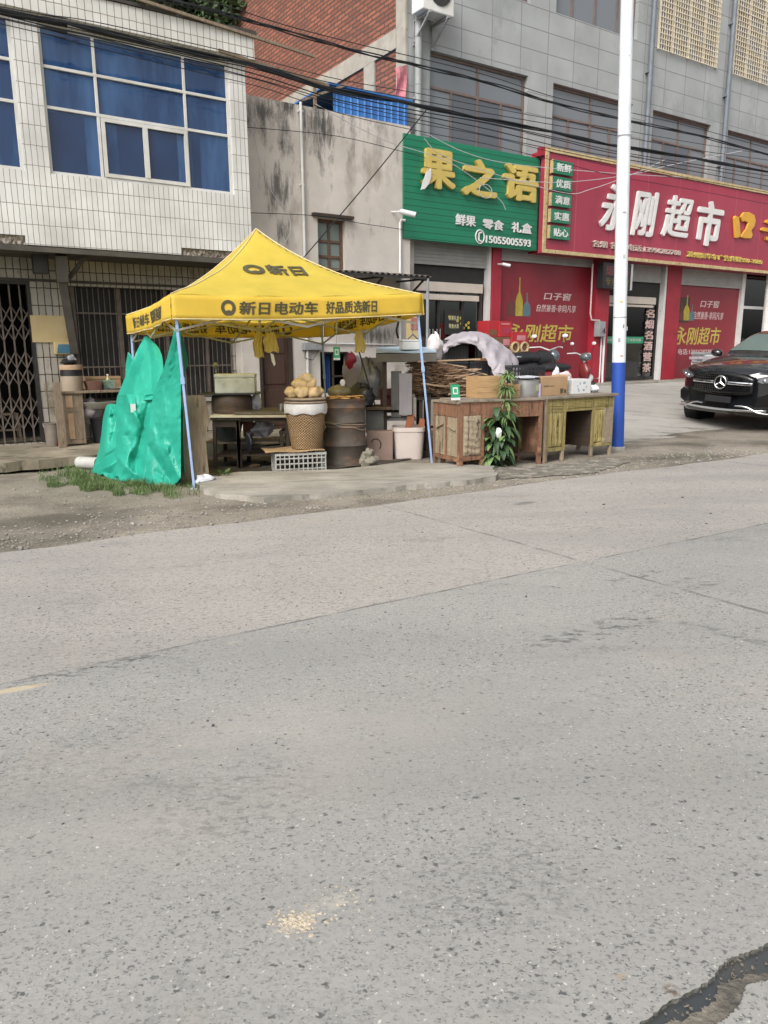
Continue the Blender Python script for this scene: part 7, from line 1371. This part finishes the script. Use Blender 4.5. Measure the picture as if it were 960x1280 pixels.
mb = MB(); mb.box(sA+.032, sB-.032, -dC+.004, -dC+.018, zT-.218, zT-.022); d_ = th.part('drawer', mb, M['wood_grey']); mb = MB(); mb.box(sA+.04, sA+.14, -dC-.004, -dC+.003, zT-.21, zT-.03); th.part('plank', mb, M['lath'], parent=d_)
mb = MB(); mb.box(sA-.03, sE+.35, -dC-.03, -dC+.5, zT, zT+.035); th.part('bench_top', mb, M['wood_grey'], bevel=.004)
mb = MB(); mb.box(sE+.2, sE+.25, -dC+.1, -dC+.15, zb_, zT).box(sE+.2,sE+.25,-dC+.4,-dC+.45,zb_,zT); th.part('leg', mb, M['wood_dark'])
mb = MB(); a = TP(72,.75); b = TP(81,.75); mb.box(a, b, -.75, -.72, zb_, F(76,478,.75)[1]); one('plank', 'tall grey plank standing left of the plank cupboard', 'plank', MB().add([(v[0]-a, v[1]+.75, v[2]-zb_) for v in mb.v], mb.f), M['wood_grey'], wor(a, -.75, zb_), FA)
def on_bench(px, d=.4): return F(px, 487, d)[0]
def bth(name, label, cat, px, d, **k): s = on_bench(px, d); return Th(name, label, cat, tuple(wor(s, -d, zT+.036)), FA, **k)
th = bth('storage_bin', 'cream bin with a dark band and wooden lid standing on the plank bench', 'bin', 91, .42); r = .165; hb_ = F(91,456,.42)[1]-zT-.036
mb = MB(); mb.lathe([(r*.93,0),(r,hb_*.55),(r,hb_*.57)], 28); th.part('body', mb, mat('cream_bin', (.36,.29,.22), (.28,.22,.16), sc_=5, rough=.7), smooth=50); mb = MB(); mb.lathe([(r*.96,hb_*.572),(r*.97,hb_*.8),(r*.9,hb_*.81)], 28); th.part('band', mb, M['black_plastic'], smooth=50); mb = MB(); mb.lathe([(r*1.02,hb_*.812),(r*1.04,hb_*.9),(r*1.0,hb_)], 28); th.part('lid', mb, M['lath'], smooth=50)
th = bth('black_shoes', 'dark crumpled things lying on the lid of the cream bin', 'shoes', 90, .42); mb = MB(); mb.blob((-.02,0,hb_+.04), .12, .09, .045, .3, 3, 16, 10, .15); th.part('upper', mb, M['black_plastic'], smooth=60); mb = MB(); mb.blob((.03,-.03,hb_+.10), .06, .04, .05, .3, 5, 12, 8, .15); th.part('fold', mb, M['grey_metal'], smooth=60)
th = bth('flower_pot', 'reddish square basket pot in the middle of the plank bench', 'pot', 117, .40); mb = MB(); mb.lathe([(.10,0),(.13,.13),(.13,.14),(.11,.14),(.09,.02)], 24, sq=6); th.part('body', mb, mat('redbrown_pot', (.20,.10,.075), (.13,.065,.05), sc_=12, rough=.7, bump=.6, bs=60), smooth=40); mb = MB(); mb.lathe([(.0,.12),(.105,.12)], 16, cap=False); th.part('soil', mb, M['soot'])
th = bth('green_basket', 'small pale green mesh basket beside the reddish pot on the plank bench', 'basket', 130, .42); crate(th, .17, .14, .15, mat('pale_green_plastic', (.20,.30,.24), rough=.5), 8, 5)
th = bth('yellow_bottle', 'pale yellow bottle standing by the green mesh basket', 'bottle', 136, .33); mb = MB(); mb.lathe([(.035,0),(.037,.15),(.015,.19),(.015,.22)], 16); th.part('body', mb, mat('pale_yellow', (.55,.50,.22), rough=.4), smooth=50); mb = MB(); mb.lathe([(.018,.221),(.018,.24)], 12); th.part('cap', mb, M['plastic_white'])
th = bth('cardboard_box', 'low brown carton behind the small things on the plank bench', 'box', 124, .15); mb = MB(); mb.box(-.2,.35,0,.2,0,.2); th.part('body', mb, M['cardboard']); mb = MB(); mb.box(-.2,.35,-.01,-.001,.16,.2); th.part('flap', mb, M['cardboard'])
th = bth('white_plate', 'shallow white dish next to the tarpaulin on the plank bench', 'dish', 144, .45); mb = MB(); mb.lathe([(.06,0),(.12,.03),(.115,.03),(.05,.006)], 24); th.part('body', mb, M['plastic_white'], smooth=50)
s_ = TP(125,.5); z_ = F(125,503,.5)[1]; mb = MB(); mb.lathe([(.2,-.1),(.32,0),(.34,.012),(.32,.014),(.18,-.09)], 30); one('enamel_basin', 'wide pale rimmed basin hanging under the plank bench top', 'basin', mb, M['white_metal'], wor(s_, -.38, z_), FA, smooth=50)
s_ = TP(117,.5); z_ = F(117,527,.5)[1]; mb = MB(); mb.blob((0,0,.16), .16, .12, .16, .3, 9, 22, 14, .1); one('white_bundle', 'white cloth bundle stuffed under the plank bench', 'bundle', mb, mat('white_cloth', (.55,.50,.53), (.42,.38,.41), sc_=7, rough=.8, bump=.6, bs=14), wor(s_, -.4, z_), FA, smooth=60)
s_ = TP(126,.5); mb = MB(); mb.lathe([(.15,0),(.19,.38),(.2,.39),(.18,.4)], 26); one('black_bucket', 'dark bucket half hidden between the cupboard and the green tarpaulin', 'bucket', mb, M['black_plastic'], wor(s_+.05, -.45, zb_), FA, smooth=50)
mb = MB(); th = fth('wooden_stool', 'pale wooden stool standing behind the folding gate', 'stool', -.3, .55, .13)
mb.box(-.62,-.28,.5,.8,.55,.58); th.part('seat', mb, M['wood_grey'])
for x, y in ((-.6,.52),(-.3,.52),(-.6,.78),(-.3,.78)): mb = MB(); mb.bar((x-.03*(1 if x<-.4 else -1),y,.13),(x,y,.55),.035); th.part('leg', mb, M['wood_grey'])
mb = MB(); mb.box(-.6,-.3,.51,.53,.3,.33); th.part('rail', mb, M['wood_grey'])
# ================================================================ THINGS BY THE RED WALL
M['carton_red'] = mat('red_carton', (.45,.03,.04), (.36,.025,.03), sc_=4, rough=.45, bump=.02); M['carton_brown'] = mat('brown_carton2', (.20,.10,.05), (.13,.07,.035), sc_=5, rough=.8)
M['pink_lab'] = mat('pink_label', (.60,.25,.28), bump=0)
def wbox(label, px0, px1, pyt, pyb, d, dep, m, marks=None, group=None):
    a = F(px0, pyb, d); b = F(px1, pyt, d); th = fth('carton', label, 'box', a[0], -d, a[1], group); mb = MB(); mb.box(a[0], b[0], -d, -d+dep, a[1], b[1]); th.part('body', mb, m, bevel=.006)
    if marks:
        for (u0,u1,v0,v1,mm) in marks: mb = MB(); W, H_ = b[0]-a[0], b[1]-a[1]; mb.box(a[0]+W*u0, a[0]+W*u1, -d-.003, -d-.001, a[1]+H_*v0, a[1]+H_*v1); th.part('printed_panel', mb, M[mm])
    return th, a, b
wbox('dark red carton at the left end of the stack against the red wall', 610, 624, 401, 421, .75, .35, M['carton_red'], [(.1,.8,.1,.45,'carton_brown')]); wbox('bright red carton with pink lettering panels on top of the stack against the red wall', 624, 640, 402, 421, .8, .35, M['carton_red'], [(.15,.8,.8,.88,'pink_lab'),(.2,.9,.2,.6,'sign_red')])
wbox('red carton with a pink label right of the bright red carton', 640, 660, 415, 429, .85, .35, M['carton_red'], [(.3,.85,.25,.7,'pink_lab')]); wbox('brown carton under the two red cartons of the stack', 612, 640, 421.5, 434, .8, .35, M['carton_brown'], [(.6,.9,.2,.8,'pink_lab')])
th, a, b = wbox('dark carton with two pale round marks below the labelled red carton', 638, 662, 429.5, 447, .85, .35, M['carton_brown'])
for k in range(2):
    cx_ = a[0]+(b[0]-a[0])*(.22+.5*k); cz_ = a[1]+(b[1]-a[1])*.72; mb = MB(); mb.tube([(cx_+.1*math.cos(q*PI/10), -.856, cz_+.1*math.sin(q*PI/10)) for q in range(20)], .03, 6, True); th.part('round_mark', mb, mat('tan_mark', (.48,.36,.20), bump=0))
th.part('lettering', text_fit('870', a[0]+(b[0]-a[0])*.35, a[0]+(b[0]-a[0])*.75, a[1]+(b[1]-a[1])*.15, a[1]+(b[1]-a[1])*.45, -.853, .004, .03), M['trim_gold'])
wbox('big dark carton at the bottom of the stack beside the lilac cover', 612, 650, 447.5, 475, .9, .5, M['carton_brown']); wbox('plain brown carton on the slope below the motorcycle', 678, 694, 455, 474, 1.0, .4, M['cardboard'])
wbox('orange brown carton beside the motorcycle front wheel', 648, 660, 449, 462, 1.3, .3, M['brick_orange'])
th = fth('papers_stack', 'untidy stack of bundled grey and pink papers against the right red wall', 'papers', 17.4, -.5, FL-.0); R = random.Random(3)
a = F(867,455,.6)[0]; b = F(884,455,.6)[0]; top_ = F(870,443,.6)[1]; k = 0; z = FL-.14
while z < top_:
    hh = R.uniform(.04,.08); mb = MB(); mb.box(-(b-a)/2, (b-a)/2, -.2, .2, 0, hh, Matrix.Translation(((a+b)/2+R.uniform(-.05,.05), -.7, z)) @ Matrix.Rotation(R.uniform(-.2,.2), 4, 'Z')); th.part('bundle', mb, [M['cloth_lilac'], M['pink_clear'] if 'pink_clear' in M else M['plastic_white'], M['grey_metal']][k % 3], bevel=.01); z += hh; k += 1
# ================================================================ VEHICLES
M['car_black'] = NT('car_paint').fin((.008,.009,.011), .14, 0, .5); M['car_black'].node_tree.nodes['Principled BSDF'].inputs['Coat Weight'].default_value = 1; M['car_black'].node_tree.nodes['Principled BSDF'].inputs['Coat Roughness'].default_value = .03
M['chrome'] = NT('chrome').fin((.75,.76,.78), .12, 1, .5); M['tyre'] = mat('tyre', (.018,.018,.018), (.03,.03,.028), rough=.85); M['rim'] = NT('rim').fin((.25,.25,.26), .25, .9, .5)
M['car_glass'] = glass('car_glass', (.45,.55,.52), .86, .01); M['cabin'] = mat('cabin', (.03,.03,.032), rough=.7); M['lamp_glass'] = NT('lamp_lens').fin((.16,.18,.20), .05, .4, .8); M['gloss_black'] = NT('gloss_black').fin((.006,.006,.007), .12, 0, .5)
def wheel(th, cx, cy, r, w, name='wheel', spokes=5):
    mb = MB(); P = [(r*.66,-w/2),(r*.9,-w/2),(r*.98,-w*.42),(r,-w*.2),(r,w*.2),(r*.98,w*.42),(r*.9,w/2),(r*.66,w/2)]
    mb.lathe(P, 40, cap=False); rot = lambda vs: [(v[0]+cx, v[2]+cy, v[1]+r) for v in vs]
    m2 = MB(); m2.add(rot(mb.v), mb.f); W = th.part(name, m2, M['tyre'], smooth=40)
    mb = MB(); mb.lathe([(r*.67,-w*.42),(r*.64,-w*.3),(r*.62,0),(r*.64,w*.3),(r*.67,w*.42)], 32, cap=False)
    for k in range(spokes*2):
        a = 2*PI*k/(spokes*2); mb.bar((0,0,-w*.38),(r*.65*math.cos(a), r*.65*math.sin(a), -w*.40), r*.12, .02, up=(0,0,1)); mb.bar((0,0,w*.38),(r*.65*math.cos(a), r*.65*math.sin(a), w*.40), r*.12, .02, up=(0,0,1))
    mb.lathe([(r*.12,-w*.43),(r*.12,w*.43)], 16); m2 = MB(); m2.add(rot(mb.v), mb.f); th.part('rim', m2, M['rim'], parent=W, smooth=40); return W
# car frame: x forward (nose at x=0), y to the car's left, z up. Stations: x, then (half width, z) ring values
ga_ = gnd(880, 529); star = at(900, 475, 13.6)
phi = math.radians(52); fwd = Vector((-math.sin(phi), -math.cos(phi), 0)); org = Vector((star.x, star.y, 0))
e_ = .8; Gn = lambda v: G(v.x, v.y)
pF, pR_ = org - fwd*.9, org - fwd*3.9; lf = Vector((-fwd.y, fwd.x, 0))
gx = (Gn(pF)-Gn(pR_))/3.0; gy = (Gn(pF+lf*.8)-Gn(pF-lf*.8))/1.6; gz_ = Gn(pF)+.9*gx
car = Th('parked_car', 'glossy black suv with a star badge parked facing the camera on the shop forecourt', 'car', (org.x, org.y, gz_+.012))
xa = Vector((fwd.x, fwd.y, gx)).normalized(); za = xa.cross(Vector((lf.x, lf.y, gy))).normalized(); ya = za.cross(xa)
car.o.rotation_euler = Matrix((xa, ya, za)).transposed().to_euler()
NB = 15
def section(x, hw, zb, zsill, zbelt, ztop, tw, crown=.0):
    """half ring from centre bottom to centre top: floor, sill, body side, shoulder, upper surface"""
    return [(0,zb),(hw*.55,zb),(hw*.86,zb+.01),(hw*.965,zsill),(hw*.995,zsill+.16),(hw,(zsill+zbelt)*.52),(hw*.985,zbelt-.10),(hw*.955,zbelt-.02),(hw*.90,zbelt+.015),(tw*1.0,zbelt+(ztop-zbelt)*.35+.02),(tw*.96,zbelt+(ztop-zbelt)*.8),(tw*.85,ztop-.012),(tw*.6,ztop),(tw*.3,ztop+crown*.7),(0,ztop+crown)]
ST_ = [ # x (0 = nose), hw, zb, zsill, zbelt, ztop, topwidth
 (-.02,.62,.30,.42,.86,.93,.46),(-.09,.84,.24,.36,.92,.98,.62),(-.22,.95,.22,.33,.97,1.03,.70),(-.5,.985,.22,.32,1.00,1.08,.74),(-.95,1.0,.22,.31,1.03,1.13,.78),(-1.35,1.0,.22,.31,1.06,1.17,.80),
 (-1.5,1.0,.22,.31,1.07,1.22,.80),(-1.85,1.0,.22,.31,1.08,1.47,.74),(-2.2,1.0,.22,.31,1.09,1.66,.70),(-2.6,1.0,.22,.31,1.10,1.74,.69),(-3.2,1.0,.22,.31,1.11,1.76,.69),(-3.9,1.0,.24,.33,1.12,1.72,.67),(-4.4,.98,.27,.36,1.12,1.55,.62),(-4.72,.95,.32,.42,1.10,1.22,.60),(-4.86,.90,.38,.50,1.0,1.06,.58),(-4.92,.80,.44,.55,.9,.96,.5)]
def bow(x, y): return -.24*(abs(y)**2.6) if x > -.6 else (-.24*(abs(y)**2.6))*max(0,1-(-.6-x)/.5)
rings = []
for (x, *p) in ST_:
    hr = section(x, *p, crown=.015); ring = [(y, z) for y, z in hr] + [(-y, z) for y, z in reversed(hr[:-1])]; rings.append([Vector((x+bow(x,y), y, z)) for y, z in ring])
wh = [(-.93,.84),(-.93,-.84),(-3.92,.84),(-3.92,-.84)]
NR, NC = len(rings)-1, len(rings[0])-1
mb = MB(); mb.grid(112, 90, lambda a, b: surf(rings, a, b))
for r_ in (rings[0], rings[-1]): k = len(r_)-1; mb.add(r_[:k], [tuple(range(k))])
body = car.part('body', mb, M['car_black'], smooth=50)
M['car_window'] = NT('car_window').fin((.10,.14,.13), .03, 0, .8)
def pane(c0, c1, r0, r1, label, flare=0):
    mb = MB()
    def fn(a, b):
        cc_ = c0+(c1-c0)*a; rr_ = r0+(r1-r0)*b
        if flare: cc_ = 14+(cc_-14)*(1-flare*(1-b)*0+0)
        u, v = cc_/NC, rr_/NR; p = surf(rings, u, v); e = .002; n_ = (surf(rings, min(1,u+e), v)-surf(rings, max(0,u-e), v)).cross(surf(rings, u, min(1,v+e))-surf(rings, u, max(0,v-e)))
        n_ = n_.normalized(); c_ = Vector((p.x, 0, .7)); n_ = n_ if n_.dot(p-c_) > 0 else -n_; return p+n_*.006
    mb.grid(24, 18, fn); return car.part('windscreen' if label == 'windscreen' else 'side_window', mb, M['car_window'], smooth=60)
pane(9.9, 18.1, 6.15, 7.95, 'windscreen')
for q in (0, 1):
    lo, hi = (9.15, 10.6) if q == 0 else (17.4, 18.85)
    pane(lo, hi, 7.7, 9.4, 'side'); pane(lo, hi, 9.5, 10.6, 'side')
pane(10.2, 17.8, 11.9, 12.9, 'side')
mb = MB(); mb.box(-2.95,-2.87,.70,1.0,1.1,1.72) if False else None
for (x, y) in wh:
    mb = MB(); mb.lathe([(.43,-.12),(.43,.135)], 30); m2 = MB(); m2.add([(v[0]+x, v[2]+y+(.015 if y > 0 else -.015), v[1]+.385) for v in mb.v], mb.f); car.part('wheel_arch', m2, M['gloss_black'], smooth=40); wheel(car, x, y*1.06, .37, .25)
# nose details; surface helper: x of the nose at (y, z)
def nx(y, z=.6): return -.02 + bow(0, y) - .10*max(0, abs(z-.62)-.12)**1.2
def facepoly(pts, off, name, m, th_=.012, label=None, parent=None, nseg=10):
    mb = MB()
    mb2 = [(nx(y, z)+off, y, z) for y, z in pts]; k = len(pts); mb.add(mb2+[(x-th_, y, z) for x, y, z in mb2], [tuple(range(k)), tuple(reversed(range(k, 2*k)))]+[(i, (i+1) % k, (i+1) % k+k, i+k) for i in range(k)]); return car.part(name, mb, m, label=label, parent=parent)
def stripgrid(y0, y1, zf0, zf1, off, nn=24):
    mb = MB(); mb.grid(nn, 6, lambda a, b: (lambda y: (lambda z: (nx(y, z)+off, y, z))(zf0(a)+(zf1(a)-zf0(a))*b))(y0+(y1-y0)*a)); return mb
gr = car.part('grille', stripgrid(-.56, .56, lambda a: .56+.05*abs(2*a-1)**2, lambda a: .955-.10*abs(2*a-1)**2.2, .05), M['gloss_black'], smooth=60, solid=.02)
mb = MB()
for i in range(31):
    for j in range(11):
        y = -.52+1.04*i/30; z = .60+.033*j
        if z > .93-.10*(abs(y)/.56)**2.2 or z < .585+.05*(abs(y)/.56)**2 or math.hypot(y, z-.765) < .135 or abs(z-.765) < .035: continue
        x = nx(y, z)+.062; mb.add([(x,y-.006,z),(x,y,z+.012),(x,y+.006,z),(x,y,z-.012)], [(0,1,2,3)])
g2 = car.part('grille_studs', mb, M['chrome'], parent=gr, fix=False); g2['kind'] = 'stuff'
for s in (-1, 1):
    mb = MB(); mb.grid(12, 3, lambda a, b: (lambda y: (nx(y, .77)+.075+.004*math.sin(PI*b), y, .745+.045*b))(s*(.13+.42*a))); car.part('grille_bar', mb, M['chrome'], parent=gr, solid=.015)
    mb = MB(); mb.grid(3, 1, lambda a, b: (lambda y: (nx(y,.77)+.088, y, .758+.018*b))(s*(.18+.1*a))); mb.grid(3, 1, lambda a, b: (lambda y: (nx(y,.77)+.088, y, .758+.018*b))(s*(.33+.16*a))); car.part('bar_slot', mb, M['gloss_black'], parent=gr)
xs_ = nx(0)+.085; cz = .767; mb = MB(); mb.tube([(xs_, .105*math.cos(k*PI/18), cz+.105*math.sin(k*PI/18)) for k in range(36)], .0135, 8, True); emb = car.part('emblem', mb, M['chrome'], smooth=60, label='three pointed star in a ring'); mb = MB()
for k in range(3):
    a = PI/2+k*2*PI/3; t1 = (math.cos(a), math.sin(a)); pr = (-t1[1], t1[0]); L = .098; W = .018
    tip = (xs_, t1[0]*L, cz+t1[1]*L); l_ = (xs_, -pr[0]*-W, cz+pr[1]*W); r_ = (xs_, -pr[0]*W, cz-pr[1]*W); o_ = (xs_+.012, 0, cz); b_ = (xs_, -t1[0]*.012, cz-t1[1]*.012)
    l_ = (xs_, pr[0]*W, cz+pr[1]*W); r_ = (xs_, -pr[0]*W, cz-pr[1]*W); mb.add([tip, l_, b_, r_, o_], [(0,1,4),(0,4,3),(1,2,4),(2,3,4),(0,3,2,1)])
car.part('star', mb, M['chrome'], parent=emb)
mb = MB(); mb.lathe([(.09,0),(.09,.005)], 24); m2 = MB(); m2.add([(xs_-.02+v[2], v[0], cz+v[1]) for v in mb.v], mb.f); car.part('emblem_disc', m2, M['gloss_black'], parent=emb)
for s in (-1, 1):
    pts = [(s*y, z) for y, z in ((.60,.82),(.66,.87),(.78,.90),(.90,.92),(.93,.895),(.88,.85),(.78,.815),(.68,.79))]; pts = pts if s > 0 else pts[::-1]
    mb = MB(); P3_ = [(nx(y,z)+.035-(.10*max(0,abs(y)-.7)), y, z) for y, z in pts]; k = len(pts); mb.add(P3_+[(x-.12,y*.99,z) for x,y,z in P3_], [tuple(range(k)), tuple(reversed(range(k,2*k)))]+[(i,(i+1)%k,(i+1)%k+k,i+k) for i in range(k)]); hl = car.part('headlight', mb, M['lamp_glass'], smooth=30)
    mb = MB(); mb.blob((nx(.72)+.045, s*.71, .835), .02, .035, .03, 0, 1, 14, 10); car.part('lamp', mb, M['chrome'], parent=hl, smooth=80); mb = MB(); mb.blob((nx(.8)+.02, s*.80, .86), .02, .03, .025, 0, 1, 14, 10); car.part('lamp', mb, M['chrome'], parent=hl, smooth=80)
    mb = MB(); mb.tube([(nx(abs(y))+o, s*y, z) for y, z, o in ((.30,.395,.05),(.42,.40,.05),(.52,.385,.05),(.60,.35,.055),(.68,.315,.06),(.78,.30,.03),(.86,.30,.02))], [.012,.016,.018,.018,.018,.016,.01], 8); car.part('bumper_trim', mb, M['chrome'], smooth=60, label='silver curved bumper trim')
    facepoly([(s*y, z) for y, z in (((.62,.40),(.64,.56),(.80,.62),(.88,.56),(.86,.42),(.74,.37)) if s < 0 else ((.74,.37),(.86,.42),(.88,.56),(.80,.62),(.64,.56),(.62,.40)))], .03, 'air_intake', M['gloss_black'])
    mb = MB(); mb.blob((-1.75, s*1.11, 1.17), .09, .12, .075, .02, 3, 16, 10); mb.bar((-1.7,s*.95,1.1),(-1.75,s*1.05,1.13),.05); car.part('mirror', mb, M['car_black'], smooth=70)
mb = stripgrid(-.80, .80, lambda a: .30+.03*abs(2*a-1)**2, lambda a: .335+.03*abs(2*a-1)**2, .055); car.part('skid_plate', mb, M['chrome'], smooth=60, solid=.02)
facepoly([(-.24,.44),(-.24,.545),(.24,.545),(.24,.44)], .115, 'number_plate', M['black_plastic'], .02, label='blank dark number plate'); mb = MB()
for y in (-.13,.13):
    for z in (.46,.53): mb.lathe([(.008,0),(.008,.004)], 10); 
m2 = MB()
for y in (-.13,.13):
    for z in (.46,.53): m2.box(.1,.108,y-.007,y+.007,z-.007,z+.007)
car.part('plate_screw', m2, M['chrome'])
def lift(o):
    for c in o.children:
        if c.name.split('.')[0] in ('wheel', 'rim', 'wheel_arch'): continue
        for v in c.data.vertices: v.co.z = v.co.z*1.06+.05-.3*max(0, v.co.z-1.25)
        lift(c)
lift(car.o)
# ---- motorcycle: x forward
def motorbike(label, px, py, d, rotz, sc_, colr, style, zoff=0):
    s, z = F(px, py, d); w_ = wor(s, -d); th = Th('motorcycle' if style == 0 else 'scooter', label, 'motorcycle' if style == 0 else 'scooter', (w_.x, w_.y, G(w_.x, w_.y)+.016+zoff), rotz)
    r = .30 if style == 0 else .24
    for x in (-.62,.64): wheel(th, x*sc_, 0, r, .11, spokes=3)
    if style == 0:
        mb = MB(); mb.tube([(.62,0,.30),(.5,0,.62),(.40,0,.92)], .03, 8); th.part('fork', mb, M['alu'])
        mb = MB(); mb.blob((.12,0,.80), .32, .17, .17, .06, 1, 18, 12); th.part('tank', mb, M['black_plastic'], smooth=80); mb = MB(); mb.blob((-.38,0,.84), .46, .16, .11, .04, 2, 18, 12); th.part('seat', mb, M['black_plastic'], smooth=80)
        mb = MB(); mb.blob((.02,0,.42), .22, .15, .17, .12, 3, 16, 12, .15); mb.tube([(-.05,.14,.3),(-.5,.16,.3),(-.8,.18,.38)], .045, 10); th.part('engine', mb, M['rim'], smooth=50)
        mb = MB(); mb.blob((.50,0,.86), .12, .13, .13, .03, 5, 16, 12); th.part('headlight', mb, M['lamp_glass'], smooth=80); mb = MB(); mb.grid(10, 4, lambda a, b: (.62+.36*math.cos(.5+1.9*a), -.07+.14*b, .32+.36*math.sin(.5+1.9*a))); th.part('mudguard', mb, colr, solid=.01, smooth=60)
        mb = MB(); mb.blob((-.34,.0,.62), .36, .18, .17, .06, 7, 16, 10); th.part('side_cover', mb, colr, smooth=80); mb = MB(); mb.bar((-.75,-.1,.86),(-.45,-.1,.84),.02).bar((-.75,.1,.86),(-.45,.1,.84),.02).bar((-.75,-.1,.86),(-.75,.1,.86),.02); th.part('rack', mb, M['alu']); hz, hx = 1.0, .36
    else:
        mb = MB(); mb.blob((-.42,0,.55), .42, .17, .17, .05, 1, 20, 12); th.part('body', mb, colr, smooth=80); mb = MB(); mb.blob((-.36,0,.76), .42, .16, .10, .03, 2, 18, 10); th.part('seat', mb, M['black_plastic'], smooth=80)
        mb = MB(); mb.blob((.46,0,.66), .10, .15, .2, .1, 3, 18, 14); th.part('front_shield', mb, M['scooter'], smooth=80); mb = MB(); mb.blob((.56,0,.52), .13, .09, .10, .05, 4, 16, 10); th.part('mudguard', mb, M['plastic_white'], smooth=80); mb = MB(); mb.box(-.1,.4,-.15,.15,.27,.33); th.part('footboard', mb, M['black_plastic'], bevel=.02); mb = MB(); mb.tube([(.62,0,.24),(.5,0,.6),(.42,0,.95)], .03, 8); th.part('fork', mb, M['alu'])
        mb = MB(); mb.blob((.46,0,.97), .11, .15, .09, .03, 5, 16, 12); th.part('headlight', mb, M['lamp_glass'] , smooth=80); hz, hx = 1.02, .38
    mb = MB(); mb.tube([(hx-.12,-.36,hz+.02),(hx,-.2,hz+.03),(hx+.02,0,hz-.03),(hx,.2,hz+.03),(hx-.12,.36,hz+.02)], .014, 8); th.part('handlebar', mb, M['alu'])
    for sg in (-1, 1):
        mb = MB(); mb.tube([(hx-.02,sg*.25,hz+.03),(hx+.02,sg*.30,hz+.14),(hx,sg*.33,hz+.2)], .007, 6); mr = th.part('mirror', mb, M['black_plastic'], label='round mirror on a thin stalk'); mb = MB(); mb.blob((hx-.01,sg*.34,hz+.23), .015, .062, .036, .0, 1, 16, 8); th.part('mirror_glass', mb, M['plastic_white'], parent=mr, smooth=80)
    mb = MB(); mb.bar((-.1,.12,.3),(-.15,.28,.0),.02); th.part('stand', mb, M['black_metal']); th.o.scale = (1.12,1.12,1.12) if style == 0 else (.97,.97,.97); return th
M['scooter'] = mat('scooter_red', (.20,.03,.03), (.14,.02,.02), rough=.3, bump=0)
motorbike('black motorcycle with round mirrors parked before the red poster wall', 672, 455, 1.5, FA+PI*.06, 1.0, M['black_plastic'], 0)
motorbike('dark red electric scooter with a white front shield parked between the motorcycle and the supermarket door'[:0]+'red and white electric scooter parked between the motorcycle and the supermarket door', 710, 462, 2.0, FA-.12, .92, M['scooter'], 1)
# ================================================================ CAMERA, LIGHT
cd = bpy.data.cameras.new('camera'); cd.sensor_width = 36; cd.lens = FPX/1280*36; cd.clip_end = 2000; cd.clip_start = .05
co = bpy.data.objects.new('camera', cd); COL.objects.link(co)
mw = Matrix((( _r.x, _u.x, -_f.x, 0), (_r.y, _u.y, -_f.y, 0), (_r.z, _u.z, -_f.z, ZC), (0,0,0,1))); co.matrix_world = mw; sc.camera = co
w = bpy.data.worlds.new('World'); sc.world = w; w.use_nodes = True; nt = w.node_tree; nt.nodes.clear()
sky = nt.nodes.new('ShaderNodeTexSky'); sky.sky_type = 'NISHITA'; sky.sun_disc = False; EL, AZ = math.radians(42), math.radians(208)
sky.sun_elevation = EL; sky.sun_rotation = AZ; sky.dust_density = 5; sky.air_density = 1; sky.ozone_density = 1
hs = nt.nodes.new('ShaderNodeHueSaturation'); hs.inputs['Saturation'].default_value = .22; nt.links.new(sky.outputs[0], hs.inputs['Color'])
bg = nt.nodes.new('ShaderNodeBackground'); bg.inputs[1].default_value = .15; nt.links.new(hs.outputs[0], bg.inputs[0]); wo = nt.nodes.new('ShaderNodeOutputWorld'); nt.links.new(bg.outputs[0], wo.inputs[0])
ld = bpy.data.lights.new('sun', 'SUN'); ld.energy = 1.2; ld.angle = math.radians(25); ld.color = (1,.97,.92); lo_ = bpy.data.objects.new('sun', ld); COL.objects.link(lo_)
sd = Vector((math.sin(AZ)*math.cos(EL), math.cos(AZ)*math.cos(EL), math.sin(EL))); lo_.rotation_euler = sd.to_track_quat('Z', 'Y').to_euler()
sc.view_settings.view_transform = 'Standard'; sc.view_settings.look = 'None'; sc.view_settings.exposure = EXPO; sc.view_settings.gamma = 1; sc.view_settings.use_curve_mapping = False
sc.render.engine = 'CYCLES'; sc.cycles.max_bounces = 6; sc.cycles.transparent_max_bounces = 12; sc.cycles.use_denoising = True; sc.cycles.caustics_reflective = False; sc.cycles.caustics_refractive = False
